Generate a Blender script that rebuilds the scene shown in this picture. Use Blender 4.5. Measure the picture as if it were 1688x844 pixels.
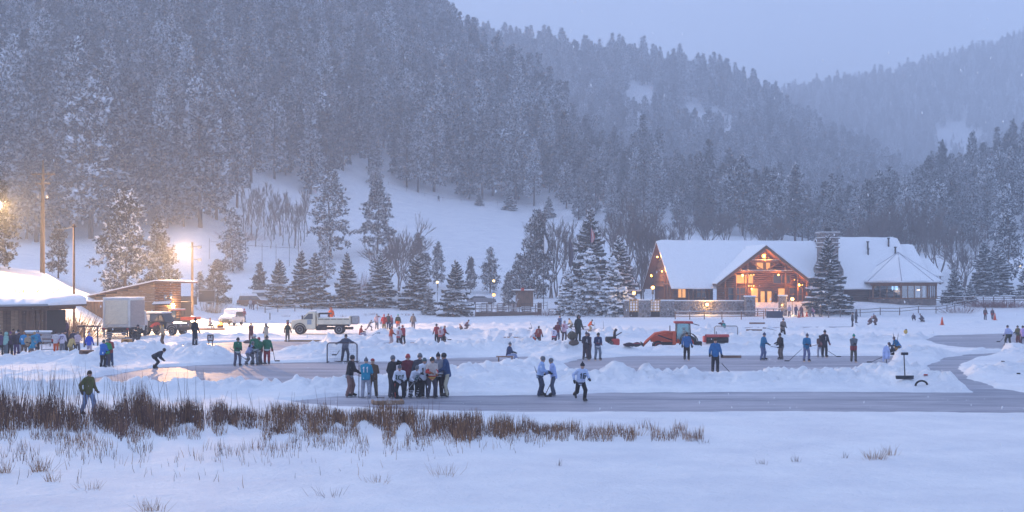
import bpy, bmesh, math, random
import numpy as np
from mathutils import Vector, Matrix, Euler

R = math.radians
scene = bpy.context.scene
for _o in list(bpy.data.objects):
    bpy.data.objects.remove(_o)
COL = scene.collection

# ------------------------------------------------------------------ camera
F = 2200.0 / 1688.0          # focal length in picture widths
CAMH = 4.68
cam_d = bpy.data.cameras.new('camera')
cam_d.sensor_width = 36.0
cam_d.lens = 36.0 * F
cam_d.shift_y = 50.0 / 1688.0
cam_d.clip_start = 0.1
cam_d.clip_end = 6000
cam = bpy.data.objects.new('camera', cam_d)
COL.objects.link(cam)
cam.location = (0, 0, CAMH)
cam.rotation_euler = (R(90), 0, 0)
scene.camera = cam

# ------------------------------------------------------------------ light
SUN_EL, SUN_ROT = 18.0, 285.0
world = bpy.data.worlds.new('World')
scene.world = world
world.use_nodes = True
wn = world.node_tree
wn.nodes.clear()
w_out = wn.nodes.new('ShaderNodeOutputWorld')
w_bg = wn.nodes.new('ShaderNodeBackground')
w_sky = wn.nodes.new('ShaderNodeTexSky')
w_sky.sky_type = 'NISHITA'
w_sky.sun_disc = False
w_sky.sun_elevation = R(SUN_EL)
w_sky.sun_rotation = R(SUN_ROT)
w_sky.air_density = 1.0
w_sky.dust_density = 0.6
w_sky.ozone_density = 2.2
w_mix = wn.nodes.new('ShaderNodeMix')
w_mix.data_type = 'RGBA'
w_mix.inputs[0].default_value = 0.74           # even cloud cover over the clear sky
w_mix.inputs[7].default_value = (4.4, 5.62, 8.95, 1)
wn.links.new(w_sky.outputs[0], w_mix.inputs[6])
wn.links.new(w_mix.outputs[2], w_bg.inputs['Color'])
w_bg.inputs['Strength'].default_value = 0.085
wn.links.new(w_bg.outputs[0], w_out.inputs[0])

sun_d = bpy.data.lights.new('sun', 'SUN')
sun_d.energy = 0.8
sun_d.angle = R(14)
sun_d.color = (1.0, 0.92, 0.84)
sun = bpy.data.objects.new('sun', sun_d)
COL.objects.link(sun)
_az = R(SUN_ROT)
_dir = Vector((math.sin(_az) * math.cos(R(SUN_EL)), math.cos(_az) * math.cos(R(SUN_EL)), math.sin(R(SUN_EL))))
sun.rotation_euler = _dir.to_track_quat('Z', 'Y').to_euler()

vs = scene.view_settings
vs.view_transform = 'Standard'
vs.look = 'None'
vs.exposure = 0.84
vs.gamma = 1.0
vs.use_curve_mapping = False
cy = scene.cycles
cy.use_denoising = True
cy.max_bounces = 6
cy.diffuse_bounces = 3
cy.glossy_bounces = 2
cy.transmission_bounces = 4
cy.volume_bounces = 2
cy.transparent_max_bounces = 6
cy.sample_clamp_indirect = 4.0
cy.use_light_tree = True

# ------------------------------------------------------------------ helpers
def PT(px, py, Y):
    """photo pixel at a known distance -> point"""
    return Vector(((px - 844.0) * Y / 2200.0, Y, CAMH - (py - 472.0) * Y / 2200.0))

def YG(py, z=0.0):
    return (CAMH - z) * 2200.0 / (py - 472.0)

def GP(px, py, z=0.0):
    """photo pixel on the level z -> (x, y)"""
    Y = YG(py, z)
    return ((px - 844.0) * Y / 2200.0, Y)

def tag(o, label=None, cat=None, group=None, kind=None):
    if label: o['label'] = label
    if cat: o['category'] = cat
    if group: o['group'] = group
    if kind: o['kind'] = kind
    return o

def empty(name, loc=(0, 0, 0), rz=0.0, label=None, cat=None, group=None):
    o = bpy.data.objects.new(name, None)
    o.empty_display_size = 0.2
    COL.objects.link(o)
    o.location = loc
    o.rotation_euler = (0, 0, rz)
    return tag(o, label, cat, group)

def link_mesh(name, me, parent=None, loc=None, rot=None, scale=None):
    o = bpy.data.objects.new(name, me)
    COL.objects.link(o)
    if parent is not None: o.parent = parent
    if loc is not None: o.location = loc
    if rot is not None: o.rotation_euler = rot
    if scale is not None: o.scale = scale
    return o

def copy_tree(o, parent=None):
    c = o.copy()
    COL.objects.link(c)
    c.parent = parent
    for ch in o.children:
        copy_tree(ch, c)
    return c

class MB:
    """collects faces, builds ONE mesh object"""
    def __init__(s):
        s.v = []; s.f = []; s.m = []; s.sm = []
    def add(s, vs_, fs_, mi=0, smooth=False):
        b = len(s.v)
        s.v.extend([tuple(v) for v in vs_])
        for f in fs_:
            s.f.append(tuple(b + i for i in f)); s.m.append(mi); s.sm.append(smooth)
        return s
    def box(s, x0, x1, y0, y1, z0, z1, mi=0, mat=None):
        vs_ = [Vector((x, y, z)) for z in (z0, z1) for y in (y0, y1) for x in (x0, x1)]
        if mat is not None: vs_ = [mat @ v for v in vs_]
        return s.add(vs_, [(0, 2, 3, 1), (4, 5, 7, 6), (0, 1, 5, 4), (2, 6, 7, 3), (0, 4, 6, 2), (1, 3, 7, 5)], mi)
    def cbox(s, x0, x1, y0, y1, z0, z1, c=0.02, mi=0, mat=None):
        """box with chamfered edges"""
        vs_ = []; 
        cx, cy_, cz = (x0 + x1) / 2, (y0 + y1) / 2, (z0 + z1) / 2
        hx, hy, hz = (x1 - x0) / 2, (y1 - y0) / 2, (z1 - z0) / 2
        c = min(c, hx * .45, hy * .45, hz * .45)
        idx = {}
        for sx in (-1, 1):
            for sy in (-1, 1):
                for sz in (-1, 1):
                    for a in range(3):
                        p = [sx * hx, sy * hy, sz * hz]
                        for b in range(3):
                            if b != a: p[b] -= (sx, sy, sz)[b] * c
                        idx[(sx, sy, sz, a)] = len(vs_)
                        vs_.append(Vector((cx + p[0], cy_ + p[1], cz + p[2])))
        if mat is not None: vs_ = [mat @ v for v in vs_]
        fs_ = []
        for a in range(3):
            b, d = (a + 1) % 3, (a + 2) % 3
            for sg in (-1, 1):
                q = []
                for sb, sd in ((-1, -1), (1, -1), (1, 1), (-1, 1)):
                    k = [0, 0, 0]; k[a] = sg; k[b] = sb; k[d] = sd
                    q.append(idx[(k[0], k[1], k[2], a)])
                fs_.append(q if sg > 0 else q[::-1])
            for sb in (-1, 1):
                for sd in (-1, 1):
                    k0 = [0, 0, 0]; k1 = [0, 0, 0]
                    k0[a] = -1; k1[a] = 1
                    for k in (k0, k1): k[b] = sb; k[d] = sd
                    q = [idx[(*k0, b)], idx[(*k1, b)], idx[(*k1, d)], idx[(*k0, d)]]
                    fs_.append(q if sb * sd < 0 else q[::-1])
        for sx in (-1, 1):
            for sy in (-1, 1):
                for sz in (-1, 1):
                    q = [idx[(sx, sy, sz, a)] for a in range(3)]
                    fs_.append(q if sx * sy * sz > 0 else q[::-1])
        return s.add(vs_, fs_, mi)
    def tube(s, pts, rad, n=6, mi=0, caps=True, smooth=True):
        pts = [Vector(p) for p in pts]
        if not hasattr(rad, '__len__'): rad = [rad] * len(pts)
        vs_ = []; fs_ = []
        prev = None
        for i, p in enumerate(pts):
            d = (pts[min(i + 1, len(pts) - 1)] - pts[max(i - 1, 0)])
            if d.length < 1e-9: d = Vector((0, 0, 1))
            d.normalize()
            if prev is None:
                u = d.cross(Vector((0, 0, 1)) if abs(d.z) < .9 else Vector((1, 0, 0))).normalized()
            else:
                u = (prev - d * prev.dot(d))
                u = u.normalized() if u.length > 1e-6 else d.orthogonal().normalized()
            prev = u
            w = d.cross(u)
            for k in range(n):
                a = 2 * math.pi * k / n
                vs_.append(p + (u * math.cos(a) + w * math.sin(a)) * rad[i])
        for i in range(len(pts) - 1):
            for k in range(n):
                k2 = (k + 1) % n
                fs_.append((i * n + k, i * n + k2, (i + 1) * n + k2, (i + 1) * n + k))
        if caps:
            fs_.append(tuple(range(n))[::-1])
            fs_.append(tuple((len(pts) - 1) * n + k for k in range(n)))
        return s.add(vs_, fs_, mi, smooth)
    def rings(s, rings, mi=0, caps=True, smooth=True):
        """rings: list of lists of points, all the same length"""
        n = len(rings[0]); vs_ = [p for r in rings for p in r]; fs_ = []
        for i in range(len(rings) - 1):
            for k in range(n):
                k2 = (k + 1) % n
                fs_.append((i * n + k, i * n + k2, (i + 1) * n + k2, (i + 1) * n + k))
        if caps:
            fs_.append(tuple(range(n))[::-1])
            fs_.append(tuple((len(rings) - 1) * n + k for k in range(n)))
        return s.add(vs_, fs_, mi, smooth)
    def prism(s, poly, axis, a0, a1, mi=0, mat=None):
        """poly: 2-D outline, pushed along an axis ('x','y','z') from a0 to a1"""
        def mk(p, a):
            return Vector((a, p[0], p[1])) if axis == 'x' else Vector((p[0], a, p[1])) if axis == 'y' else Vector((p[0], p[1], a))
        n = len(poly)
        vs_ = [mk(p, a0) for p in poly] + [mk(p, a1) for p in poly]
        if mat is not None: vs_ = [mat @ v for v in vs_]
        fs_ = [tuple(range(n)), tuple(range(2 * n - 1, n - 1, -1))]
        for k in range(n):
            k2 = (k + 1) % n
            fs_.append((k, n + k, n + k2, k2))
        return s.add(vs_, fs_, mi)
    def ball(s, c, r, n=8, m=6, mi=0, sq=(1, 1, 1)):
        rg = []
        for i in range(1, m):
            t = math.pi * i / m - math.pi / 2
            rg.append([Vector((c[0] + r * sq[0] * math.cos(t) * math.cos(2 * math.pi * k / n),
                               c[1] + r * sq[1] * math.cos(t) * math.sin(2 * math.pi * k / n),
                               c[2] + r * sq[2] * math.sin(t))) for k in range(n)])
        vs_ = [p for q in rg for p in q] + [Vector((c[0], c[1], c[2] - r * sq[2])), Vector((c[0], c[1], c[2] + r * sq[2]))]
        fs_ = []
        for i in range(len(rg) - 1):
            for k in range(n):
                k2 = (k + 1) % n
                fs_.append((i * n + k, i * n + k2, (i + 1) * n + k2, (i + 1) * n + k))
        b = len(rg) * n
        for k in range(n):
            k2 = (k + 1) % n
            fs_.append((b, k2, k)); fs_.append((b + 1, (len(rg) - 1) * n + k, (len(rg) - 1) * n + k2))
        return s.add(vs_, fs_, mi, True)
    def mesh(s, name, mats, fix=True):
        me = bpy.data.meshes.new(name)
        me.from_pydata(s.v, [], s.f)
        for m in (mats if isinstance(mats, (list, tuple)) else [mats]):
            me.materials.append(m)
        me.polygons.foreach_set('material_index', s.m)
        me.polygons.foreach_set('use_smooth', s.sm)
        if fix and len(s.f) < 60000:
            bm = bmesh.new(); bm.from_mesh(me)
            bmesh.ops.recalc_face_normals(bm, faces=bm.faces)
            bm.to_mesh(me); bm.free()
        me.update()
        return me
    def build(s, name, mats, parent=None, loc=None, rot=None, fix=True):
        return link_mesh(name, s.mesh(name, mats, fix), parent, loc, rot)

def np_mesh(name, V, Fq, mats, mi=None, smooth=False):
    """fast mesh from arrays; Fq (n,3) or (n,4)"""
    me = bpy.data.meshes.new(name)
    V = np.asarray(V, np.float32); Fq = np.asarray(Fq, np.int32)
    nf, k = Fq.shape
    me.vertices.add(len(V)); me.vertices.foreach_set('co', V.ravel())
    me.loops.add(nf * k); me.loops.foreach_set('vertex_index', Fq.ravel())
    me.polygons.add(nf)
    me.polygons.foreach_set('loop_start', np.arange(0, nf * k, k, dtype=np.int32))
    for m in (mats if isinstance(mats, (list, tuple)) else [mats]):
        me.materials.append(m)
    if mi is not None: me.polygons.foreach_set('material_index', np.asarray(mi, np.int32))
    me.polygons.foreach_set('use_smooth', np.full(nf, smooth, bool))
    me.update(calc_edges=True)
    return me

# value noise -------------------------------------------------------
def _hash(i, j, s):
    n = (i.astype(np.int64) * 374761393 + j.astype(np.int64) * 668265263 + s * 144665) & 0x7fffffff
    n = ((n ^ (n >> 13)) * 1274126177) & 0x7fffffff
    n = (n ^ (n >> 16)) & 0xffff
    return n / 65535.0

def vnoise(x, y, s=0):
    x = np.asarray(x, float); y = np.asarray(y, float)
    i = np.floor(x); j = np.floor(y); fx = x - i; fy = y - j
    fx = fx * fx * (3 - 2 * fx); fy = fy * fy * (3 - 2 * fy)
    a = _hash(i, j, s); b = _hash(i + 1, j, s); c = _hash(i, j + 1, s); d = _hash(i + 1, j + 1, s)
    return (a + (b - a) * fx) * (1 - fy) + (c + (d - c) * fx) * fy

def fbm(x, y, o=4, s=0):
    t = 0; a = .5; q = 0
    for k in range(o):
        t = t + a * vnoise(x * 2 ** k + 13.7 * k, y * 2 ** k - 7.1 * k, s + k); q += a; a *= .5
    return t / q

# ------------------------------------------------------------------ materials
def nmat(name):
    m = bpy.data.materials.new(name); m.use_nodes = True
    nt = m.node_tree
    return m, nt, nt.nodes['Principled BSDF']

def _n(nt, t, **kw):
    n = nt.nodes.new(t)
    for k, v in kw.items(): setattr(n, k, v)
    return n

def mat(name, col, rough=0.7, var=0.12, scale=6.0, metal=0.0, bump=0.0, bscale=None, emit=None, estr=0.0, stretch=None, spec=0.3, ramp=None, coord='Object'):
    """principled with a noise-varied base colour"""
    m, nt, b = nmat(name)
    b.inputs['Roughness'].default_value = rough
    b.inputs['Metallic'].default_value = metal
    b.inputs['Specular IOR Level'].default_value = spec
    tc = _n(nt, 'ShaderNodeTexCoord')
    src = tc.outputs[coord]
    if stretch:
        mp = _n(nt, 'ShaderNodeMapping'); mp.inputs['Scale'].default_value = stretch
        nt.links.new(src, mp.inputs[0]); src = mp.outputs[0]
    nz = _n(nt, 'ShaderNodeTexNoise'); nz.inputs['Scale'].default_value = scale; nz.inputs['Detail'].default_value = 4
    nt.links.new(src, nz.inputs['Vector'])
    cr = _n(nt, 'ShaderNodeValToRGB')
    lo = [max(0, c * (1 - var)) for c in col]; hi = [min(1, c * (1 + var)) for c in col]
    cr.color_ramp.elements[0].position = .32; cr.color_ramp.elements[1].position = .68
    cr.color_ramp.elements[0].color = (*lo, 1); cr.color_ramp.elements[1].color = (*hi, 1)
    if ramp:
        cr.color_ramp.elements[0].color = (*ramp[0], 1); cr.color_ramp.elements[1].color = (*ramp[1], 1)
    nt.links.new(nz.outputs[0], cr.inputs[0]); nt.links.new(cr.outputs[0], b.inputs['Base Color'])
    if bump:
        bp = _n(nt, 'ShaderNodeBump'); bp.inputs['Strength'].default_value = bump
        nz2 = _n(nt, 'ShaderNodeTexNoise'); nz2.inputs['Scale'].default_value = bscale or scale * 3; nz2.inputs['Detail'].default_value = 5
        nt.links.new(src, nz2.inputs['Vector'])
        nt.links.new(nz2.outputs[0], bp.inputs['Height']); nt.links.new(bp.outputs[0], b.inputs['Normal'])
    if emit:
        b.inputs['Emission Color'].default_value = (*emit, 1); b.inputs['Emission Strength'].default_value = estr
    return m

_cache = {}
def cm(col, rough=0.75, var=0.15, **kw):
    """cached plain cloth / paint material by colour"""
    key = (tuple(round(c, 3) for c in col), rough, var, tuple(sorted(kw.items())))
    if key not in _cache:
        kw.setdefault('spec', .10 if rough > .7 else .35); _cache[key] = mat('surface', col, rough, var, kw.pop('scale', 9.0), **kw)
    return _cache[key]

SNOW = mat('snow', (0.80, 0.81, 0.84), 0.65, 0.03, 0.6, bump=0.22, bscale=5.0, spec=0.25)
SNOWCAP = mat('snow_cap', (0.80, 0.81, 0.83), 0.7, 0.03, 2.0, bump=0.3, bscale=6.0, spec=0.2)

def snow_ground():
    m, nt, b = nmat('snow_ground')
    b.inputs['Roughness'].default_value = 0.7
    b.inputs['Specular IOR Level'].default_value = 0.2
    tc = _n(nt, 'ShaderNodeTexCoord')
    big = _n(nt, 'ShaderNodeTexNoise'); big.inputs['Scale'].default_value = 0.35; big.inputs['Detail'].default_value = 6; big.inputs['Roughness'].default_value = .62
    nt.links.new(tc.outputs['Object'], big.inputs['Vector'])
    cr = _n(nt, 'ShaderNodeValToRGB')
    cr.color_ramp.elements[0].position = .3; cr.color_ramp.elements[0].color = (.70, .72, .77, 1)
    cr.color_ramp.elements[1].position = .62; cr.color_ramp.elements[1].color = (.83, .84, .86, 1)
    nt.links.new(big.outputs[0], cr.inputs[0]); nt.links.new(cr.outputs[0], b.inputs['Base Color'])
    n1 = _n(nt, 'ShaderNodeTexNoise'); n1.inputs['Scale'].default_value = 3.0; n1.inputs['Detail'].default_value = 8; n1.inputs['Roughness'].default_value = .65
    nt.links.new(tc.outputs['Object'], n1.inputs['Vector'])
    bp = _n(nt, 'ShaderNodeBump'); bp.inputs['Strength'].default_value = .55; bp.inputs['Distance'].default_value = .30
    nt.links.new(n1.outputs[0], bp.inputs['Height']); nt.links.new(bp.outputs[0], b.inputs['Normal'])
    return m

def ice_mat():
    m, nt, b = nmat('rink_ice')
    b.inputs['Specular IOR Level'].default_value = .45
    tc = _n(nt, 'ShaderNodeTexCoord')
    mp = _n(nt, 'ShaderNodeMapping'); mp.inputs['Scale'].default_value = (.10, .55, 1); mp.inputs['Rotation'].default_value = (0, 0, R(3))
    nt.links.new(tc.outputs['Object'], mp.inputs[0])
    a = _n(nt, 'ShaderNodeTexNoise'); a.inputs['Scale'].default_value = 1.0; a.inputs['Detail'].default_value = 8; a.inputs['Roughness'].default_value = .68
    nt.links.new(mp.outputs[0], a.inputs['Vector'])
    cr = _n(nt, 'ShaderNodeValToRGB')
    cr.color_ramp.elements[0].position = .36; cr.color_ramp.elements[0].color = (.17, .175, .225, 1)
    cr.color_ramp.elements[1].position = .72; cr.color_ramp.elements[1].color = (.50, .48, .53, 1)
    nt.links.new(a.outputs[0], cr.inputs[0])
    # skate scratches: thin pale lines
    mp2 = _n(nt, 'ShaderNodeMapping'); mp2.inputs['Scale'].default_value = (.25, 4.5, 1); mp2.inputs['Rotation'].default_value = (0, 0, R(-6))
    nt.links.new(tc.outputs['Object'], mp2.inputs[0])
    s = _n(nt, 'ShaderNodeTexNoise'); s.inputs['Scale'].default_value = 1.6; s.inputs['Detail'].default_value = 5; s.inputs['Distortion'].default_value = .6
    nt.links.new(mp2.outputs[0], s.inputs['Vector'])
    sr = _n(nt, 'ShaderNodeValToRGB'); sr.color_ramp.elements[0].position = .55; sr.color_ramp.elements[1].position = .72
    sr.color_ramp.elements[1].color = (.6, .6, .6, 1)
    nt.links.new(s.outputs[0], sr.inputs[0])
    mx = _n(nt, 'ShaderNodeMix', data_type='RGBA'); mx.inputs[7].default_value = (.68, .68, .72, 1)
    nt.links.new(sr.outputs[0], mx.inputs[0]); nt.links.new(cr.outputs[0], mx.inputs[6])
    nt.links.new(mx.outputs[2], b.inputs['Base Color'])
    rr = _n(nt, 'ShaderNodeMapRange'); rr.inputs[3].default_value = .48; rr.inputs[4].default_value = .75
    nt.links.new(a.outputs[0], rr.inputs[0]); nt.links.new(rr.outputs[0], b.inputs['Roughness'])
    return m

# ------------------------------------------------------------------ terrain
def lin(px, *pts):
    xs, ys = zip(*pts)
    return np.interp(px, xs, ys)

def poly_pts(L):
    return np.array([GP(*p) for p in L])

RINKS = [poly_pts(L) for L in (
    [(470, 663), (560, 654), (640, 652), (760, 653), (900, 651), (1000, 648), (1300, 646), (1500, 647), (1800, 649), (2300, 650), (2300, 690), (1800, 684), (1300, 682), (1000, 683), (800, 681), (650, 676), (520, 669)],
    [(90, 640), (110, 632), (180, 619), (260, 606), (380, 600), (540, 597), (640, 596), (760, 590), (870, 588), (880, 594), (790, 600), (720, 612), (650, 624), (560, 630), (400, 636), (250, 640)],
    [(950, 614), (925, 600), (960, 592), (1050, 587), (1180, 586), (1475, 587), (1462, 602), (1440, 613), (1330, 616), (1200, 615), (1050, 618)],
    [(590, 573), (640, 564), (760, 563), (900, 565), (960, 570), (900, 577), (760, 576), (650, 576)],
    [(300, 568), (400, 563), (520, 562), (545, 572), (500, 579), (420, 586), (330, 584), (290, 577)],
    [(600, 551), (760, 545), (900, 543), (1020, 541), (1020, 545), (900, 549), (760, 553), (640, 556)],
    [(1180, 553), (1460, 552), (1470, 556), (1180, 557)],
    [(1150, 540), (1420, 538), (1430, 541), (1150, 543)],
    [(1545, 553), (1688, 549), (1800, 552), (1800, 578), (1688, 574), (1640, 578), (1570, 572), (1520, 563)],
    [(1530, 606), (1560, 590), (1600, 584), (1650, 582), (1650, 586), (1600, 592), (1572, 604), (1592, 624), (1640, 640), (1688, 648), (1690, 652), (1620, 650), (1550, 628)],
)]

# banks of ploughed snow: photo polyline, height (m), half width (m)
BANKS = [
    ([(-60, 604), (0, 602), (60, 600), (110, 598), (150, 600)], .50, 1.6),
    ([(150, 603), (200, 592), (260, 590), (300, 589), (345, 597)], .62, 1.7),
    ([(-60, 618), (0, 620), (80, 620), (140, 616)], .25, 1.6),
    ([(-100, 650), (0, 648), (100, 648), (250, 648), (400, 646), (520, 647), (640, 643)], .42, 1.1),
    ([(640, 640), (720, 632), (780, 622), (860, 610), (900, 606)], .45, 1.7),
    ([(720, 643), (860, 636), (960, 635), (1100, 636), (1300, 635), (1450, 634), (1540, 640)], .50, 1.9),
    ([(900, 640), (1100, 628), (1300, 627), (1460, 622)], .13, 1.2),
    ([(560, 592), (620, 590), (760, 584), (850, 582), (930, 586)], .62, 2.0),
    ([(700, 584), (850, 579), (960, 578)], .55, 2.6),
    ([(960, 584), (1080, 581), (1200, 580), (1320, 579), (1480, 580)], .34, 1.5),
    ([(420, 572), (480, 567), (560, 566), (640, 566)], .5, 2.2),
    ([(520, 584), (580, 582), (640, 583)], .55, 2.2),
    ([(640, 559), (760, 558), (880, 560), (960, 563)], .62, 2.0),
    ([(330, 590), (300, 586), (250, 580), (200, 577)], .30, 2.0),
    ([(280, 566), (330, 561), (420, 559)], .35, 2.0),
    ([(1180, 568), (1300, 566), (1470, 566)], .52, 2.2),
    ([(1190, 548), (1300, 547), (1460, 547)], .42, 2.2),
    ([(1000, 560), (1080, 556), (1180, 557)], .65, 3.0),
    ([(1490, 566), (1530, 561), (1570, 559)], .50, 2.0),
    ([(1480, 592), (1510, 590), (1540, 588)], .50, 2.0),
    ([(1450, 626), (1490, 618), (1520, 620)], .40, 2.0),
    ([(1660, 584), (1688, 588), (1760, 590)], .55, 2.0),
    ([(1640, 620), (1688, 614), (1760, 612)], .42, 2.4),
    ([(600, 541), (760, 539), (900, 538)], .35, 2.4),
    ([(1480, 534), (1600, 536), (1688, 535)], .3, 2.5),
]
BANKS = [(np.array([GP(*p) for p in L]), h, w) for L, h, w in BANKS]

def seg_d(x, y, P):
    best = np.full(np.shape(x), 1e9)
    for a, b in zip(P[:-1], P[1:]):
        d = b - a; L2 = max(d @ d, 1e-9)
        t = np.clip(((x - a[0]) * d[0] + (y - a[1]) * d[1]) / L2, 0, 1)
        best = np.minimum(best, np.hypot(x - a[0] - t * d[0], y - a[1] - t * d[1]))
    return best

def poly_sd(x, y, P):
    """signed distance, negative inside"""
    d = seg_d(x, y, np.vstack([P, P[:1]]))
    ins = np.zeros(np.shape(x), bool)
    n = len(P)
    for i in range(n):
        a, b = P[i], P[(i + 1) % n]
        c = (a[1] > y) != (b[1] > y)
        with np.errstate(divide='ignore', invalid='ignore'):
            xx = (b[0] - a[0]) * (y - a[1]) / (b[1] - a[1]) + a[0]
        ins ^= c & (x < xx)
    return np.where(ins, -d, d)

def smooth(t):
    t = np.clip(t, 0, 1); return t * t * (3 - 2 * t)

def lake_h(x, y):
    n1 = fbm(x * .16, y * .16, 3, 3)
    lump = fbm(x * 1.1, y * 1.1, 4, 11)
    bil = np.abs(2 * fbm(x * .95, y * .95, 2, 51) - 1) * 1.1 + .7 * np.abs(2 * vnoise(x * 2.3, y * 2.3, 57) - 1) + .45 * np.abs(2 * vnoise(x * 4.3 + 3, y * 4.3, 58) - 1)
    h = .13 + .10 * (n1 - .5) + .05 * (lump - .5)
    # foreground marsh: gently higher towards the shore the picture is taken from
    near = smooth((47 - y) / 22)
    h = h + near * (.14 + .30 * (fbm(x * .08 + 4, y * .10, 3, 8) - .4)) + .03 * near * (fbm(x * 1.7, y * 1.7, 2, 2) - .5)
    bank = np.zeros(np.shape(x))
    edge = np.full(np.shape(x), 1e9)
    for P in RINKS:
        x0, y0 = P.min(0) - 4; x1, y1 = P.max(0) + 4
        msk = (x > x0) & (x < x1) & (y > y0) & (y < y1)
        if msk.any():
            edge[msk] = np.minimum(edge[msk], poly_sd(x[msk], y[msk], P))
    for P, hh, w in BANKS:
        x0, y0 = P.min(0) - 3 * w; x1, y1 = P.max(0) + 3 * w
        msk = (x > x0) & (x < x1) & (y > y0) & (y < y1)
        if msk.any():
            xx, yy = x[msk], y[msk]
            d = seg_d(xx, yy, P)
            amp = hh * (.5 + 1.0 * fbm(xx * .33, yy * .33, 2, 21)) * (.66 + .68 * lump[msk])
            bank[msk] = np.maximum(bank[msk], amp * np.exp(-(d / w) ** 2))
    h = h + bank * (.48 + .72 * bil) + .055 * np.clip(bank / .25, 0, 1) * (bil - .8)
    wob = edge + .55 * (fbm(x * .9, y * .9, 3, 17) - .5)
    k = smooth((wob + .05) / .55)
    return np.where(edge < 3.5, -.06 * (1 - k) + h * k, h)

def land_h(px, Y):
    """ground beyond the lake shore as a profile along the distance"""
    Ys = lin(px, (-900, 96), (0, 112), (85, 117), (120, 127), (180, 138), (240, 146), (300, 150), (400, 168), (450, 190), (780, 203), (900, 199), (1000, 196), (1030, 198.5), (1560, 198), (1688, 190), (2600, 170))
    Yb = Ys + lin(px, (-900, 26), (100, 22), (200, 14), (300, 16), (400, 12), (1000, 10), (1060, 7), (1560, 8), (1688, 10))
    zb = lin(px, (-900, 8), (0, 6.6), (70, 6.1), (110, 4.6), (160, 3.3), (200, 2.4), (300, 1.8), (400, .9), (460, .7), (780, 1.0), (900, 1.4), (1000, 1.6), (1060, 2.3), (1400, 2.3), (1560, 1.4), (1688, 1.3), (2600, 2.0))
    Yc = np.full(np.shape(px), 262.0)
    zc = lin(px, (-900, 12), (0, 9.5), (200, 6.5), (300, 4.5), (400, 3.6), (600, 3.2), (800, 3.4), (1000, 3.2), (1100, 3.0), (1300, 3.0), (1560, 3.0), (2600, 4))
    Ye = lin(px, (-900, 300), (0, 300), (330, 312), (420, 350), (600, 385), (730, 400), (870, 400), (960, 352), (1100, 332), (1290, 330), (1400, 322), (1560, 312), (2600, 312))
    ze = lin(px, (-900, 20), (0, 15), (200, 17.4), (330, 18.3), (420, 26.5), (600, 30.5), (730, 29.6), (870, 27.6), (960, 20), (1100, 17.6), (1290, 16.5), (1400, 13.5), (1560, 10.6), (2600, 14))
    Yr = lin(px, (-900, 800), (720, 760), (830, 680), (900, 620), (1000, 540), (1100, 480), (1200, 440), (1290, 425), (1420, 430), (1460, 470), (1560, 500), (1688, 520), (2600, 600))
    yr = lin(px, (-900, -320), (400, -230), (600, -90), (720, 8), (830, 98), (900, 146), (1000, 192), (1100, 235), (1200, 276), (1290, 304), (1360, 318), (1420, 316), (1460, 303), (1560, 258), (1688, 202), (1800, 160), (2600, 0))
    zr = CAMH + (472 - yr) * Yr / 2200 - 16
    Yv = Yr + 170; zv = zr * .45
    Y2 = lin(px, (-900, 1150), (1350, 1150), (2600, 1250))
    y2 = lin(px, (-900, -60), (700, 18), (760, 32), (860, 38), (1040, 68), (1130, 92), (1200, 112), (1260, 142), (1330, 185), (1420, 235), (1520, 290), (2600, 330))
    z2 = CAMH + (472 - y2) * Y2 / 2200 - 17
    zv = np.minimum(zv, z2 * .5)
    Y3 = np.full(np.shape(px), 1750.0)
    y3 = lin(px, (-900, 120), (1100, 160), (1250, 148), (1330, 134), (1400, 118), (1500, 92), (1600, 62), (1688, 36), (1800, 10), (2600, -60))
    z3 = CAMH + (472 - y3) * Y3 / 2200 - 18
    knots = [(Ys, .18), (Yb, zb), (Yc, zc), (Ye, ze), (Yr, zr), (Yv, zv), (Y2, z2), (Y2 + 220, np.minimum(z2 * .8, z3 * .7)), (Y3, z3), (Y3 + 500, z3 * .7), (Y3 + 1500, z3 * .4)]
    out = np.full(np.shape(px), .18)
    for (ya, za), (yb, zb_) in zip(knots[:-1], knots[1:]):
        t = (Y - ya) / np.maximum(yb - ya, 1e-3)
        m = (t > 0)
        tt = np.clip(t, 0, 1)
        out = np.where(m, za + (zb_ - za) * tt, out)
    return out, Ys

def terrain(x, y):
    x = np.atleast_1d(np.asarray(x, float)); y = np.atleast_1d(np.asarray(y, float))
    px = 844 + 2200 * x / np.maximum(y, 40)
    L, Ys = land_h(px, y)
    # soften the knots
    L2, _ = land_h(px, y + np.maximum(1.5, (y - 150) * .035)); L1, _ = land_h(px, y - np.maximum(1.5, (y - 150) * .035))
    L = (2 * L + L1 + L2) / 4
    far = np.clip((y - 190) / 200, 0, 1)
    L = L + far * 3.0 * (fbm(x * .02, y * .02, 3, 5) - .5) + np.clip((y - 420) / 300, 0, 1) * 16 * (fbm(x * .012, y * .012, 3, 6) - .5)
    L = L + .14 * (fbm(x * .5, y * .5, 3, 9) - .5) * smooth((y - Ys) / 8)
    lk = lake_h(x, y)
    k = smooth((y - Ys + 5) / 8)
    return lk * (1 - k) + L * k

def gz(x, y):
    return float(terrain(x, y)[0])

def on_ground(px, py, z0=0.0):
    """photo pixel -> point where the sight line meets the ground"""
    Y = 20.0
    ys = np.concatenate([np.arange(22, 160, .25), np.arange(160, 900, 1.5)])
    xs = (px - 844) * ys / 2200
    zz = CAMH - (py - 472) * ys / 2200
    h = np.maximum(terrain(xs, ys), 0)
    i = np.argmax(h >= zz)
    return Vector((xs[i], ys[i], h[i]))

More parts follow.
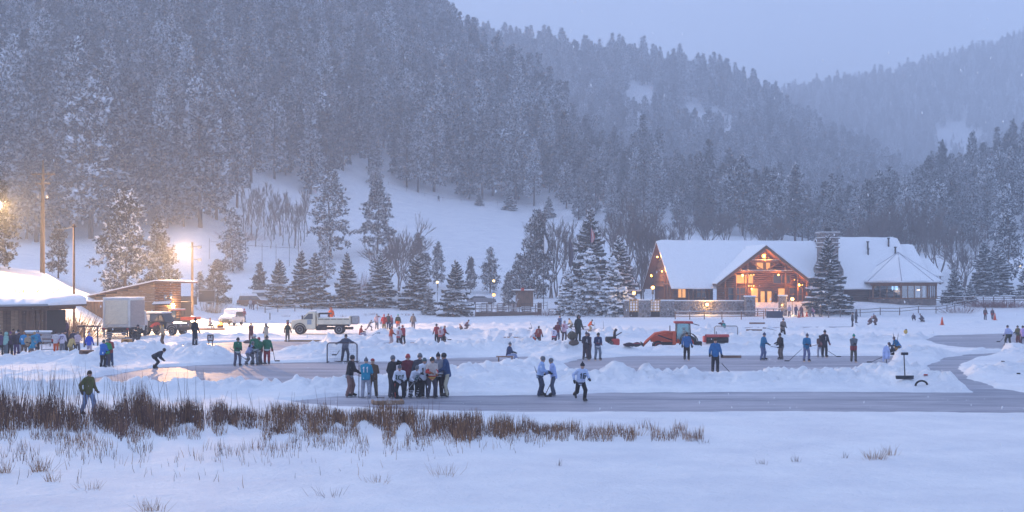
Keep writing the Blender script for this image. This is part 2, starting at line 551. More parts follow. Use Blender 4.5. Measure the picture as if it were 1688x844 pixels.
def build_ground():
    rows = np.concatenate([np.arange(-60, 22, 4.0), np.arange(22, 46, .32), np.arange(46, 122, .145), np.arange(122, 260, .9),
                           np.geomspace(260, 3200, 150)])
    cols = np.concatenate([np.arange(-900, -60, 40.0), np.arange(-60, 1750, 4.2), np.arange(1750, 2640, 40.0)])
    PXg, Yg = np.meshgrid(cols, rows)
    Xg = (PXg - 844) / 2200 * np.maximum(Yg, 40)
    Z = terrain(Xg.ravel(), Yg.ravel())
    V = np.stack([Xg.ravel(), Yg.ravel(), Z], 1)
    nr, nc = PXg.shape
    i = np.arange(nr - 1)[:, None] * nc + np.arange(nc - 1)[None]
    Fq = np.stack([i, i + 1, i + nc + 1, i + nc], -1).reshape(-1, 4)
    o = link_mesh('ground', np_mesh('ground', V, Fq, snow_ground(), smooth=True))
    tag(o, kind='structure')
    mb = MB()
    mb.add([(-150, 30, 0), (150, 30, 0), (150, 235, 0), (-150, 235, 0)], [(0, 1, 2, 3)])
    o2 = mb.build('ice', ice_mat(), fix=False)
    tag(o2, kind='structure')

build_ground()
# ------------------------------------------------------------------ trees
BARK = mat('pine_bark', (.075, .052, .042), .9, .35, 3.0, bump=.4)
GREYBARK = mat('grey_bark', (.13, .105, .10), .9, .3, 4.0)
NEEDLE = mat('pine_needles', (.034, .042, .048), .8, .5, .4)
SPRUCEN = mat('spruce_needles', (.040, .056, .056), .8, .4, .8)
RIME = mat('rime_snow', (.74, .76, .80), .75, .06, .7)
def per_tree(m, lo, hi):
    """each tree carries its own shade"""
    nt = m.node_tree; b = nt.nodes['Principled BSDF']
    src = b.inputs['Base Color'].links[0].from_socket
    oi = _n(nt, 'ShaderNodeObjectInfo'); mr = _n(nt, 'ShaderNodeMapRange'); mr.inputs[3].default_value = lo; mr.inputs[4].default_value = hi
    mx = _n(nt, 'ShaderNodeMix', data_type='RGBA', blend_type='MULTIPLY'); mx.inputs[0].default_value = 1.0
    cc = _n(nt, 'ShaderNodeCombineColor')
    nt.links.new(oi.outputs['Random'], mr.inputs[0])
    for k in range(3): nt.links.new(mr.outputs[0], cc.inputs[k])
    nt.links.new(src, mx.inputs[6]); nt.links.new(cc.outputs[0], mx.inputs[7]); nt.links.new(mx.outputs[2], b.inputs['Base Color'])
RIMEH = mat('hoar_frost', (.74, .76, .80), .75, .06, .7)
per_tree(RIMEH, .34, 1.28); per_tree(NEEDLE, .45, 2.0)

def rot_basis(d):
    d = d / (np.linalg.norm(d, axis=-1, keepdims=True) + 1e-9)
    up = np.where(np.abs(d[..., 2:3]) < .95, np.array([0, 0, 1.]), np.array([1., 0, 0]))
    u = np.cross(up, d); u /= np.linalg.norm(u, axis=-1, keepdims=True) + 1e-9
    return d, u, np.cross(d, u)

def blades(rng, base, dirs, L, W, n, spread):
    """n thin quads fanning out from each base point"""
    m = len(base)
    d = np.repeat(dirs, n, 0) + rng.normal(0, spread, (m * n, 3))
    d, u, w = rot_basis(d)
    a = rng.uniform(0, 2 * np.pi, (m * n, 1))
    s = u * np.cos(a) + w * np.sin(a)
    b = np.repeat(base, n, 0)
    LL = (np.repeat(L, n) * rng.uniform(.6, 1.2, m * n))[:, None]
    WW = (np.repeat(W, n) * rng.uniform(.7, 1.3, m * n))[:, None]
    v = np.stack([b, b + d * LL * .5 + s * WW, b + d * LL, b + d * LL * .5 - s * WW], 1)
    return v.reshape(-1, 3)

def pine_mesh(seed, h=20.0, r=4.2, base=.28, nb=64, round_top=.55, snow=.5, dens=1.0, tuft=.75, pads=6):
    rng = np.random.default_rng(seed)
    t = np.sort(rng.uniform(0, 1, nb)) ** .9
    z = h * (base + (1 - base) * t * .97)
    prof = np.clip((1 - t) ** round_top, .10, 1) * (.62 + .38 * np.clip(t / .22, 0, 1))
    L = r * prof * rng.uniform(.6, 1.15, nb)
    az = np.arange(nb) * 2.39996 + rng.normal(0, .5, nb)
    el = np.interp(t, [0, .5, 1], [-.12, .12, .65]) + rng.normal(0, .13, nb)
    bd = np.stack([np.cos(az) * np.cos(el), np.sin(az) * np.cos(el), np.sin(el)], 1)
    org = np.stack([np.zeros(nb), np.zeros(nb), z], 1)
    bases = []; dirs = []
    for i in range(nb):
        k = max(3, int((L[i] * 1.7 + 1.5) * dens))
        s = rng.uniform(.30, 1.0, k) ** .75
        p = org[i] + bd[i] * (L[i] * s)[:, None]
        p[:, 2] += -.10 * (L[i] * s) * (1 - t[i]) + rng.normal(0, .22, k)
        p += rng.normal(0, .30, (k, 3)) * [1, 1, .6]
        bases.append(p)
        dd = bd[i] * .7 + np.array([0, 0, .35]) + rng.normal(0, .45, (k, 3))
        dirs.append(dd)
    bases = np.vstack(bases); dirs = np.vstack(dirs)
    m = len(bases)
    sc = np.full(m, tuft) * rng.uniform(.7, 1.3, m)
    V1 = blades(rng, bases, dirs, sc * 1.15, sc * .17, 7, .62)
    keep = rng.uniform(0, 1, m) < snow
    sb = bases[keep] + np.array([0, 0, .12])
    sd = dirs[keep] * [1, 1, .25]
    V2 = blades(rng, sb, sd, sc[keep] * 1.1, sc[keep] * .24, pads, .50)
    # flat snow pads
    V = np.vstack([V1, V2])
    nq = len(V) // 4
    Fq = np.arange(nq * 4).reshape(-1, 4)
    mi = np.zeros(nq, int); mi[len(V1) // 4:] = 1
    crown = np_mesh('pine_crown', V, Fq, [NEEDLE, RIMEH], mi)
    mb = MB()
    bend = rng.normal(0, .25, 2)
    mb.tube([(0, 0, -1.2), (0, 0, 0), (bend[0] * .3, bend[1] * .3, h * .3), (bend[0], bend[1], h * .65), (0, 0, h * .98)],
            [.36 * h / 20, .30 * h / 20, .23 * h / 20, .13 * h / 20, .02], 6)
    for i in range(0, nb, 2):
        mb.tube([org[i], org[i] + bd[i] * L[i] * .5 + np.array([0, 0, -.05 * L[i]]), org[i] + bd[i] * L[i] * .92 + np.array([0, 0, -.1 * L[i] * (1 - t[i])])],
                [.07 * h / 20, .05 * h / 20, .015], 3, caps=False)
    trunk = mb.mesh('pine_trunk', BARK, fix=False)
    return trunk, crown

def spruce_mesh(seed, h=9.0, r=2.6, whorls=24, snow=.75, nbough=10, lumps=3, lump=.11):
    rng = np.random.default_rng(seed)
    V = []; mi = []
    def quad(a, b, c, d, m):
        V.extend([a, b, c, d]); mi.append(m)
    for w in range(whorls):
        t0 = (w + rng.uniform(-.2, .2)) / whorls
        n = max(5, int(nbough * (1 - max(t0, 0) * .5)))
        for k in range(n):
            t = min(max(t0 + rng.uniform(-.75, .75) / whorls, 0), .985)
            zc = h * (.04 + .95 * t)
            Rr = r * ((1 - t) ** .86) * (.85 + .15 * min(1, t / .08)) + .06
            a = 2 * np.pi * (k + rng.uniform(-.35, .35)) / n + w * 1.1
            L = Rr * rng.uniform(.62, 1.16)
            droop = np.interp(t, [0, .5, 1], [.42, .25, -.7]) + rng.normal(0, .08)
            ca, sa = np.cos(a), np.sin(a)
            def pt(s, side=0., up=0.):
                zz = zc - droop * L * s + .20 * L * s * s + up
                return np.array([ca * L * s - sa * side, sa * L * s + ca * side, zz])
            ns = 4 if L > .9 else 3
            ss = np.linspace(.06, 1, ns + 1)
            wd = .30 * L * np.sin(np.pi * np.clip(ss * .80 + .16, 0, 1)) + .03
            for i in range(ns):
                s0, s1 = ss[i], ss[i + 1]
                w0, w1 = wd[i], wd[i + 1]
                # needles: a sagging roof of two sheets with ragged outer edge
                for sg in (-1, 1):
                    j0, j1 = rng.uniform(.65, 1.25, 2)
                    quad(pt(s0), pt(s1), pt(s1 + .08, sg * w1 * j1, -.16 * w1 - .05), pt(s0 + .16, sg * w0 * j0, -.20 * w0 - .07), 0)
                    # hanging twigs
                    e = pt((s0 + s1) / 2 + .1, sg * (w0 + w1) * .45, -.12)
                    quad(pt((s0 + s1) / 2, sg * w0 * .3), e, e + [rng.normal(0, .05), rng.normal(0, .05), -.22 * (.5 + L * .25)], pt(s0, sg * w0 * .35, -.15), 0)
                if rng.uniform() < snow:
                    j = rng.uniform(.55, 1.05, 2); u = .07 + .05 * L
                    l0 = pt(s0 + .03, -w0 * j[0], -.03 * w0 + u * .3); r0 = pt(s0 + .03, w0 * j[1], -.03 * w0 + u * .3)
                    l1 = pt(s1, -w1 * j[1], -.03 * w1 + u * .3); r1 = pt(s1, w1 * j[0], -.03 * w1 + u * .3)
                    c0 = pt(s0, 0, u); c1 = pt(s1 + .02, 0, u)
                    quad(l0, c0, c1, l1, 1); quad(c0, r0, r1, c1, 1)
            # cushions of snow sagging over the bough
            for _ in range(lumps):
                s_ = rng.uniform(.35, 1.0); c = pt(s_, rng.normal(0, .13 * L), .02); q = lump * rng.uniform(.5, 1.5) * (.5 + .5 * min(1, L / 2))
                k8 = [c + np.array([a * q * rng.uniform(.8, 1.5), b_ * q * rng.uniform(.8, 1.5), cz * q * (.55 if cz > 0 else .5) - (abs(a) + abs(b_)) * .12 * q]) for a, b_, cz in ((-1, -1, -1), (1, -1, -1), (1, 1, -1), (-1, 1, -1), (-.6, -.6, 1), (.6, -.6, 1), (.6, .6, 1), (-.6, .6, 1))]
                for f in ((4, 5, 6, 7), (0, 1, 5, 4), (1, 2, 6, 5), (2, 3, 7, 6), (3, 0, 4, 7)): quad(*[k8[i] for i in f], 1)
    V = np.array(V)
    Fq = np.arange(len(V)).reshape(-1, 4)
    crown = np_mesh('spruce_crown', V, Fq, [SPRUCEN, RIME], mi)
    mb = MB()
    mb.tube([(0, 0, -.8), (0, 0, h * .4), (0, 0, h * 1.0)], [.02 * h, .013 * h, .01], 6)
    return mb.mesh('spruce_trunk', BARK, fix=False), crown

def bare_mesh(seed, h=9.0, spread=.35, trunks=1, levels=4, upright=.6, rad=.10):
    """leafless tree: tapering prisms that fork"""
    rng = random.Random(seed)
    tr = MB(); tw = MB()
    def grow(p, d, L, r, lv):
        q = p + d * L * .5 + Vector((rng.gauss(0, .04), rng.gauss(0, .04), 0)) * L
        e = p + d * L
        m = tr if lv >= levels - 1 else tw
        m.tube([p, q, e], [max(r, .02), max(r * .82, .018), max(r * .6, .014)], 4 if lv >= levels - 1 else 3, caps=False)
        if lv == 0: return
        n = 3 if lv > 1 else 4
        for k in range(n):
            s = rng.uniform(.45, 1.0) if k else 1.0
            b = p + d * L * s
            nd = (d + Vector((rng.gauss(0, spread), rng.gauss(0, spread), rng.gauss(0, spread * .5) + upright * .25))).normalized()
            grow(b, nd, L * rng.uniform(.55, .82), r * .55, lv - 1)
    for i in range(trunks):
        d = Vector((rng.gauss(0, .16 if trunks > 1 else .04), rng.gauss(0, .16 if trunks > 1 else .04), 1)).normalized()
        base = Vector((rng.gauss(0, .25), rng.gauss(0, .25), -.4)) if trunks > 1 else Vector((0, 0, -.4))
        grow(base, d, h * rng.uniform(.34, .42), rad * rng.uniform(.8, 1.1), levels)
    return tr.mesh('bare_trunk', GREYBARK, fix=False), tw.mesh('bare_twigs', GREYBARK, fix=False)

PINES = [pine_mesh(1, 22, 4.7, .12, 92, .60, .75, 1.4), pine_mesh(2, 24, 4.4, .10, 96, .75, 1.0, 1.4), pine_mesh(3, 19, 4.8, .13, 80, .48, .62, 1.5),
         pine_mesh(4, 25, 4.2, .14, 92, .70, .85, 1.4), pine_mesh(5, 17, 5.0, .10, 78, .42, .5, 1.5), pine_mesh(6, 21, 3.8, .06, 96, .9, 1.15, 1.4)]
PINE_H = [22, 24, 19, 25, 17, 21]
SPRUCES = [spruce_mesh(11, r=3.3, whorls=19, snow=.9, nbough=11), spruce_mesh(12, r=3.0, whorls=20, snow=.85, nbough=11), spruce_mesh(13, r=3.6, whorls=18, snow=.9, nbough=12), spruce_mesh(14, r=2.4, whorls=24, snow=.7, lumps=2, lump=.08)]
LADEN = [spruce_mesh(21, r=3.4, snow=1.3, whorls=18, nbough=12, lumps=7, lump=.19), spruce_mesh(22, r=3.2, snow=1.3, whorls=18, nbough=12, lumps=7, lump=.19)]
BARES = [bare_mesh(31, 9, .30, 1, 5, rad=.17), bare_mesh(32, 10, .26, 3, 5, rad=.15), bare_mesh(33, 8, .34, 4, 5, rad=.13), bare_mesh(34, 11, .24, 2, 5, 1.0, rad=.17)]
ASPENS = [bare_mesh(41, 8, .26, 1, 4, .8, .085), bare_mesh(42, 7, .28, 1, 4, .8, .08), bare_mesh(43, 9, .24, 1, 4, .9, .085)]

def plant_tree(kind, proto, x, y, h, href, label, cat, group=None, rz=None, z=None, wide=1.0, names=('trunk', 'crown')):
    if z is None: z = gz(x, y)
    e = empty(kind, (x, y, z - .05), random.uniform(0, 6.28) if rz is None else rz, label, cat, group)
    s = h / href
    e.scale = (s * wide, s * wide, s)
    link_mesh(names[0], proto[0], e); link_mesh(names[1], proto[1], e)
    return e

def scatter_forest():
    rng = np.random.default_rng(77)
    pts = []
    # (px range, distance range, spacing)
    def region(p0, p1, y0, y1, sp, fn):
        Y = y0
        while Y < y1:
            x0 = (p0 - 844) * Y / 2200; x1 = (p1 - 844) * Y / 2200
            xs = np.arange(x0, x1, sp) + rng.uniform(-.45, .45, len(np.arange(x0, x1, sp))) * sp
            ys = Y + rng.uniform(-.45, .45, len(xs)) * sp
            for a, b in zip(xs, ys):
                p = 844 + 2200 * a / b
                if fn(p, b): pts.append((a, b))
            Y += sp * .92
    Ye = lambda p: np.interp(p, [-900, 0, 330, 420, 600, 730, 870, 960, 1100, 1290, 1400, 1560, 2600], [296, 296, 306, 350, 388, 402, 402, 362, 338, 334, 326, 322, 322])
    Yr = lambda p: np.interp(p, [-900, 720, 830, 900, 1000, 1100, 1200, 1290, 1420, 1460, 1560, 1688, 2600], [800, 760, 680, 620, 540, 480, 440, 425, 430, 470, 500, 520, 600])
    region(-160, 1860, 290, 900, 8.8, lambda p, b: Ye(p) < b < min(Yr(p) + 25, 330 + 520))
    near = list(pts); pts.clear()
    region(-60, 1860, 880, 1200, 10.5, lambda p, b: p > 600)
    region(880, 1860, 470, 885, 11.0, lambda p, b: b > Yr(p) + 30)
    gaps = [(1052, 142, 22), (1070, 136, 14), (1146, 170, 22), (1180, 176, 18), (1205, 182, 14), (1556, 212, 14), (1580, 204, 17), (1602, 210, 12), (1228, 244, 14)]
    region(1150, 1900, 1330, 1790, 10.5, lambda p, b: True)
    far = []
    for a, b in pts:
        z = gz(a, b); p = 844 + 2200 * a / b; q = 472 - (z + 9 - CAMH) * 2200 / b
        if b > 885 and any(((p - u) / w) ** 2 + ((q - v) / (w * .8)) ** 2 < .4 + .9 * rng.uniform() for u, v, w in gaps): continue
        low = b > 885 and any(abs(p - u) < w * 1.1 and v < q < v + 46 for u, v, w in gaps)
        far.append((a, b, .35 if low else 1.0))
    return near, far

def build_forest():
    rng = np.random.default_rng(5)
    near, far = scatter_forest()
    near = np.array(near); far = np.array(far); fsz = far[:, 2]; far = far[:, :2]
    zn = terrain(near[:, 0], near[:, 1])
    # keep what the camera side can see: a tree whose top rises over the ground before it
    order = np.argsort(near[:, 1])
    near = near[order]; zn = zn[order]
    p = 844 + 2200 * near[:, 0] / near[:, 1]
    kinds = rng.integers(0, 6, len(near))
    # the lower right spur carries rounder crowns
    rs = (p > 940)
    kinds[rs] = rng.choice([0, 2, 4, 4, 2], rs.sum())
    hs = np.array([PINE_H[k] for k in kinds]) * rng.uniform(.78, 1.32, len(near))
    hs[rs] *= .72
    hs[(p < 420) & (near[:, 1] < 340)] *= 1.15
    top = 472 - (zn + hs - CAMH) * 2200 / near[:, 1]
    vis = (p > -40) & (p < 1728) & (top > -150)
    cand = np.nonzero(vis & (472 - (zn - CAMH) * 2200 / near[:, 1] > 30))[0]
    # the 300 nearest = largest in view
    size = hs[cand] / near[cand, 1]
    pick = cand[np.argsort(-size)[:296]]
    ps = set(pick.tolist())
    look = ('broad pine', 'narrow heavily frosted pine', 'round-topped pine', 'straight high-crowned pine', 'bushy dark-crowned pine', 'slim frosted pine')
    def where(q, Y, k, hh):
        spot = ('on the forest edge above the utility pole' if q < 110 else 'on the forest edge behind the long shed' if q < 300 else 'on the forest edge above the aspen grove' if q < 520 else
                'on the forest edge above the spruce row' if q < 700 else 'on the forest edge above the open meadow' if q < 880 else 'on the slope above the white flag' if q < 1000 else
                'on the wooded spur left of the lodge gable' if q < 1090 else 'on the wooded spur behind the lodge roof' if q < 1330 else 'on the wooded rise behind the chimney' if q < 1420 else 'on the wooded rise behind the pavilion' if q < 1560 else 'on the wooded rise beyond the boardwalk')
        if Y > 405 and q < 880: spot = spot.replace('on the forest edge', 'higher up the wooded hill')
        return ('tall ' if hh > 23 else 'short ' if hh < 16.5 else '') + look[k] + ' ' + spot
    for i in pick:
        lab = where(p[i], near[i, 1], kinds[i], hs[i])
        plant_tree('pine_tree', PINES[kinds[i]], near[i, 0], near[i, 1], hs[i], PINE_H[kinds[i]], lab, 'tree', 'hill pines: ' + lab, z=zn[i])
    rest = np.array([i for i in range(len(near)) if i not in ps])
    make_stuff('hill_forest', near[rest], zn[rest], hs[rest] / 21.0, rng)
    zf = terrain(far[:, 0], far[:, 1])
    make_stuff('mountain_forest', far, zf, fsz * rng.uniform(.85, 1.3, len(far)), rng)

def make_stuff(name, xy, z, s, rng):
    n = len(xy)
    me = bpy.data.meshes.new(name)
    me.vertices.add(n)
    co = np.stack([xy[:, 0], xy[:, 1], z - .1], 1).astype(np.float32)
    me.vertices.foreach_set('co', co.ravel())
    a = me.attributes.new('size', 'FLOAT', 'POINT'); a.data.foreach_set('value', s.astype(np.float32))
    a = me.attributes.new('turn', 'FLOAT', 'POINT'); a.data.foreach_set('value', rng.uniform(0, 6.28, n).astype(np.float32))
    a = me.attributes.new('pick', 'INT', 'POINT'); a.data.foreach_set('value', rng.integers(0, 6, n).astype(np.int32))
    o = link_mesh(name, me)
    tag(o, kind='stuff')
    o['label'] = 'snowy pine forest covering the hillside' if name == 'hill_forest' else 'misty pine forest covering the far mountains'
    o['category'] = 'forest'
    ng = bpy.data.node_groups.new(name, 'GeometryNodeTree')
    ng.interface.new_socket('Geometry', in_out='INPUT', socket_type='NodeSocketGeometry')
    ng.interface.new_socket('Geometry', in_out='OUTPUT', socket_type='NodeSocketGeometry')
    gi = ng.nodes.new('NodeGroupInput'); go = ng.nodes.new('NodeGroupOutput')
    ins = ng.nodes.new('GeometryNodeInstanceOnPoints')
    ci = ng.nodes.new('GeometryNodeCollectionInfo')
    ci.inputs['Collection'].default_value = proto_collection()
    ci.inputs['Separate Children'].default_value = True
    ci.inputs['Reset Children'].default_value = True
    def attr(nm, ty):
        q = ng.nodes.new('GeometryNodeInputNamedAttribute'); q.data_type = ty; q.inputs[0].default_value = nm
        return q.outputs[0]
    cxyz = ng.nodes.new('ShaderNodeCombineXYZ')
    ng.links.new(attr('turn', 'FLOAT'), cxyz.inputs[2])
    ng.links.new(gi.outputs[0], ins.inputs['Points'])
    ng.links.new(ci.outputs[0], ins.inputs['Instance'])
    ins.inputs['Pick Instance'].default_value = True
    ng.links.new(attr('pick', 'INT'), ins.inputs['Instance Index'])
    ng.links.new(cxyz.outputs[0], ins.inputs['Rotation'])
    ng.links.new(attr('size', 'FLOAT'), ins.inputs['Scale'])
    ng.links.new(ins.outputs[0], go.inputs[0])
    md = o.modifiers.new('forest', 'NODES'); md.node_group = ng

_pc = []
def proto_collection():
    if _pc: return _pc[0]
    c = bpy.data.collections.new('forest_kinds')
    for i, (t, cr) in enumerate(PINES):
        bm = bmesh.new(); bm.from_mesh(cr)
        n0 = len(bm.faces)
        bm.from_mesh(t)
        bm.faces.ensure_lookup_table()
        for f in bm.faces[n0:]: f.material_index = 2
        me = bpy.data.meshes.new('forest_pine'); bm.to_mesh(me); bm.free()
        for m in (NEEDLE, RIMEH, BARK): me.materials.append(m)
        c.objects.link(bpy.data.objects.new('forest_pine', me))
    _pc.append(c)
    return c

random.seed(4)
build_forest()
# ------------------------------------------------------------------ buildings
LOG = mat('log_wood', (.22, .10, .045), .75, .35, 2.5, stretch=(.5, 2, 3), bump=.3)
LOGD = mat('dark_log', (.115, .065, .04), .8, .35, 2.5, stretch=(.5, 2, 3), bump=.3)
PLANK = mat('plank_wood', (.17, .095, .058), .85, .35, 2.0, stretch=(2, 2, .6), bump=.3)
PLANKL = mat('weathered_plank', (.26, .165, .10), .85, .30, 2.0, stretch=(1, 1, 5), bump=.3)
FENCEW = mat('fence_wood', (.105, .07, .06), .9, .3, 4.0, bump=.3)
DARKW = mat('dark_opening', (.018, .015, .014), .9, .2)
SHAKE = mat('cedar_shake', (.19, .12, .072), .85, .4, 6.0, bump=.4)
METALD = mat('dark_metal', (.035, .036, .04), .45, .2, metal=.6)
GALV = mat('galvanised_metal', (.32, .33, .35), .45, .15, metal=.8)
FASCIA = mat('fascia_board', (.12, .065, .045), .8, .25, 3.0)
GLASSD = mat('window_glass', (.05, .06, .075), .08, .2, spec=.8)
def lit(name, col, s):
    return mat(name, (.8, .7, .5), .5, .05, emit=col, estr=s)
LAMPW = lit('lamp_glow', (1.0, .34, .02), 1.7)
LAMPY = lit('street_lamp_glow', (1.0, .70, .22), 2.0)
FLOOD = lit('flood_glow', (1.0, .82, .50), 120)
WINLIT = mat('lit_window', (.35, .2, .1), .3, .3, 1.4, emit=(1.0, .42, .10), estr=.6)
SCREEN = mat('screen_glow', (.2, .3, .5), .3, .3, 3.0, emit=(.35, .6, 1.0), estr=1.6)

def stone_mat(name, c0, c1, mortar, scale=2.2):
    m, nt, b = nmat(name)
    b.inputs['Roughness'].default_value = .9
    tc = _n(nt, 'ShaderNodeTexCoord')
    v = _n(nt, 'ShaderNodeTexVoronoi'); v.inputs['Scale'].default_value = scale
    e = _n(nt, 'ShaderNodeTexVoronoi', feature='DISTANCE_TO_EDGE'); e.inputs['Scale'].default_value = scale
    for q in (v, e): nt.links.new(tc.outputs['Object'], q.inputs['Vector'])
    sp = _n(nt, 'ShaderNodeSeparateColor'); nt.links.new(v.outputs['Color'], sp.inputs[0])
    cr = _n(nt, 'ShaderNodeValToRGB'); cr.color_ramp.elements[0].color = (*c0, 1); cr.color_ramp.elements[1].color = (*c1, 1)
    nt.links.new(sp.outputs[0], cr.inputs[0])
    er = _n(nt, 'ShaderNodeValToRGB'); er.color_ramp.elements[0].position = .02; er.color_ramp.elements[1].position = .09
    nt.links.new(e.outputs['Distance'], er.inputs[0])
    mx = _n(nt, 'ShaderNodeMix', data_type='RGBA'); mx.inputs[6].default_value = (*mortar, 1)
    nt.links.new(er.outputs[0], mx.inputs[0]); nt.links.new(cr.outputs[0], mx.inputs[7])
    nt.links.new(mx.outputs[2], b.inputs['Base Color'])
    bp = _n(nt, 'ShaderNodeBump'); bp.inputs['Strength'].default_value = .8; bp.inputs['Distance'].default_value = .1
    nt.links.new(er.outputs[0], bp.inputs['Height']); nt.links.new(bp.outputs[0], b.inputs['Normal'])
    return m
STONE = stone_mat('field_stone', (.10, .085, .085), (.27, .22, .20), (.35, .34, .36))
STONEP = stone_mat('pavilion_stone', (.13, .095, .085), (.30, .23, .19), (.10, .09, .09), 2.8)

def point_light(name, loc, power, col=(1.0, .55, .2), r=.25, parent=None):
    d = bpy.data.lights.new(name, 'POINT'); d.energy = power * .35; d.color = col; d.shadow_soft_size = r
    o = bpy.data.objects.new(name, d); COL.objects.link(o)
    if parent is not None: o.parent = parent
    o.location = loc
    return o

def flood_light(name, loc, aim, power, col, parent, cone=150):
    d = bpy.data.lights.new(name, 'SPOT'); d.energy = power; d.color = col; d.shadow_soft_size = .3; d.spot_size = R(cone); d.spot_blend = .6
    o = bpy.data.objects.new(name, d); COL.objects.link(o); o.parent = parent; o.location = loc
    o.rotation_euler = (-Vector(aim)).to_track_quat('Z', 'Y').to_euler()
    return o

def slope_slab(mb, quad, th=.25, mi=0):
    """slab from a flat quad, thickened upward along z"""
    q = [Vector(p) for p in quad]; n = len(q)
    up = Vector((0, 0, th))
    mb.add(q + [p + up for p in q], [tuple(range(n))[::-1], tuple(range(n, 2 * n))] + [(k, (k + 1) % n, n + (k + 1) % n, n + k) for k in range(n)], mi)

def log_wall(mb, p0, p1, z0, z1, d=.30, mi=0):
    z = z0 + d / 2
    p0 = Vector(p0); p1 = Vector(p1)
    while z < z1:
        mb.tube([(p0.x, p0.y, z), (p1.x, p1.y, z)], d * .54, 6, mi)
        z += d

def lodge():
    th = R(10)
    E = empty('log_lodge', (24.8, 205.0, 0), th, 'large log lodge with a steep snow-covered roof and a lamp-lit timber entrance gable', 'lodge')
    FL, EV, RG, D = 2.45, 4.87, 11.63, 15.0
    sl = (RG - EV) / 7.5
    # ---- roofs
    def gable_roof(nm, l0, l1, rg, v0=-.7, v1=15.7, vm=7.5):
        mb = MB()
        s0 = (rg - EV) / (vm)
        for (va, vb, sg) in ((v0, vm, 1), (vm, v1, -1)):
            za = EV + s0 * (va if sg > 0 else (2 * vm - va)); zb = EV + s0 * (vb if sg > 0 else (2 * vm - vb))
            slope_slab(mb, [(l0, va, za), (l1, va, za), (l1, vb, zb), (l0, vb, zb)], .16)
        rf = mb.build(nm, FASCIA, E)
        # snow blanket: a gently uneven sheet lying on the roof
        sn = MB(); rng = random.Random(int(l0 * 7 + rg))
        for (va, vb, sg) in ((v0 - .08, vm, 1), (vm, v1 + .08, -1)):
            nu, nv = int((l1 - l0) / .9) + 1, 10
            P = []
            for j in range(nv + 1):
                for i in range(nu + 1):
                    v = va + (vb - va) * j / nv; l = l0 - .06 + (l1 - l0 + .12) * i / nu
                    z = EV + s0 * (v if sg > 0 else (2 * vm - v)) + .17 + .26 + .05 * math.sin(l * 1.3 + v * .9) * rng.random() + rng.uniform(-.02, .02)
                    if i in (0, nu) or (sg > 0 and j == 0) or (sg < 0 and j == nv): z -= .16
                    P.append((l, v, z))
            fs = [(j * (nu + 1) + i, j * (nu + 1) + i + 1, (j + 1) * (nu + 1) + i + 1, (j + 1) * (nu + 1) + i) for j in range(nv) for i in range(nu)]
            sn.add(P, fs, 0, True)
            # front lip down to the boards
            lip = []
            j = 0 if sg > 0 else nv
            for i in range(nu + 1):
                a = P[j * (nu + 1) + i]; lip.append((a[0], a[1], a[2])); 
            lo = [(a[0], a[1] + (.05 if sg > 0 else -.05), a[2] - .16) for a in lip]
            n = len(lip)
            sn.add(lip + lo, [(i, i + 1, n + i + 1, n + i) for i in range(n - 1)])
            for i in (0, nu):
                side = [P[jj * (nu + 1) + i] for jj in range(nv + 1)]
                lo = [(a[0], a[1], a[2] - .2) for a in side]; n = len(side)
                sn.add(side + lo, [(q, q + 1, n + q + 1, n + q) for q in range(n - 1)])
        sn.build('roof_snow', SNOWCAP, rf, fix=False)
        return rf
    gable_roof('roof', -.5, 26.2, RG)
    gable_roof('roof', 26.25, 40.4, 12.30)
    gable_roof('roof', 40.45, 43.2, 11.2, v0=1.5, v1=13.5)
    gable_roof('roof', 43.25, 46.0, 8.9, v0=2.6, v1=12.4)
    # ---- entrance cross gable
    gc, gw, gz_ = 14.07, 7.9, 10.7
    gs = (gz_ - EV) / 7.77
    mb = MB(); sn = MB()
    for sg in (-1, 1):
        a = [(gc + sg * gw, -2.4, EV - .1), (gc, -2.4, gz_), (gc, 6.6, gz_), (gc + sg * gw, .1, EV - .1)]
        slope_slab(mb, a, .26)
        b = [(gc + sg * (gw + .05), -2.45, EV + .2), (gc, -2.45, gz_ + .30), (gc, 6.6, gz_ + .30), (gc + sg * (gw + .05), .1, EV + .2)]
        slope_slab(sn, b, .16)
    g = mb.build('entrance_roof', FASCIA, E); sn.build('roof_snow', SNOWCAP, g)
    # bargeboards
    mb = MB()
    for sg in (-1, 1):
        mb.add([(gc, -2.5, gz_ + .26), (gc + sg * (gw + .1), -2.5, EV + .1), (gc + sg * (gw + .1), -2.5, EV - .35), (gc, -2.5, gz_ - .25),
                (gc, -2.38, gz_ + .26), (gc + sg * (gw + .1), -2.38, EV + .1), (gc + sg * (gw + .1), -2.38, EV - .35), (gc, -2.38, gz_ - .25)],
               [(0, 1, 2, 3), (7, 6, 5, 4), (0, 4, 5, 1), (1, 5, 6, 2), (2, 6, 7, 3), (3, 7, 4, 0)])
    mb.build('bargeboard', LOGD, E)
    # timber truss at the front, and the recessed entrance wall
    mb = MB()
    for l in (7.6, 9.3, 11.2, 17.4, 19.4, 20.9):
        top = gz_ - gs * abs(l - gc) - .1
        post = MB(); post.tube([(l, -1.9, FL - 1.4), (l, -1.9, top)], .17, 7); post.build('post', LOG, E)
    for z, hw in ((6.95, 5.2), (8.55, 2.9)):
        b = MB(); b.tube([(gc - hw, -1.9, z), (gc + hw, -1.9, z)], .19, 7); bo = b.build('beam', LOG, E)
        c = MB(); c.cbox(gc - hw, gc + hw, -2.06, -1.74, z + .17, z + .24, .03); c.build('snow_cap', SNOWCAP, bo)
    b = MB(); b.tube([(gc, -1.9, 6.95), (gc, -1.9, gz_ - .1)], .16, 7); b.build('king_post', LOG, E)
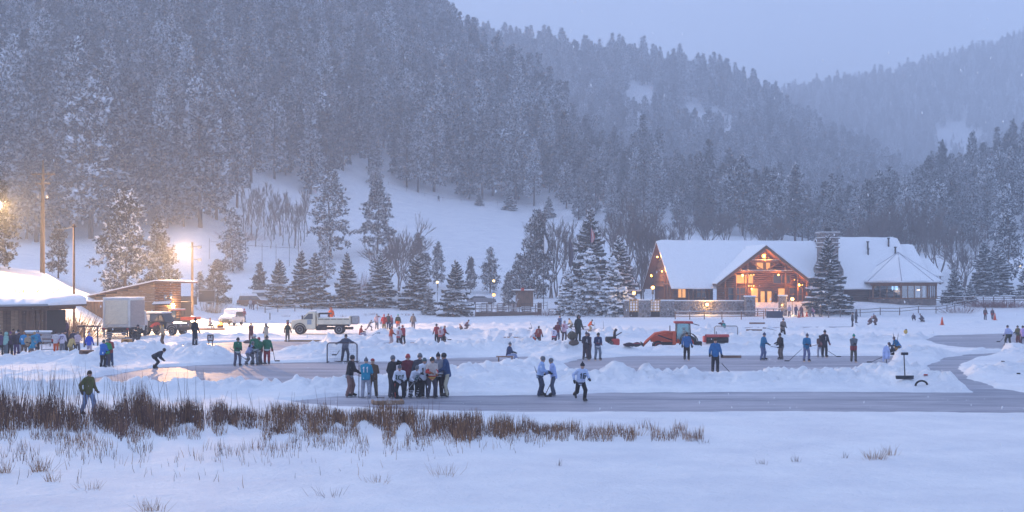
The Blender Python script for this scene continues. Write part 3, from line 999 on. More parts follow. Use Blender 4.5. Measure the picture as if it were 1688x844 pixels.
    for sg in (-1, 1):
        b = MB(); b.tube([(gc + sg * .2, -1.9, 7.1), (gc + sg * 2.4, -1.9, 8.5)], .13, 6); b.build('brace', LOG, E)
        for k, v in enumerate((-2.25, -1.45)):
            b = MB(); b.tube([(gc, v, gz_ - .15), (gc + sg * 7.4, v, EV + .1)], .13, 6); b.build('rafter', LOG, E)
    w = MB()
    w.add([(gc - 7.4, -.95, FL - 1.2), (gc + 7.4, -.95, FL - 1.2), (gc + 7.4, -.95, EV + .1), (gc, -.95, gz_ - .2), (gc - 7.4, -.95, EV + .1),
           (gc - 7.4, -.75, FL - 1.2), (gc + 7.4, -.75, FL - 1.2), (gc + 7.4, -.75, EV + .1), (gc, -.75, gz_ - .2), (gc - 7.4, -.75, EV + .1)],
          [(0, 1, 2, 3, 4), (9, 8, 7, 6, 5), (0, 5, 6, 1), (1, 6, 7, 2), (4, 9, 5, 0), (2, 7, 8, 3), (3, 8, 9, 4)])
    for z in np.arange(FL - 1.0, 9.6, .32):
        hw = 7.3 if z < EV else max(.3, (gz_ - .5 - z) / gs)
        w.tube([(gc - hw, -1.0, z), (gc + hw, -1.0, z)], .15, 5)
    w.build('entrance_wall', LOG, E)
    def window(l0, l1, z0, z1, v, m=GLASSD, nx=2, nz=2, par=None):
        f = MB()
        t = .07
        for a in np.linspace(l0, l1, nx + 1): f.cbox(a - t, a + t, v - .16, v - .02, z0 - t, z1 + t, .02)
        for a in np.linspace(z0, z1, nz + 1): f.cbox(l0 + t, l1 - t, v - .15, v - .03, a - t, a + t, .02)
        fo = f.build('window', LOG, E)
        for i in range(nx):
            for k in range(nz):
                a0 = l0 + (l1 - l0) * i / nx; a1 = l0 + (l1 - l0) * (i + 1) / nx; c0 = z0 + (z1 - z0) * k / nz; c1 = z0 + (z1 - z0) * (k + 1) / nz
                p = MB(); p.box(a0 + t, a1 - t, v - .10, v - .07, c0 + t, c1 - t); p.build('pane', m, fo)
    window(9.6, 12.4, 5.1, 6.5, -1.12, WINLIT, 2, 1)
    window(12.9, 15.2, 7.3, 8.4, -1.12, WINLIT, 2, 1)
    window(15.6, 18.4, 5.1, 6.5, -1.12, GLASSD, 2, 1)
    window(8.3, 11.2, 2.4, 4.5, -1.12, GLASSD, 3, 2)
    window(12.0, 13.2, 1.6, 4.4, -1.12, WINLIT, 1, 2)
    window(16.4, 17.6, 1.6, 4.4, -1.12, WINLIT, 1, 2)
    window(18.2, 20.4, 2.4, 4.5, -1.12, GLASSD, 2, 2)
    for l in (13.9, 15.0):
        d = MB(); d.cbox(l - .52, l + .52, -1.26, -1.12, FL - 1.2, 4.2, .02); do = d.build('door', LOGD, E)
        p = MB(); p.box(l - .32, l + .32, -1.30, -1.27, 2.2, 3.9); p.build('pane', WINLIT, do)
        h = MB(); h.tube([(l + .40 * (1 if l < 14.4 else -1), -1.33, 2.3), (l + .40 * (1 if l < 14.4 else -1), -1.33, 2.7)], .025, 5); h.build('handle', METALD, do)
    # ---- front log walls
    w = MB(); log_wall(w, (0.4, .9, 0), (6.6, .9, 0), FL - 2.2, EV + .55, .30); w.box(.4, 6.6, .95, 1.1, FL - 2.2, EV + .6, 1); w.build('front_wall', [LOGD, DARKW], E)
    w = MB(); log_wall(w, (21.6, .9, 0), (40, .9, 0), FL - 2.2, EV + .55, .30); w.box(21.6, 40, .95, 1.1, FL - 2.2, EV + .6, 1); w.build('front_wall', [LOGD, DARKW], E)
    window(3.9, 5.4, 2.9, 4.7, .78, GLASSD, 2, 2)
    window(.9, 2.2, 2.9, 4.7, .78, WINLIT, 2, 1)
    for l in (2.6, 3.3, 5.9):
        p = MB(); p.tube([(l, .5, FL - .6), (l, .5, EV + .1)], .13, 6); p.build('post', LOG, E)
    # ---- left gable end with courses of shakes
    w = MB()
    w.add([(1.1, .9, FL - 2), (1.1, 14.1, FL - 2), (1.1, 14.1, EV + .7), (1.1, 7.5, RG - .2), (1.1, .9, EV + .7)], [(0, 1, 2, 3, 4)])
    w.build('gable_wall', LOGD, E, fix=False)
    n = 8
    for k in range(n):
        z0 = EV - .2 + (RG - EV - .3) * k / n; z1 = EV - .2 + (RG - EV - .3) * (k + 1) / n + .12
        h0 = (RG - max(z0, EV)) / sl; h1 = max((RG - z1) / sl, .05)
        c = MB(); rng = random.Random(k)
        m = max(2, int(h0 * 2 / .55))
        for i in range(m):
            a0 = -h0 + 2 * h0 * i / m; a1 = -h0 + 2 * h0 * (i + 1) / m - .03
            b0 = max(-h1, min(h1, a0)); b1 = max(-h1, min(h1, a1))
            dz = rng.uniform(-.06, .06)
            if b1 - b0 < .01: b1 = b0 + .01
            c.add([(.55, 7.5 + a0, z0 + dz), (.55, 7.5 + a1, z0 + dz), (.95, 7.5 + b1, z1), (.95, 7.5 + b0, z1),
                   (.70, 7.5 + a0, z0 + dz), (.70, 7.5 + a1, z0 + dz), (1.05, 7.5 + b1, z1), (1.05, 7.5 + b0, z1)],
                  [(0, 1, 2, 3), (7, 6, 5, 4), (0, 4, 5, 1), (0, 3, 7, 4), (1, 5, 6, 2)])
        c.build('shingle_course', SHAKE, E)
    for v, z in ((1.0, 5.9), (2.6, 7.2), (4.2, 8.6)):
        p = MB(); p.tube([(-.1, v, FL - 1.8), (-.1, v, z)], .18, 7); p.build('post', LOG, E)
    b = MB(); b.tube([(-.12, .2, 5.0), (-.12, 5.2, 5.0)], .17, 7); b.build('beam', LOG, E)
    b = MB(); b.tube([(-.12, .6, 4.9), (-.12, 4.6, 8.9)], .15, 7); b.build('rafter', LOG, E)
    # ---- chimney with snow ledges
    ch = MB()
    ch.cbox(24.3, 27.0, .2, 2.4, 4.0, 12.95, .06)
    ch.cbox(23.6, 27.7, -.2, 2.6, 1.2, 7.2, .08)
    ch.add([(23.6, -.2, 7.2), (27.7, -.2, 7.2), (27.7, 2.6, 7.2), (23.6, 2.6, 7.2), (24.3, .2, 8.7), (27.0, .2, 8.7), (27.0, 2.4, 8.7), (24.3, 2.4, 8.7)],
           [(0, 1, 5, 4), (1, 2, 6, 5), (2, 3, 7, 6), (3, 0, 4, 7)])
    rng = random.Random(3)
    co = ch.build('chimney', STONE, E)
    for z in (12.15, 11.35, 10.75):
        s = MB(); s.cbox(24.12, 27.18, .02, 2.5, z, z + .16, .04); lo = s.build('ledge', STONE, co)
        s = MB(); s.cbox(24.16, 27.14, -.06, 2.4, z + .16, z + .25, .04); s.build('snow_cap', SNOWCAP, lo)
    s = MB(); s.cbox(24.05, 27.25, -.05, 2.6, 12.9, 13.15, .05); s.build('capstone', STONE, co)
    s = MB(); s.cbox(25.2, 26.0, .8, 1.7, 13.15, 13.75, .05); s.cbox(25.0, 26.2, .6, 1.9, 13.75, 13.85, .03); s.build('flue', METALD, co)
    s = MB(); s.cbox(24.1, 27.2, 0, 2.5, 13.15, 13.26, .05); s.build('snow_cap', SNOWCAP, co)
    # roof vents
    for l, v, h in ((34.4, 5.6, 1.1), (34.0, 4.6, .9), (38.2, 6.0, 1.3), (38.7, 4.6, 1.2)):
        z = EV + v * (12.30 - EV) / 7.5 + .3
        p = MB(); p.tube([(l, v, z - .3), (l, v, z + h)], .14, 7); p.tube([(l, v, z + h), (l, v, z + h + .18)], .24, 7); p.build('vent_pipe', METALD, E)
    # ---- lamps of the lodge
    def lantern(l, v, z, r=.2, pw=70, name='lantern'):
        b = MB(); b.ball((l, v, z), r, 8, 6); o = b.build(name, LAMPW, E)
        c = MB(); c.tube([(l, v, z + r), (l, v, z + r + .15)], r * .5, 6); c.build('cap', METALD, o)
        if pw: point_light('lantern_light', (l, v - r - .25, z), pw * 2.3, (1, .38, .06), .2, E)
    lantern(13.9, -1.75, 9.35, .34, 330)
    lantern(10.3, -2.2, 6.35, .22, 200)
    for l in (11.5, 11.95, 12.4): lantern(l, -1.45, 6.45, .11, 0)
    lantern(16.1, -2.2, 6.45, .15, 120)
    for l in (11.6, 12.0, 12.4): lantern(l, -1.45, 4.75, .10, 0)
    lantern(12.0, -1.6, 4.3, .14, 160)
    lantern(19.4, -2.3, 4.9, .2, 220)
    lantern(19.0, -1.5, 5.7, .1, 0); lantern(20.3, -1.5, 4.9, .1, 0)
    lantern(-.95, 5.6, 9.3, .16, 150); lantern(-.95, 9.0, 6.4, .16, 200); lantern(-.95, 3.0, 7.0, .14, 150)
    return E

lodge()

def pavilion():
    cx, cy_ = 61.6, 213.0
    E = empty('pavilion', (cx, cy_, 0), R(11), 'octagonal windowed pavilion with a snowy pointed roof on a stone base', 'pavilion')
    def ring(r, z, a0=R(22.5)): return [Vector((r * math.cos(a0 + R(45) * k), r * math.sin(a0 + R(45) * k), z)) for k in range(8)]
    b = MB(); b.rings([ring(5.95, .6), ring(5.85, 2.75)], smooth=False); b.build('stone_base', STONEP, E)
    b = MB(); b.rings([ring(6.1, 2.75), ring(6.1, 2.90)], smooth=False); b.build('sill', LOG, E)
    b = MB(); b.rings([ring(6.0, 4.75), ring(6.0, 5.2)], smooth=False); b.build('header', LOG, E)
    R0 = ring(5.8, 0)
    for k in range(8):
        a, c = R0[k], R0[(k + 1) % 8]
        p = MB(); p.tube([(a.x, a.y, 2.9), (a.x, a.y, 4.8)], .16, 6); p.build('post', LOG, E)
        d = (c - a); n = Vector((d.y, -d.x, 0)).normalized()
        for j in range(1, 4):
            q = a + d * j / 4
            p = MB(); p.cbox(-.06, .06, -.06, .06, 2.9, 4.8, .015, 0, Matrix.Translation((q.x, q.y, 0)) @ Matrix.Rotation(math.atan2(d.y, d.x), 4, 'Z')); p.build('mullion', LOG, E)
        for j in range(4):
            q0 = a + d * (j / 4 + .016); q1 = a + d * ((j + 1) / 4 - .016)
            p = MB(); p.add([(q0.x, q0.y, 2.9), (q1.x, q1.y, 2.9), (q1.x, q1.y, 4.8), (q0.x, q0.y, 4.8)], [(0, 1, 2, 3)])
            p.build('pane', PAVGLASS, E, fix=False)
    # roof
    r1 = ring(7.0, 5.15); ap = Vector((0, 0, 10.1))
    b = MB(); b.rings([r1, ring(7.0, 5.3)], smooth=False); b.build('eaves', FASCIA, E)
    sn = MB()
    for k in range(8):
        a, c = r1[k] + Vector((0, 0, .3)), r1[(k + 1) % 8] + Vector((0, 0, .3))
        N = 8; P = []
        for i in range(N + 1):
            for j in range(N + 1):
                t = i / N; u = j / N
                q = (a * (1 - u) + c * u) * (1 - t) + ap * t
                P.append(q + Vector((0, 0, .07 * math.sin(math.pi * u) * (1 - t))))
        sn.add(P, [(i * (N + 1) + j, i * (N + 1) + j + 1, (i + 1) * (N + 1) + j + 1, (i + 1) * (N + 1) + j) for i in range(N) for j in range(N)], 0, False)
        sn.add([r1[k] + Vector((0, 0, .15)), r1[(k + 1) % 8] + Vector((0, 0, .15)), c, a], [(0, 1, 2, 3)])
    rf = sn.build('roof', SNOWCAP, E)
    for k in range(8):
        a = r1[k] + Vector((0, 0, .32))
        h = MB(); h.tube([a, ap + Vector((0, 0, .02))], .07, 4); h.build('hip', RIDGEC, rf)
    # interior: floor, screen, warm lamp
    f = MB(); f.rings([ring(5.6, 2.6), ring(5.6, 2.7)], smooth=False); f.build('floor', LOGD, E)
    s = MB(); s.cbox(-2.6, -1.6, -3.1, -3.0, 4.1, 4.7, .02); s.build('screen', SCREEN, E)
    point_light('pavilion_light', (0, 0, 4.3), 190, (1, .6, .28), .3, E)
    for k, (x, y) in enumerate(((-2.5, -1.0), (.8, -2.0), (2.5, .5))):
        t = MB(); t.tube([(x, y, 2.7), (x, y, 3.4)], .07, 5); t.tube([(x, y, 3.4), (x, y, 3.46)], .6, 10); t.build('table', LOG, E)
    return E
PAVGLASS = bpy.data.materials.new('pavilion_glass'); PAVGLASS.use_nodes = True
def _pg():
    nt = PAVGLASS.node_tree; nt.nodes.clear()
    o = nt.nodes.new('ShaderNodeOutputMaterial'); mx = nt.nodes.new('ShaderNodeMixShader'); t = nt.nodes.new('ShaderNodeBsdfTransparent'); g = nt.nodes.new('ShaderNodeBsdfGlossy')
    g.inputs['Roughness'].default_value = .05; g.inputs['Color'].default_value = (.8, .85, .9, 1); t.inputs['Color'].default_value = (.75, .78, .8, 1)
    nz = nt.nodes.new('ShaderNodeTexNoise'); nz.inputs['Scale'].default_value = .6
    mr = nt.nodes.new('ShaderNodeMapRange'); mr.inputs[3].default_value = .25; mr.inputs[4].default_value = .5
    nt.links.new(nz.outputs[0], mr.inputs[0]); nt.links.new(mr.outputs[0], mx.inputs[0])
    nt.links.new(t.outputs[0], mx.inputs[1]); nt.links.new(g.outputs[0], mx.inputs[2]); nt.links.new(mx.outputs[0], o.inputs[0])
_pg()
RIDGEC = mat('hip_cap', (.42, .43, .48), .7, .1)
pavilion()

# ---- stone terrace wall with lattice gates in front of the lodge
def terrace():
    Y = 196.0
    def X(px, Yq=Y): return (px - 844) * Yq / 2200
    E = empty('stone_terrace_wall', (0, Y, 0), 0, 'rough stone terrace wall with two lamp-lit lattice gates below the lodge', 'wall')
    def blk(nm, p0, p1, z0, z1, dy0=0, dy1=1.4):
        b = MB(); b.cbox(X(p0), X(p1), dy0, dy1, z0, z1, .08)
        o = b.build(nm, STONE, E)
        rng = random.Random(int(p0))
        s = MB(); s.cbox(X(p0) + .02, X(p1) - .02, dy0 - .04, dy1 + .03, z1 + .0, z1 + .16, .07); s.build('snow_cap', SNOWCAP, o)
        # stones standing proud of the face
        n = int((X(p1) - X(p0)) * (z1 - z0) * 2.2)
        st = MB()
        for _ in range(n):
            x = rng.uniform(X(p0) + .2, X(p1) - .2); z = rng.uniform(z0 + .2, z1 - .2); r = rng.uniform(.14, .27)
            st.ball((x, dy0, z), r, 6, 4, 0, (1.2, .45, .85))
        q = st.build('proud_stones', STONE, o); q['kind'] = 'stuff'
        return o
    blk('pier', 1028, 1038, -.3, 2.55); blk('pier', 1052, 1073, -.3, 2.6, -.15); blk('pier', 1088, 1112, -.3, 2.55, -.3)
    for a, b in ((1038, 1052), (1073, 1088)):
        g = empty('lattice_gate', (0, 0, 0)); g.parent = E
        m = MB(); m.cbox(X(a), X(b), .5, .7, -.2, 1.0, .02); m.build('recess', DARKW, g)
        for k in range(4):
            x = X(a) + (X(b) - X(a)) * (k + .0) / 3
            m = MB(); m.cbox(x - .07, x + .07, -.1, .04, .9, 2.75, .02); m.build('upright', YELW, g)
        for k in range(5):
            z = 1.05 + 1.6 * k / 4
            m = MB(); m.cbox(X(a), X(b), -.06, .02, z - .05, z + .05, .02); m.build('slat', YELW, g)
    W = empty('retaining_wall', (0, 199.5, 0), 0, 'long snow-capped stone retaining wall under the lodge porch with a round lamp', 'wall')
    def X2(p): return (p - 844) * 199.5 / 2200
    b = MB(); b.cbox(X2(1112), X2(1236), 0, 1.0, .2, 2.45, .08); o = b.build('stonework', STONE, W)
    s = MB(); s.cbox(X2(1112), X2(1236), -.05, 1.05, 2.45, 2.62, .07); s.build('snow_cap', SNOWCAP, o)
    st = MB(); rng = random.Random(8)
    for _ in range(150):
        st.ball((rng.uniform(X2(1114), X2(1234)), 0, rng.uniform(.5, 2.2)), rng.uniform(.13, .26), 6, 4, 0, (1.2, .4, .85))
    st.build('proud_stones', STONE, o)['kind'] = 'stuff'
    l = MB(); l.ball((X2(1165), -.28, 1.95), .3, 8, 6); l.build('lamp', LAMPW, W)
    point_light('wall_light', (X2(1165), -.75, 1.95), 420, (1, .55, .15), .2, W)
    # pillars by the steps
    for p0, p1, Yq, zt, lab in ((1226, 1242, 199.2, 3.1, 'squat stone pillar at the end of the retaining wall'), (1282, 1294, 200.0, 3.2, 'squat stone pillar beside the porch steps with a small lamp')):
        P = empty('stone_pillar', ((p0 + p1 - 1688) / 2 * Yq / 2200, Yq - 1.0, 0), 0, lab, 'pillar')
        w = (p1 - p0) / 2 * Yq / 2200
        b = MB(); b.cbox(-w, w, -w, w, .3, zt, .1); b.build('stonework', STONE, P)
        s = MB(); s.cbox(-w - .08, w + .08, -w - .08, w + .08, zt, zt + .22, .09); s.build('snow_cap', SNOWCAP, P)
        if p0 > 1250:
            l = MB(); l.ball((-.2, -w - .1, 1.9), .13, 8, 6); l.build('lamp', LAMPW, P); point_light('pillar_light', (-.2, -w - .5, 1.9), 50, (1, .55, .15), .1, P)
YELW = mat('yellow_pine', (.46, .27, .09), .8, .25, 4.0)
terrace()

def bowl_lamp(px, py, Y, label, power=60, post=True, r=.22, m=None, base=None, col=(1, .6, .2)):
    p = PT(px, py, Y)
    zb = gz(p.x, p.y) if base is None else base
    E = empty('post_lamp', (p.x, p.y, zb), 0, label, 'lamp')
    if post:
        b = MB(); b.tube([(0, 0, -.3), (0, 0, p.z - zb - r * .8)], .05, 6); b.build('post', METALD, E)
    b = MB(); b.ball((0, 0, p.z - zb), r, 8, 6); b.build('globe', m or LAMPY, E)
    b = MB(); b.tube([(0, 0, p.z - zb + r * .8), (0, 0, p.z - zb + r * 1.2)], [r * .9, r * .2], 8); b.build('hood', METALD, E)
    if power: point_light('lamp_light', (0, -r - .3, p.z - zb), power, col, r, E)
    return E
bowl_lamp(1045, 483, 196.6, 'glowing globe lamp standing on the stone pier beside the laden spruces', 260, base=2.6, m=LAMPW, r=.28)
bowl_lamp(1076, 474, 201, 'glowing globe lamp on a post under the shingled gable end', 300, m=LAMPW, r=.3)
bowl_lamp(1306, 493, 199.0, 'bright globe lamp on a post above the people by the porch steps', 420, m=LAMPW, r=.3)
bowl_lamp(721, 465, 226, 'small yellow street lamp behind the row of spruces', 30)
bowl_lamp(631, 457, 232, 'tiny yellow street lamp seen through a snowy spruce', 10, r=.14)
bowl_lamp(814, 463, 228, 'yellow street lamp on a thin post beside the parked car', 40)
bowl_lamp(814, 486, 214, 'low amber lamp beside the dark round bush', 50, r=.28, m=LAMPW)
bowl_lamp(1682, 439, 300, 'small pink-white lamp far off among the dark trees', 15, col=(1, .7, .55))

# ---- shed, hut, retaining boards on the left bank
def shed():
    Y = 150.0
    E = empty('maintenance_shed', (0, Y, 0), 0, 'brown board shed with a long sloping snow-edged roof and a lit door', 'shed')
    def X(p, q=Y): return (p - 844) * q / 2200
    # the long side wall faces the camera, its roof line falling to the left
    xa, xb, xc = X(128), X(255), X(295)
    zt = 4.68 + 6 * Y / 2200; zl = 4.68 - 23 * Y / 2200; zb = .1
    def roofz(x): return zl + (zt - zl) * (x - xa) / (xb - xa)
    # boards of the side wall, one by one, each running level
    z = 1.0; k = 0
    rng = random.Random(2)
    while z < zt - .1:
        x0 = xa + max(0, (z + .27 - zl) / (zt - zl)) * (xb - xa)
        if xb - x0 > .5:
            b = MB(); d = rng.uniform(-.012, .012); b.cbox(x0, xb, -.05 + d, .05 + d, z, z + .27, .015); b.build('board', PLANKL, E)
        z += .285
    x = xa
    while x < xb - .1:
        b = MB(); b.cbox(x, min(x + .30, xb), -.02, .06, zb - .5, min(roofz(x) - .05, 2.3) , .01); b.build('upright_board', PLANK, E); x += .32
    # front face turned to the right: level logs, door with awning
    fr = MB()
    for z in np.arange(.2, zt - .1, .27): fr.tube([(xb, -.02, z + .13), (xc, .9, z + .13)], .14, 6)
    fr.build('front_wall', LOG, E)
    bx = MB(); bx.box(xa + .3, xc - .1, .95, 6.0, zb - .5, zl - .2); bx.build('core', DARKW, E)
    dr = MB(); dr.cbox(X(263), X(278), .1, .25, .2, 2.3, .02); d = dr.build('door', LOGD, E)
    h = MB(); h.ball((X(276), .05, 1.2), .06, 6, 4); h.build('handle', METALD, d)
    aw = MB(); aw.add([(X(254), -1.0, 2.55), (X(282), -.6, 2.6), (X(282), .6, 3.0), (X(254), .2, 2.95)], [(0, 1, 2, 3)]); aw.add([(X(254), -1.0, 2.65), (X(282), -.6, 2.7), (X(282), .6, 3.1), (X(254), .2, 3.05)], [(3, 2, 1, 0)])
    a = aw.build('awning', LOGD, E, fix=False)
    s = MB(); s.add([(X(254), -1.0, 2.68), (X(282), -.6, 2.73), (X(282), .6, 3.13), (X(254), .2, 3.08)], [(0, 1, 2, 3)]); s.build('snow_cap', SNOWCAP, a, fix=False)
    ro = MB(); slope_slab(ro, [(xa - .6, -.5, zl - .1), (xb + .2, -.5, zt + .05), (xb + .2, 6.5, zt + .05), (xa - .6, 6.5, zl - .1)], .14)
    slope_slab(ro, [(xb + .2, -.5, zt + .05), (X(303), .7, zt - .05), (X(303), 6.5, zt - .05), (xb + .2, 6.5, zt + .05)], .14)
    r = ro.build('roof', FASCIA, E)
    sn = MB(); slope_slab(sn, [(xa - .6, -.56, zl + .06), (xb + .2, -.56, zt + .2), (xb + .2, 6.5, zt + .2), (xa - .6, 6.5, zl + .06)], .13)
    slope_slab(sn, [(xb + .22, -.56, zt + .2), (X(303), .62, zt + .1), (X(303), 6.5, zt + .1), (xb + .22, 6.5, zt + .2)], .13)
    sn.build('roof_snow', SNOWCAP, r)
    for px_, zz in ((258, 3.45), (272, 3.5), (281, 3.6)):
        f = MB(); f.tube([(X(px_), .2, zz - .25), (X(px_), .2, zz + .25)], .16, 7); f.build('wall_fixture', GALV, E)
    l = MB(); l.cbox(X(283), X(287), -.1, .15, 2.3, 2.7, .04); l.build('wall_lamp', FLOOD, E)
    point_light('shed_light', (X(286), -.8, 2.4), 260, (1, .72, .36), .15, E)
    # timber retaining wall
    T = empty('timber_retaining_wall', (0, 142, 0), 0, 'low wall of upright brown planks with a snow cap behind the box truck', 'wall')
    x = X(118, 142)
    while x < X(178, 142):
        b = MB(); b.cbox(x, x + .30, -.06, .06, .0, 3.05, .02); b.build('plank', PLANK, T); x += .32
    s = MB(); s.cbox(X(116, 142), X(179, 142), -.15, .2, 3.05, 3.2, .05); s.build('snow_cap', SNOWCAP, T)
shed()

def hut():
    Y = 104.0
    def X(p, q=Y): return (p - 844) * q / 2200
    E = empty('warming_hut', (0, Y, 0), 0, 'low plank warming hut with thick snow on its flat overhanging roof', 'hut')
    x1 = X(66)
    z0 = 3.05
    x = X(-60); rng = random.Random(5)
    while x < x1 - .2:
        b = MB(); d = rng.uniform(-.02, .02); b.cbox(x, x + .29, 1.0 + d, 1.1 + d, -.1, z0 - .25, .015); b.build('plank', rng.choice([PLANK, PLANKL, LOGD]), E); x += .30
    b = MB(); b.cbox(x1 - .1, x1 + .1, 1.0, 1.25, -.1, z0 - .2, .02); b.build('corner_post', LOGD, E)
    b = MB(); b.box(X(-60), x1, 1.2, 6, -.1, z0 - .3); b.build('core', DARKW, E)
    r = MB(); r.cbox(X(-60), X(83), -.3, 9, z0 - .02, z0 + .14, .03); r.cbox(X(-60), X(70), -.1, 8, z0 - .26, z0 - .02, .03); ro = r.build('roof', LOGD, E)
    g = MB(); g.tube([(X(-60), -.38, z0 + .08), (X(82), -.38, z0 + .18)], .09, 6); g.build('gutter', GALV, ro)
    s = MB(); n, m = 30, 10; P = []
    for j in range(m + 1):
        for i in range(n + 1):
            u = i / n; v = j / m
            xx = X(-60) + (X(82) - X(-60)) * u; yy = -.42 + 9.4 * v
            e = min(1, min(1 - u, 1) * 14) * min(1, v * 7)
            P.append((xx, yy, z0 + .14 + .16 + .42 * smooth(e) * (.85 + .3 * rng.random()) * (1.1 - .35 * u) + .35 * v))
    s.add(P, [(j * (n + 1) + i, j * (n + 1) + i + 1, (j + 1) * (n + 1) + i + 1, (j + 1) * (n + 1) + i) for j in range(m) for i in range(n)], 0, True)
    lip = [P[i] for i in range(n + 1)]; lo = [(a[0], a[1], z0 + .13) for a in lip]
    s.add(lip + lo, [(i, i + 1, n + 2 + i, n + 1 + i) for i in range(n)], 0, True)
    sd = [P[j * (n + 1) + n] for j in range(m + 1)]; lo = [(a[0], a[1], z0 + .13) for a in sd]
    s.add(sd + lo, [(i, i + 1, m + 2 + i, m + 1 + i) for i in range(m)], 0, True)
    s.build('roof_snow', SNOWCAP, ro, fix=False)
    # open back wall, leaning boards and the upright beside the opening
    for p in (52, 58):
        b = MB(); b.cbox(X(p), X(p) + .22, .2, .45, -.1, z0 - .02, .02); b.build('porch_post', LOGD, E)
hut()

def kiosk():
    Y = 212.0
    def X(p): return (p - 844) * Y / 2200
    E = empty('ticket_kiosk', (0, Y, 0), 0, 'small dark wooden kiosk with a snowy roof and a red sign beyond the deck', 'kiosk')
    x0, x1 = X(850), X(879); zb, zt = .8, 3.9
    x = x0
    while x < x1 - .05:
        b = MB(); b.cbox(x, min(x + .3, x1), 0, .1, zb, zt, .015); b.build('board', PLANK, E); x += .31
    b = MB(); b.box(x0, x1, .15, 2.4, zb, zt - .02); b.build('core', LOGD, E)
    r = MB(); r.cbox(x0 - .5, x1 + .2, -.4, 2.8, zt, zt + .12, .03); ro = r.build('roof', LOGD, E)
    s = MB(); s.cbox(x0 - .5, x1 + .2, -.42, 2.8, zt + .12, zt + .32, .08); s.build('roof_snow', SNOWCAP, ro)
    g = MB(); g.cbox(X(859), X(864), -.6, -.5, zt + .05, zt + .55, .02); g.build('sign', cm((.5, .06, .03)), E)
kiosk()

def deck():
    Y = 201.0
    def X(p): return (p - 844) * Y / 2200
    E = empty('shore_deck', (0, Y, 0), 0, 'brown wooden deck with panelled railing and benches at the lake edge', 'deck')
    b = MB(); b.cbox(X(783), X(892), 0, 4.5, .1, .75, .04); b.build('platform', FENCEW, E)
    k = 0
    for p in range(784, 893, 9):
        q = MB(); q.cbox(X(p) - .06, X(p) + .06, -.06, .08, .1, 2.0, .02); q.build('post', FENCEW, E)
    tall = [(793, 810), (820, 832), (840, 853), (861, 876)]
    for a, c in tall:
        f = empty('panel', (0, 0, 0)); f.parent = E
        for z in (.85, 2.05):
            q = MB(); q.cbox(X(a), X(c), -.05, .05, z, z + .1, .02); q.build('rail', FENCEW, f)
        for p in np.arange(a, c + .1, 2.1):
            q = MB(); q.cbox(X(p) - .03, X(p) + .03, -.03, .03, .8, 2.1, .01); q.build('baluster', FENCEW, f)
    q = MB(); q.cbox(X(784), X(892), -.04, .04, 1.25, 1.35, .02); q.build('rail', FENCEW, E)
    q = MB(); q.cbox(X(784), X(892), -.06, .06, 1.35, 1.42, .02); q.build('snow_cap', SNOWCAP, E)
    q = MB(); q.cbox(X(886), X(893), .1, 1.2, .7, 2.2, .03); q.build('bin_box', FENCEW, E)
    for a in (822, 862):
        t = empty('picnic_table', (X(a + 6), 202.8, .75), 0, 'brown picnic table standing on the shore deck', 'table', 'picnic tables on the deck')
        w = .75
        m = MB(); m.cbox(-w, w, -.4, .4, .70, .78, .02); m.build('tabletop', FENCEW, t)
        for sg in (-1, 1):
            m = MB(); m.cbox(-w, w, sg * .75 - .13, sg * .75 + .13, .40, .45, .02); m.build('bench', FENCEW, t)
            m = MB(); m.tube([(sg * .55, -.7, 0), (sg * .55, .25, .7)], .05, 4); m.tube([(sg * .55, .7, 0), (sg * .55, -.25, .7)], .05, 4); m.build('leg_frame', FENCEW, t)
        m = MB(); m.cbox(-w, w, -.4, .4, .78, .88, .04); m.build('snow_cap', SNOWCAP, t)
deck()
# ------------------------------------------------------------------ vehicles
RUBBER = mat('tyre_rubber', (.02, .02, .022), .85, .3, 12)
RIMM = mat('wheel_rim', (.32, .32, .33), .4, .15, metal=.7)
CREAM = mat('cream_paint', (.62, .58, .46), .4, .08, 1.5, spec=.5)
WHITEP = mat('dirty_white_paint', (.58, .57, .55), .5, .12, 1.2, spec=.4)
BLACKP = mat('black_paint', (.025, .026, .03), .3, .2, spec=.5)
ORANGEP = mat('orange_red_paint', (.55, .075, .02), .4, .1, 2.0, spec=.5)
REDP = mat('red_paint', (.42, .035, .03), .4, .1, 2.0, spec=.5)
TAIL = mat('tail_light', (.5, .02, .02), .3, .1, emit=(1, .04, .02), estr=2.5)
CABGL = mat('cab_glass', (.10, .20, .22), .1, .15, spec=.7)

def shell(mb, prof, y0, y1, inset=.07, mi=0, top_in=0.0, zref=None):
    """side outline (x,z) pushed across the width, edges rounded off"""
    cx = sum(p[0] for p in prof) / len(prof); cz = sum(p[1] for p in prof) / len(prof)
    zmax = max(p[1] for p in prof); zr = zref if zref is not None else zmax
    def ring(y, k, s):
        out = []
        for x, z in prof:
            t = max(0, (z - zr) / max(zmax - zr, 1e-6)) if top_in else 0
            yy = y - s * top_in * t
            out.append(Vector((x + (cx - x) * k, yy, z + (cz - z) * k)))
        return out
    mb.rings([ring(y0, .035, -1), ring(y0 + inset, 0, -1), ring(y1 - inset, 0, 1), ring(y1, .035, 1)], mi, True, False)

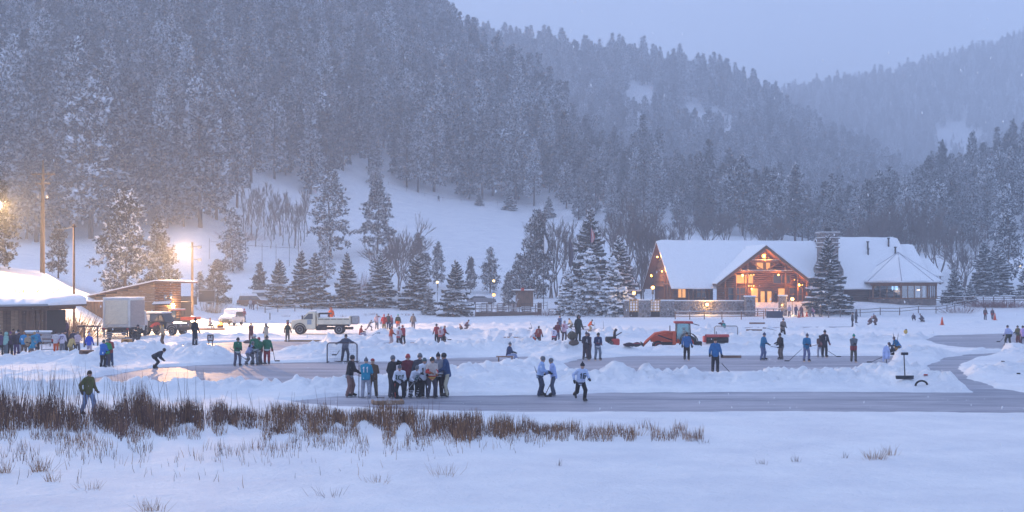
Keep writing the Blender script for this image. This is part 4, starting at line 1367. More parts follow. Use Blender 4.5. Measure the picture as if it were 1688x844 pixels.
def wheel(E, x, y, z, r, w, rim=RIMM, dish=.55):
    rg = []
    prof = [(r * .62, -w / 2), (r * .93, -w / 2), (r, -w * .36), (r, w * .36), (r * .93, w / 2), (r * .62, w / 2)]
    for rr, yy in prof:
        rg.append([Vector((x + rr * math.cos(2 * math.pi * k / 16), y + yy, z + rr * math.sin(2 * math.pi * k / 16))) for k in range(16)])
    b = MB(); b.rings(rg, 0, True, True); o = b.build('wheel', RUBBER, E)
    for s in (-1, 1):
        b = MB()
        b.rings([[Vector((x + rr * math.cos(2 * math.pi * k / 12), y + s * yy, z + rr * math.sin(2 * math.pi * k / 12))) for k in range(12)] for rr, yy in ((r * .64, w / 2 - .01), (r * .60, w / 2 + .012), (r * .3, w / 2 - .03), (r * .12, w / 2 + .01))], 0, True, False)
        b.build('rim', rim, o)
    return o

def box_part(E, name, m, *a, c=.03, mat_=None):
    b = MB(); b.cbox(*a, c, 0, mat_); return b.build(name, m, E)

def box_truck():
    p = Vector((*GP(192, 561), 0)); z = max(gz(p.x, p.y), 0)
    E = empty('box_truck', (p.x, p.y, z), R(4), 'white box truck with its rear roll door and loading step facing the rinks', 'truck')
    b = MB(); b.cbox(-1.15, 1.15, 0, 6.2, .95, 3.45, .05); bo = b.build('cargo_box', WHITEP, E)
    b = MB()
    for i in range(9):
        b.cbox(-.95, .95, -.05, -.01, 1.25 + i * .23, 1.25 + i * .23 + .22, .015)
    b.build('roll_door', mat('door_panel', (.66, .60, .48), .6, .08), bo)
    for s in (-1, 1):
        box_part(bo, 'door_frame', WHITEP, s * 1.06 - .08, s * 1.06 + .08, -.09, .0, .95, 3.4, c=.02)
    box_part(bo, 'door_frame', WHITEP, -1.0, 1.0, -.09, .0, 3.3, 3.42, c=.02)
    for k in range(10):
        box_part(bo, 'side_panel', mat('side_panel', (.34, .29, .27), .7, .25) if k == 0 else bpy.data.materials['side_panel'], 1.15, 1.18, .15 + k * .6, .15 + k * .6 + .57, 1.0, 3.3, c=.01)
    s = MB(); s.cbox(-1.17, 1.17, -.02, 6.2, 3.45, 3.58, .06); s.build('roof_snow', SNOWCAP, bo)
    box_part(E, 'bumper', METALD, -1.2, 1.2, -.25, -.08, .78, .94)
    box_part(E, 'chassis', METALD, -.5, .5, .1, 8.0, .55, .9)
    for s in (-1, 1):
        box_part(E, 'step_bracket', METALD, s * 1.0 - .06, s * 1.0 + .06, -.35, -.15, .2, .8)
        l = MB(); l.cbox(s * 1.0 - .09, s * 1.0 + .09, -.30, -.26, .80, .92, .02); l.build('tail_light', REDP, E)
    for k in range(3):
        box_part(E, 'loading_step', GALV, -1.0, .95, -.75 - k * .12, -.25 - k * .12, .48 - k * .17, .56 - k * .17)
    b = MB(); shell(b, [(6.4, .5), (8.4, .5), (8.5, 1.3), (7.9, 1.5), (7.5, 2.3), (6.4, 2.3)], -1.0, 1.0, .1)
    for i, v in enumerate(b.v): b.v[i] = (v[1], v[0], v[2])
    b.build('cab', WHITEP, E)
    for x in (-.95, .95):
        for y in (1.6, 7.4):
            w = wheel(E, 0, 0, 0, .48, .30); w.location = (x, y, .48); w.rotation_euler = (0, 0, R(90))
box_truck()

def jeep():
    p = Vector((*GP(272, 554), 0)); z = max(gz(p.x, p.y), 0)
    E = empty('off_road_car', (p.x, p.y, z), R(-20), 'black off-road car with red and yellow door graphics and a snowy roof', 'car')
    b = MB(); shell(b, [(-2.2, .55), (2.1, .55), (2.15, .95), (2.0, 1.15), (.75, 1.25), (.6, 1.28), (-2.2, 1.28)], -.92, .92, .06)
    bo = b.build('body', BLACKP, E)
    b = MB(); shell(b, [(-2.15, 1.28), (.62, 1.28), (.15, 2.02), (-2.05, 2.06)], -.86, .86, .06, 0, .1, 1.28)
    ca = b.build('cabin', BLACKP, E)
    s = MB(); s.cbox(-2.15, .2, -.80, .80, 2.04, 2.20, .08); s.build('roof_snow', SNOWCAP, ca)
    # side windows, white rear quarter panel with a red figure
    for sd in (-1, 1):
        y = sd * .875
        def panel(nm, m, pts, par=ca, off=.0):
            q = MB(); d = .02
            q.add([(x, y + sd * off - sd * .09 * max(0, (zz - 1.28) / .78), zz) for x, zz in pts] + [(x, y + sd * (off + d) - sd * .09 * max(0, (zz - 1.28) / .78), zz) for x, zz in pts],
                  [tuple(range(len(pts))), tuple(range(2 * len(pts) - 1, len(pts) - 1, -1))] + [(i, (i + 1) % len(pts), len(pts) + (i + 1) % len(pts), len(pts) + i) for i in range(len(pts))])
            return q.build(nm, m, par)
        panel('side_window', WHITEP, [(-2.0, 1.36), (-1.1, 1.36), (-1.1, 1.94), (-2.0, 1.94)])
        panel('figure_print', REDP, [(-1.75, 1.40), (-1.35, 1.40), (-1.42, 1.62), (-1.5, 1.9), (-1.6, 1.9), (-1.62, 1.6)], off=.025)
        panel('side_window', GLASSD, [(-.98, 1.36), (-.2, 1.36), (-.2, 1.94), (-.98, 1.94)])
        panel('side_window', GLASSD, [(-.1, 1.36), (.45, 1.36), (.15, 1.92), (-.1, 1.94)])
        panel('red_graphic', REDP, [(-1.1, .78), (-.8, 1.02), (-.45, 1.22), (-.05, 1.25), (.12, 1.1), (-.02, .92), (-.2, 1.02), (-.35, .82), (-.5, .98), (-.72, .74)], bo, .05)
        panel('yellow_disc', mat('yellow_print', (.62, .42, .03), .5, .08), [(.28 + .24 * math.cos(a), .84 + .24 * math.sin(a)) for a in np.linspace(0, 5.76, 12)], bo, .03)
        panel('silver_wing', GALV, [(.75, .62), (1.95, .62), (1.95, 1.08), (.85, 1.16)], bo, .05)
        for x in (-1.45, 1.4):
            w = wheel(E, 0, 0, 0, .42, .28); w.location = (x, sd * .82, .42)
            f = MB(); f.rings([[Vector((x + rr * math.cos(a), sd * yy, .45 + rr * math.sin(a))) for a in np.linspace(0, math.pi, 9)] for rr, yy in ((.56, .86), (.56, 1.0), (.48, 1.0), (.48, .86))], 0, False, False)
            f.build('wheel_arch', METALD, E)
        l = MB(); l.cbox(-2.27, -2.2, sd * .75 - .12, sd * .75 + .12, .85, 1.2, .02); l.build('tail_light', TAIL if sd < 0 else REDP, E)
        l = MB(); l.cbox(2.1, 2.2, sd * .6 - .1, sd * .6 + .1, .85, 1.05, .02); l.build('headlight', RIMM, E)
    box_part(E, 'rear_window', GLASSD, -2.22, -2.15, -.6, .6, 1.4, 1.9)
    box_part(E, 'bumper', METALD, -2.35, -2.2, -.9, .9, .5, .68); box_part(E, 'bumper', METALD, 2.15, 2.3, -.9, .9, .5, .68)
    box_part(E, 'running_board', METALD, -.9, .9, -1.02, -.9, .40, .48)
jeep()

def cart():
    p = Vector((*GP(300, 538, .3), 0)); z = max(gz(p.x, p.y), 0)
    E = empty('utility_cart', (p.x, p.y, z), R(-8), 'small utility cart with a red roof and an orange cargo bed', 'cart')
    box_part(E, 'cargo_bed', ORANGEP, .1, 1.9, -.7, .7, .85, 1.2)
    box_part(E, 'chassis', METALD, -1.5, 1.7, -.5, .5, .45, .6)
    box_part(E, 'nose', METALD, -1.6, -.9, -.65, .65, .55, 1.15, c=.1)
    box_part(E, 'seat', BLACKP, -.6, 0, -.55, .55, .6, 1.1)
    for x in (-.95, .0):
        for s in (-1, 1):
            b = MB(); b.tube([(x, s * .6, .6), (x, s * .6, 1.95)], .04, 5); b.build('roof_post', METALD, E)
    r = box_part(E, 'roof', REDP, -1.15, .15, -.7, .7, 1.92, 2.02); s = MB(); s.cbox(-1.12, .12, -.68, .68, 2.02, 2.1, .04); s.build('roof_snow', SNOWCAP, r)
    box_part(E, 'windscreen', CABGL, -.98, -.95, -.58, .58, 1.1, 1.9, c=.01)
    for x in (-1.15, 1.15):
        for s in (-1, 1): w = wheel(E, 0, 0, 0, .33, .25); w.location = (x, s * .65, .33)
cart()

def snowy_car(px, py, Yd, yaw, label, body, scale=1.0, mound=.22, suv=True, z=None):
    if Yd is None: q = on_ground(px, py)
    else:
        x = (px - 844) * Yd / 2200; q = Vector((x, Yd, gz(x, Yd)))
    if z is not None: q.z = z
    E = empty('parked_car', (q.x, q.y, q.z), R(yaw), label, 'car')
    E.scale = (scale,) * 3
    h = 1.78 if suv else 1.45
    b = MB(); shell(b, [(-2.25, .35), (2.2, .35), (2.25, .75), (2.05, .98), (1.0, 1.05), (-2.2, 1.05), (-2.3, .7)], -.92, .92, .08); bo = b.build('body', body, E)
    prof = [(-2.1, 1.05), (1.0, 1.05), (.35, h), (-1.9, h)] if suv else [(-1.7, 1.03), (.95, 1.03), (.2, h), (-1.0, h)]
    b = MB(); shell(b, prof, -.84, .84, .06, 0, .12, 1.05); ca = b.build('cabin', GLASSD, E)
    s = MB(); shell(s, [(prof[3][0] - .1, h - .12), (prof[2][0] + .2, h - .12), (prof[2][0], h + mound), (prof[3][0] + .1, h + mound)], -.84, .84, .12); s.build('roof_snow', SNOWCAP, ca)
    s = MB(); shell(s, [(1.0, .98), (2.15, .9), (2.0, 1.12), (.7, 1.3)], -.84, .84, .12); s.build('bonnet_snow', SNOWCAP, bo)
    s = MB(); shell(s, [(.36, h - .05), (1.02, 1.05), (1.1, 1.12), (.42, h + .03)], -.75, .75, .05); s.build('windscreen_snow', SNOWCAP, ca)
    for x in (-1.35, 1.4):
        for sd in (-1, 1): w = wheel(E, 0, 0, 0, .35, .24); w.location = (x, sd * .80, .35)
    for sd in (-1, 1):
        l = MB(); l.cbox(2.18, 2.27, sd * .68 - .16, sd * .68 + .16, .62, .80, .03); l.build('headlight', RIMM, E)
        l = MB(); l.cbox(-2.32, -2.24, sd * .72 - .1, sd * .72 + .1, .62, .92, .03); l.build('tail_light', REDP, E)
        m = MB(); m.cbox(.55, .75, sd * 1.0 - .1, sd * 1.0 + .1, 1.02, 1.2, .04); m.build('wing_mirror', body, E)
    box_part(E, 'bumper', METALD, 2.2, 2.32, -.85, .85, .38, .55); box_part(E, 'bumper', METALD, -2.38, -2.26, -.85, .85, .38, .55)
    box_part(E, 'grille', BLACKP, 2.2, 2.28, -.45, .45, .60, .78)
    return E
GREYP = mat('grey_paint', (.20, .20, .22), .4, .1)
BROWNP = mat('brown_paint', (.16, .085, .06), .4, .1)
snowy_car(382, 536, None, -97, 'snow-plastered sport utility car facing the rinks beside the fire pan', mat('frosted_paint', (.5, .5, .5), .6, .1), .93)
snowy_car(370, 503, 205, -70, 'parked car buried under a smooth mound of snow behind the snowy slope', WHITEP, 1.0, .55, False)
snowy_car(417, 500, 206, 25, 'snow-covered brown car parked beside the spruce row', BROWNP, 1.0, .3)
snowy_car(436, 495, 222, 8, 'snow-covered white van-like car parked behind the brown car', WHITEP, 1.05, .3)
snowy_car(648, 490, 232, 4, 'pale snowy car parked between two spruces of the row', WHITEP, 1.0, .25)
snowy_car(794, 489, 226, -4, 'dark car with a snowy bonnet parked beside the street lamp', GREYP, 1.05, .15, False)

def dump_truck():
    p = Vector((*GP(530, 553), 0)); z = max(gz(p.x, p.y), 0)
    E = empty('dump_truck', (p.x, p.y, z), R(2), 'cream dump truck with a snow plough frame parked behind the snow bank', 'truck')
    # faces -x
    b = MB(); shell(b, [(-2.75, .5), (-.45, .5), (-.45, 2.0), (-.62, 2.15), (-1.15, 2.12), (-1.75, 1.45), (-2.7, 1.32), (-2.8, .9)], -.95, .95, .08); ca = b.build('cab', CREAM, E)
    for sd in (-1, 1):
        q = MB(); q.add([(-1.62, sd * .97, 1.45), (-.72, sd * .97, 1.45), (-.72, sd * .95, 1.98), (-1.12, sd * .95, 1.98)], [(0, 1, 2, 3)]); q.build('side_window', GLASSD, ca, fix=False)
        q = MB(); q.cbox(-1.25, -.85, sd * .96 - .01, sd * .96 + .01, .95, 1.4, .02); q.build('door_emblem', cm((.25, .33, .42)), ca)
        q = MB(); q.cbox(-1.75, -1.62, sd * 1.12 - .1, sd * 1.12 + .1, 1.45, 1.8, .03); q.build('wing_mirror', METALD, ca)
        f = MB(); f.rings([[Vector((-1.95 + rr * math.cos(a), sd * yy, .48 + rr * math.sin(a))) for a in np.linspace(0, math.pi, 9)] for rr, yy in ((.62, .9), (.62, 1.03), (.52, 1.03), (.52, .9))], 0, False, False); f.build('wheel_arch', METALD, E)
    q = MB(); q.add([(-1.72, -.85, 1.47), (-1.72, .85, 1.47), (-1.17, .8, 2.06), (-1.17, -.8, 2.06)], [(0, 1, 2, 3)])
    for i, v in enumerate(q.v): q.v[i] = (v[0] - .03, v[1], v[2] + .03)
    q.build('windscreen', GLASSD, ca, fix=False)
    s = MB(); s.cbox(-1.1, -.5, -.85, .85, 2.13, 2.25, .05); s.build('roof_snow', SNOWCAP, ca)
    bd = MB(); bd.cbox(-.25, 2.75, -1.05, 1.05, .95, 1.55, .04); bo = bd.build('dump_bed', CREAM, E)
    box_part(bo, 'bed_floor', METALD, -.25, 2.7, -.9, .9, .8, .95)
    box_part(bo, 'headboard', CREAM, -.35, -.25, -1.05, 1.05, .95, 2.0); box_part(bo, 'tailgate', CREAM, 2.72, 2.84, -1.1, 1.1, .9, 1.75)
    for x in (.3, .9, 1.5, 2.1): box_part(bo, 'bed_rib', CREAM, x, x + .08, -1.09, -1.04, .97, 1.5)
    box_part(bo, 'rail', METALD, -.2, 2.7, -1.08, -1.0, 1.42, 1.48)
    sb = MB(); sb.cbox(-.2, .9, -.8, .8, 1.9, 2.05, .03); sb.tube([(-.1, -.7, 1.4), (-.1, -.7, 1.95)], .05, 5); sb.tube([(.8, -.7, 1.4), (.8, -.7, 1.95)], .05, 5); sb.build('salt_hopper', METALD, E)
    sp = MB(); sp.cbox(2.85, 3.55, -.8, .8, .95, 1.75, .1); sp.build('spreader', GALV, E)
    s = MB(); s.cbox(-.2, 2.7, -1.0, 1.0, 1.55, 1.62, .03); s.build('bed_snow', SNOWCAP, bo)
    box_part(E, 'chassis', METALD, -2.6, 3.0, -.4, .4, .45, .7)
    box_part(E, 'fuel_tank', METALD, -.4, .6, -1.0, -.5, .4, .8)
    pf = MB()
    for sd in (-1, 1):
        pf.tube([(-2.8, sd * .5, .5), (-3.2, sd * .5, .6), (-3.2, sd * .5, 1.35)], .06, 5)
    for zz in (.7, 1.0, 1.3): pf.tube([(-3.2, -.75, zz), (-3.2, .75, zz)], .05, 5)
    pf.build('plough_frame', METALD, E)
    for sd in (-1, 1):
        l = MB(); l.cbox(-2.86, -2.76, sd * .7 - .14, sd * .7 + .14, .95, 1.15, .03); l.build('headlight', RIMM, E)
        for x in (-1.95, 1.75):
            w = wheel(E, 0, 0, 0, .47, .34); w.location = (x, sd * .82, .47)
dump_truck()

def tractor():
    x, Y = GP(1112, 579); z = max(gz(x, Y), 0) - .05
    E = empty('tractor', (x, Y, z - .12), R(-3), 'orange-red tractor with a glazed cab and a front loader clearing snow', 'tractor')
    b = MB(); shell(b, [(-1.85, .7), (.1, .7), (.1, 1.45), (-.6, 1.42), (-1.75, 1.18), (-1.9, 1.0)], -.36, .36, .08); b.build('bonnet', ORANGEP, E)
    box_part(E, 'engine', METALD, -1.7, .1, -.3, .3, .45, .72)
    box_part(E, 'grille', BLACKP, -1.93, -1.84, -.3, .3, .72, 1.1)
    for sx in (.1, 1.25):
        for sd in (-1, 1):
            p = MB(); p.tube([(sx, sd * .62, .75), (sx + (.05 if sx < 1 else -.08), sd * .58, 2.2)], .045, 5); p.build('cab_post', BLACKP, E)
    for sd in (-1, 1):
        q = MB(); q.cbox(.14, 1.22, sd * .60 - .01, sd * .60 + .01, .95, 2.15, .01); q.build('side_window', CABGLT, E)
    q = MB(); q.cbox(.11, .13, -.56, .56, 1.2, 2.15, .005); q.build('windscreen', CABGLT, E)
    q = MB(); q.cbox(1.2, 1.22, -.56, .56, 1.2, 2.15, .005); q.build('rear_window', CABGLT, E)
    r = MB(); r.cbox(-.05, 1.42, -.72, .72, 2.18, 2.36, .07); r.build('cab_roof', REDP, E)
    box_part(E, 'seat', BLACKP, .65, 1.0, -.25, .25, .9, 1.6, c=.06)
    s = MB(); s.tube([(.2, 0, 1.0), (.38, 0, 1.35)], .03, 5); s.build('steering_column', BLACKP, E)
    box_part(E, 'cab_floor', ORANGEP, .0, 1.3, -.6, .6, .6, .95)
    for sd in (-1, 1):
        f = MB(); f.rings([[Vector((1.05 + rr * math.cos(a), sd * yy, .68 + rr * math.sin(a))) for a in np.linspace(.1, 2.9, 10)] for rr, yy in ((.78, .55), (.78, .98), (.72, .98), (.72, .55))], 0, False, False)
        f.build('mudguard', BLACKP, E)
        w = wheel(E, 0, 0, 0, .66, .38, REDP); w.location = (1.05, sd * .78, .62)
        w = wheel(E, 0, 0, 0, .42, .26, REDP); w.location = (-1.35, sd * .66, .40)
        a = MB(); a.tube([(-.05, sd * .52, 1.45), (-.75, sd * .52, 1.50), (-1.55, sd * .52, 1.35), (-2.25, sd * .52, .75), (-2.55, sd * .52, .35)], [.09, .10, .10, .08, .07], 5); a.build('loader_arm', ORANGEP, E)
        a = MB(); a.cbox(-.2, .1, sd * .52 - .1, sd * .52 + .1, .5, 1.55, .03); a.build('loader_mast', ORANGEP, E)
        a = MB(); a.tube([(-.2, sd * .52, .85), (-1.35, sd * .52, 1.25)], .05, 5); a.tube([(-1.6, sd * .52, 1.3), (-2.4, sd * .52, .5)], .04, 5); a.build('hydraulic_ram', METALD, E)
    bk = MB(); P = [(-2.5, .12), (-2.55, .62), (-2.72, .72), (-2.66, .3), (-3.25, .10), (-3.25, .04), (-2.6, .04)]
    bk.prism(P, 'y', -.95, .95); bk.build('bucket', METALD, E)
    for k in range(6): box_part(E, 'grapple_tine', METALD, -3.45, -2.6, -.9 + k * .34, -.84 + k * .34, .42 - (k % 2) * .14, .50 - (k % 2) * .14, c=.02)
    box_part(E, 'rear_hitch', METALD, 1.6, 2.15, -.4, .4, .4, .75)
    m = MB(); m.tube([(1.3, -.6, 2.2), (1.9, -.8, 2.05)], .03, 4); m.build('work_lamp_arm', METALD, E)
    ex = MB(); ex.tube([(-.35, .3, 1.4), (-.35, .3, 2.0)], .045, 6); ex.build('exhaust_pipe', METALD, E)
    d = MB(); d.tube([(.85, 0, 1.05), (.8, 0, 1.5)], [.2, .17], 8); d.ball((.75, 0, 1.75), .13, 8, 6); d.tube([(.8, -.15, 1.4), (.5, -.2, 1.2)], .06, 5); d.tube([(.8, .15, 1.4), (.5, .2, 1.2)], .06, 5)
    dr = d.build('person', cm((.06, .05, .06)))
    E.scale = (.9, .9, .9); dr.scale = E.scale; dr.location = E.location; dr.rotation_euler = E.rotation_euler
    tag(dr, 'dark-clothed driver seated inside the cab of the tractor', 'person')
CABGLT = bpy.data.materials.new('tractor_glass'); CABGLT.use_nodes = True
def _cg():
    nt = CABGLT.node_tree; nt.nodes.clear()
    o = nt.nodes.new('ShaderNodeOutputMaterial'); mx = nt.nodes.new('ShaderNodeMixShader'); t = nt.nodes.new('ShaderNodeBsdfTransparent'); g = nt.nodes.new('ShaderNodeBsdfGlossy')
    g.inputs['Roughness'].default_value = .06; t.inputs['Color'].default_value = (.60, .82, .84, 1); mx.inputs[0].default_value = .22
    nt.links.new(t.outputs[0], mx.inputs[1]); nt.links.new(g.outputs[0], mx.inputs[2]); nt.links.new(mx.outputs[0], o.inputs[0])
_cg()
tractor()

def roller(px, py, label, col, w=1.6):
    """walk-behind snow sweeper: drum brush, housing, handle"""
    x, Y = GP(px, py); z = max(gz(x, Y), 0)
    E = empty('snow_sweeper', (x, Y, z), R(5), label, 'sweeper')
    b = MB(); b.tube([(-w / 2, 0, .32), (w / 2, 0, .32)], .30, 12); b.build('brush_drum', RUBBER, E)
    b = MB(); b.rings([[Vector((xx, rr * math.cos(a), .34 + rr * math.sin(a))) for a in np.linspace(.2, 2.6, 8)] for xx, rr in ((-w / 2 - .05, .40), (w / 2 + .05, .40), (w / 2 + .05, .36), (-w / 2 - .05, .36))], 0, False, False); b.build('housing', col, E)
    b = MB(); b.cbox(-w / 2 - .25, -w / 2 - .02, -.2, .25, .1, .62, .05); b.build('gearbox', col, E)
    b = MB(); b.tube([(0, .35, .4), (.2, 1.0, .9)], .03, 5); b.build('handle', METALD, E)
roller(1182, 571, 'snow sweeper with a wide black brush drum behind the tractor', REDP, 1.7)
def blower(px, py, label, m1, flip=1):
    x, Y = GP(px, py); z = max(gz(x, Y), 0)
    E = empty('snow_blower', (x, Y, z), 0, label, 'blower')
    b = MB(); b.cbox(-.55 * flip - .3, -.55 * flip + .3, -.4, .4, .08, .55, .06); b.build('auger_housing', m1, E)
    b = MB(); b.cbox(-.2, .45, -.25, .25, .3, .7, .08); b.build('engine', METALD, E)
    b = MB(); b.tube([(-.5 * flip, 0, .55), (-.5 * flip, 0, 1.05), (-.62 * flip, -.1, 1.25)], [.13, .10, .11], 7); b.build('chute', METALD, E)
    b = MB(); b.tube([(.3, -.25, .6), (1.0, -.25, 1.0)], .025, 5); b.tube([(.3, .25, .6), (1.0, .25, 1.0)], .025, 5); b.tube([(1.0, -.3, 1.0), (1.0, .3, 1.0)], .03, 5); b.build('handlebar', METALD, E)
    for s in (-1, 1): w = wheel(E, 0, 0, 0, .22, .14); w.location = (.2, s * .33, .22)
blower(1002, 576, 'red snow blower with an upright chute beside the tractor loader', REDP, -1)
# ------------------------------------------------------------------ poles, fences, signs
POLEW = mat('pole_wood', (.20, .135, .08), .85, .25, 3.0, stretch=(3, 3, .4), bump=.3)
def utility_pole():
    Y = 140.0
    b0 = PT(70, 450, Y); b0.z = gz(b0.x, Y)
    top = PT(72, 264, Y).z - b0.z
    E = empty('utility_pole', b0, 0, 'tall wooden utility pole with cross-arms and lit golden lower trunk', 'pole')
    b = MB(); b.tube([(0, 0, -.6), (0, 0, top * .5), (.05, 0, top * .88), (.06, 0, top)], [.27, .22, .15, .05], 8); b.build('shaft', POLEW, E)
    for z, w in ((top * .875, 1.25), (top * .79, .75)):
        a = MB(); a.cbox(-w, w + .1, -.14, -.02, z - .07, z + .07, .02); ar = a.build('cross_arm', POLEW, E)
        for k in (-1, -.5, .5, 1):
            i = MB(); i.tube([(k * w * .92, -.08, z + .07), (k * w * .92, -.08, z + .26)], [.06, .035], 6); i.build('insulator', GALV, ar)
        for s in (-1, 1):
            i = MB(); i.tube([(s * w * .85, -.1, z - .05), (.04, -.1, z - .75)], .035, 4); i.build('brace', POLEW, ar)
    for s in (-1, 1):
        t = MB(); t.tube([(s * .4, -.15, top * .66), (s * .4, -.15, top * .72)], .17, 8); t.build('transformer', GALV, E)
        t = MB(); t.tube([(s * .15, -.1, top * .73), (s * .55, -.2, top * .69), (s * .45, -.1, top * .64), (.1, -.05, top * .62)], .02, 4); t.build('drop_cable', METALD, E)
    zt = b0.z + top
    for k, (z, dx) in enumerate(((zt - .1, 0), (b0.z + top * .89, -1.1), (b0.z + top * .89, 1.1))):
        w = MB(); P = []
        for i in range(13):
            t = i / 12
            P.append((b0.x + dx - 45 * t, Y - 6 * t, z - 4.5 * t * (1 - t) * .6 - 1.2 * t))
        w.tube(P, .018, 4)
        o = w.build('power_line', METALD); tag(o, ('topmost power line running off from the tip of the utility pole', 'power line from the outer end of the upper cross-arm', 'power line from the inner end of the upper cross-arm')[k], 'cable')
    # second, thinner pole
    q = Vector(((122 - 844) * 128 / 2200, 128, 0)); q.z = gz(q.x, q.y)
    h = PT(124, 370, 128).z - q.z
    E2 = empty('thin_pole', q, 0, 'thin dark service pole beside the long shed roof', 'pole')
    b = MB(); b.tube([(0, 0, -.5), (0, 0, h)], [.13, .09], 7); b.build('shaft', LOGD, E2)
    b = MB(); b.cbox(-.22, .22, -.06, .06, h - .25, h - .12, .02); b.build('cross_arm', LOGD, E2)
    w = MB(); P = []
    for i in range(11):
        t = i / 10; a = Vector((b0.x, Y, b0.z + top * .40)); c = Vector((q.x, q.y, q.z + h - .15)); p = a * (1 - t) + c * t; p.z -= 1.2 * t * (1 - t); P.append(p)
    w.tube(P, .02, 4); tag(w.build('service_cable', METALD), 'slack cable strung between the tall utility pole and the thin pole', 'cable')
utility_pole()

def lamp_pole():
    Y = 163.0
    x = (317 - 844) * Y / 2200; z0 = gz(x, Y)
    h = PT(317, 399, Y).z - z0
    E = empty('floodlight_pole', (x, Y, z0), 0, 'wooden floodlight pole with one blazing lamp above the snowy ramp', 'lamp')
    b = MB(); b.tube([(0, 0, -.5), (0, 0, h)], [.18, .13], 7); b.build('shaft', POLEW, E)
    zl = PT(304, 411, Y).z - z0
    a = MB(); a.tube([(0, 0, zl + .3), (-.85, -.2, zl + .2)], .05, 5); a.build('arm', METALD, E)
    a = MB(); a.cbox(-1.25, -.65, -.5, -.1, zl - .22, zl + .22, .05); a.build('housing', METALD, E)
    a = MB(); a.cbox(-1.2, -.70, -.54, -.50, zl - .19, zl + .19, .02); a.build('lens', FLOOD, E)
    for dz in (.35, -1.2):
        a = MB(); a.tube([(0, 0, zl + dz), (.75, -.15, zl + dz - .05)], .04, 5); ar = a.build('arm', METALD, E)
        a = MB(); a.cbox(.7, 1.15, -.35, .05, zl + dz - .25, zl + dz + .1, .05); a.build('housing', GALV, ar)
    flood_light('flood_light', (-.95, -.75, zl), (.35, -1, -.42), 68000, (1, .58, .29), E, 140)
    # flood lamp at the edge of the left bank
    Y = 132.0
    x = (-3 - 844) * Y / 2200; z0 = gz(x, Y); zl = PT(0, 338, Y).z - z0
    E = empty('floodlight_pole', (x, Y, z0), 0, 'floodlight pole among the golden-lit pine boughs above the hut', 'lamp')
    b = MB(); b.tube([(-.55, .2, -.5), (-.55, .2, zl + .6)], [.18, .13], 7); b.build('shaft', POLEW, E)
    a = MB(); a.tube([(-.55, .2, zl), (0, 0, zl)], .05, 5); a.build('arm', METALD, E)
    a = MB(); a.cbox(-.35, .35, -.15, .25, zl - .3, zl + .3, .05); a.build('housing', METALD, E)
    a = MB(); a.cbox(-.3, .3, -.2, -.15, zl - .26, zl + .26, .02); a.build('lens', FLOOD, E)
    flood_light('flood_light', (.4, -.6, zl), (1.0, -.75, -.75), 34000, (1, .60, .27), E, 150)
lamp_pole()

def fence(pts, label, h=1.15, rails=2, snow=True, m=None, r=.07, every=None, n=None, name='split_rail_fence', group=None):
    """pts: photo pixels of post feet on the ground"""
    P = [p if isinstance(p, Vector) else on_ground(*p) for p in pts]
    E = empty(name, P[0], 0, label, 'fence', group)
    m = m or FENCEW
    me = MB().tube([(0, 0, -.3), (0, 0, h)], [r, r * .9], 6).mesh('post', m)
    cap = MB().ball((0, 0, h + .02), r * 1.25, 7, 4, 0, (1, 1, .7)).mesh('snow_cap', SNOWCAP)
    for p in P:
        q = link_mesh('post', me, E, p - P[0])
        if snow: link_mesh('snow_cap', cap, q)
    for a, b in zip(P[:-1], P[1:]):
        for k in range(rails):
            z = h * (.86 - k * (.75 / max(rails, 1)))
            A = a - P[0] + Vector((0, -r, z)); B = b - P[0] + Vector((0, -r, z))
            q = MB().tube([A, (A + B) / 2 - Vector((0, 0, .03)), B], r * .62, 5).build('rail', m, E)
            if snow and k == 0:
                MB().tube([A + Vector((0, 0, r * .8)), B + Vector((0, 0, r * .8))], r * .55, 5).build('snow_strip', SNOWCAP, q)
    return E

fence([(437, 516), (458, 515), (486, 513.5), (514, 512), (543, 510.5), (571, 509.5), (600, 508), (628, 507), (657, 506), (686, 506)], 'two-rail wooden fence running behind the dump truck along the spruce row')
fence([(424, 512), (437, 516)], 'short broken end of the two-rail fence beside the walkers', rails=1)
for i, (px_, py_) in enumerate(((445, 527),)):
    q = on_ground(px_, py_)
    E = empty('marker_post', q, 0, 'single short wooden post standing in the snow before the fence', 'post')
    MB().tube([(0, 0, -.3), (0, 0, .95)], .07, 6).build('shaft', FENCEW, E); MB().ball((0, 0, .97), .08, 6, 4, 0, (1, 1, .6)).build('snow_cap', SNOWCAP, E)
fence([(1113, 527), (1137, 527), (1161, 527), (1190, 527), (1222, 527), (1259, 526)], 'snow-topped three-rail fence below the stone wall left of the porch steps', 1.25, 3, m=LOG)
fence([(1366, 524), (1385, 523), (1418, 522), (1451, 521), (1483, 520), (1514, 518.5), (1543, 517), (1561, 515), (1574, 512), (1590, 509), (1608, 507)], 'snow-topped rail fence curving past the pavilion to the boardwalk', 1.2, 2)
fence([(905, 519), (925, 520), (945, 521), (965, 521), (985, 522), (1010, 522), (1028, 522)], 'low rail fence half hidden under the laden spruces', 1.0, 2)
def vec_fence(L, Y, zoff, **kw):
    P = []
    for p in L:
        x = (p - 844) * Y / 2200; P.append(Vector((x, Y, gz(x, Y) + zoff)))
    return fence(P, **kw)
vec_fence(range(1536, 1700, 17), 214, .25, label='dark boardwalk railing with a thick top rail right of the pavilion', h=1.25, rails=3, r=.09, name='boardwalk_railing')
vec_fence(range(1600, 1700, 24), 245, .3, label='far thin fence among the spruces beyond the boardwalk', h=1.1, rails=2, snow=False)
vec_fence(range(776, 905, 14), 206.5, .1, label='thin wire-topped fence behind the shore deck', h=1.1, rails=2, r=.045, snow=False)
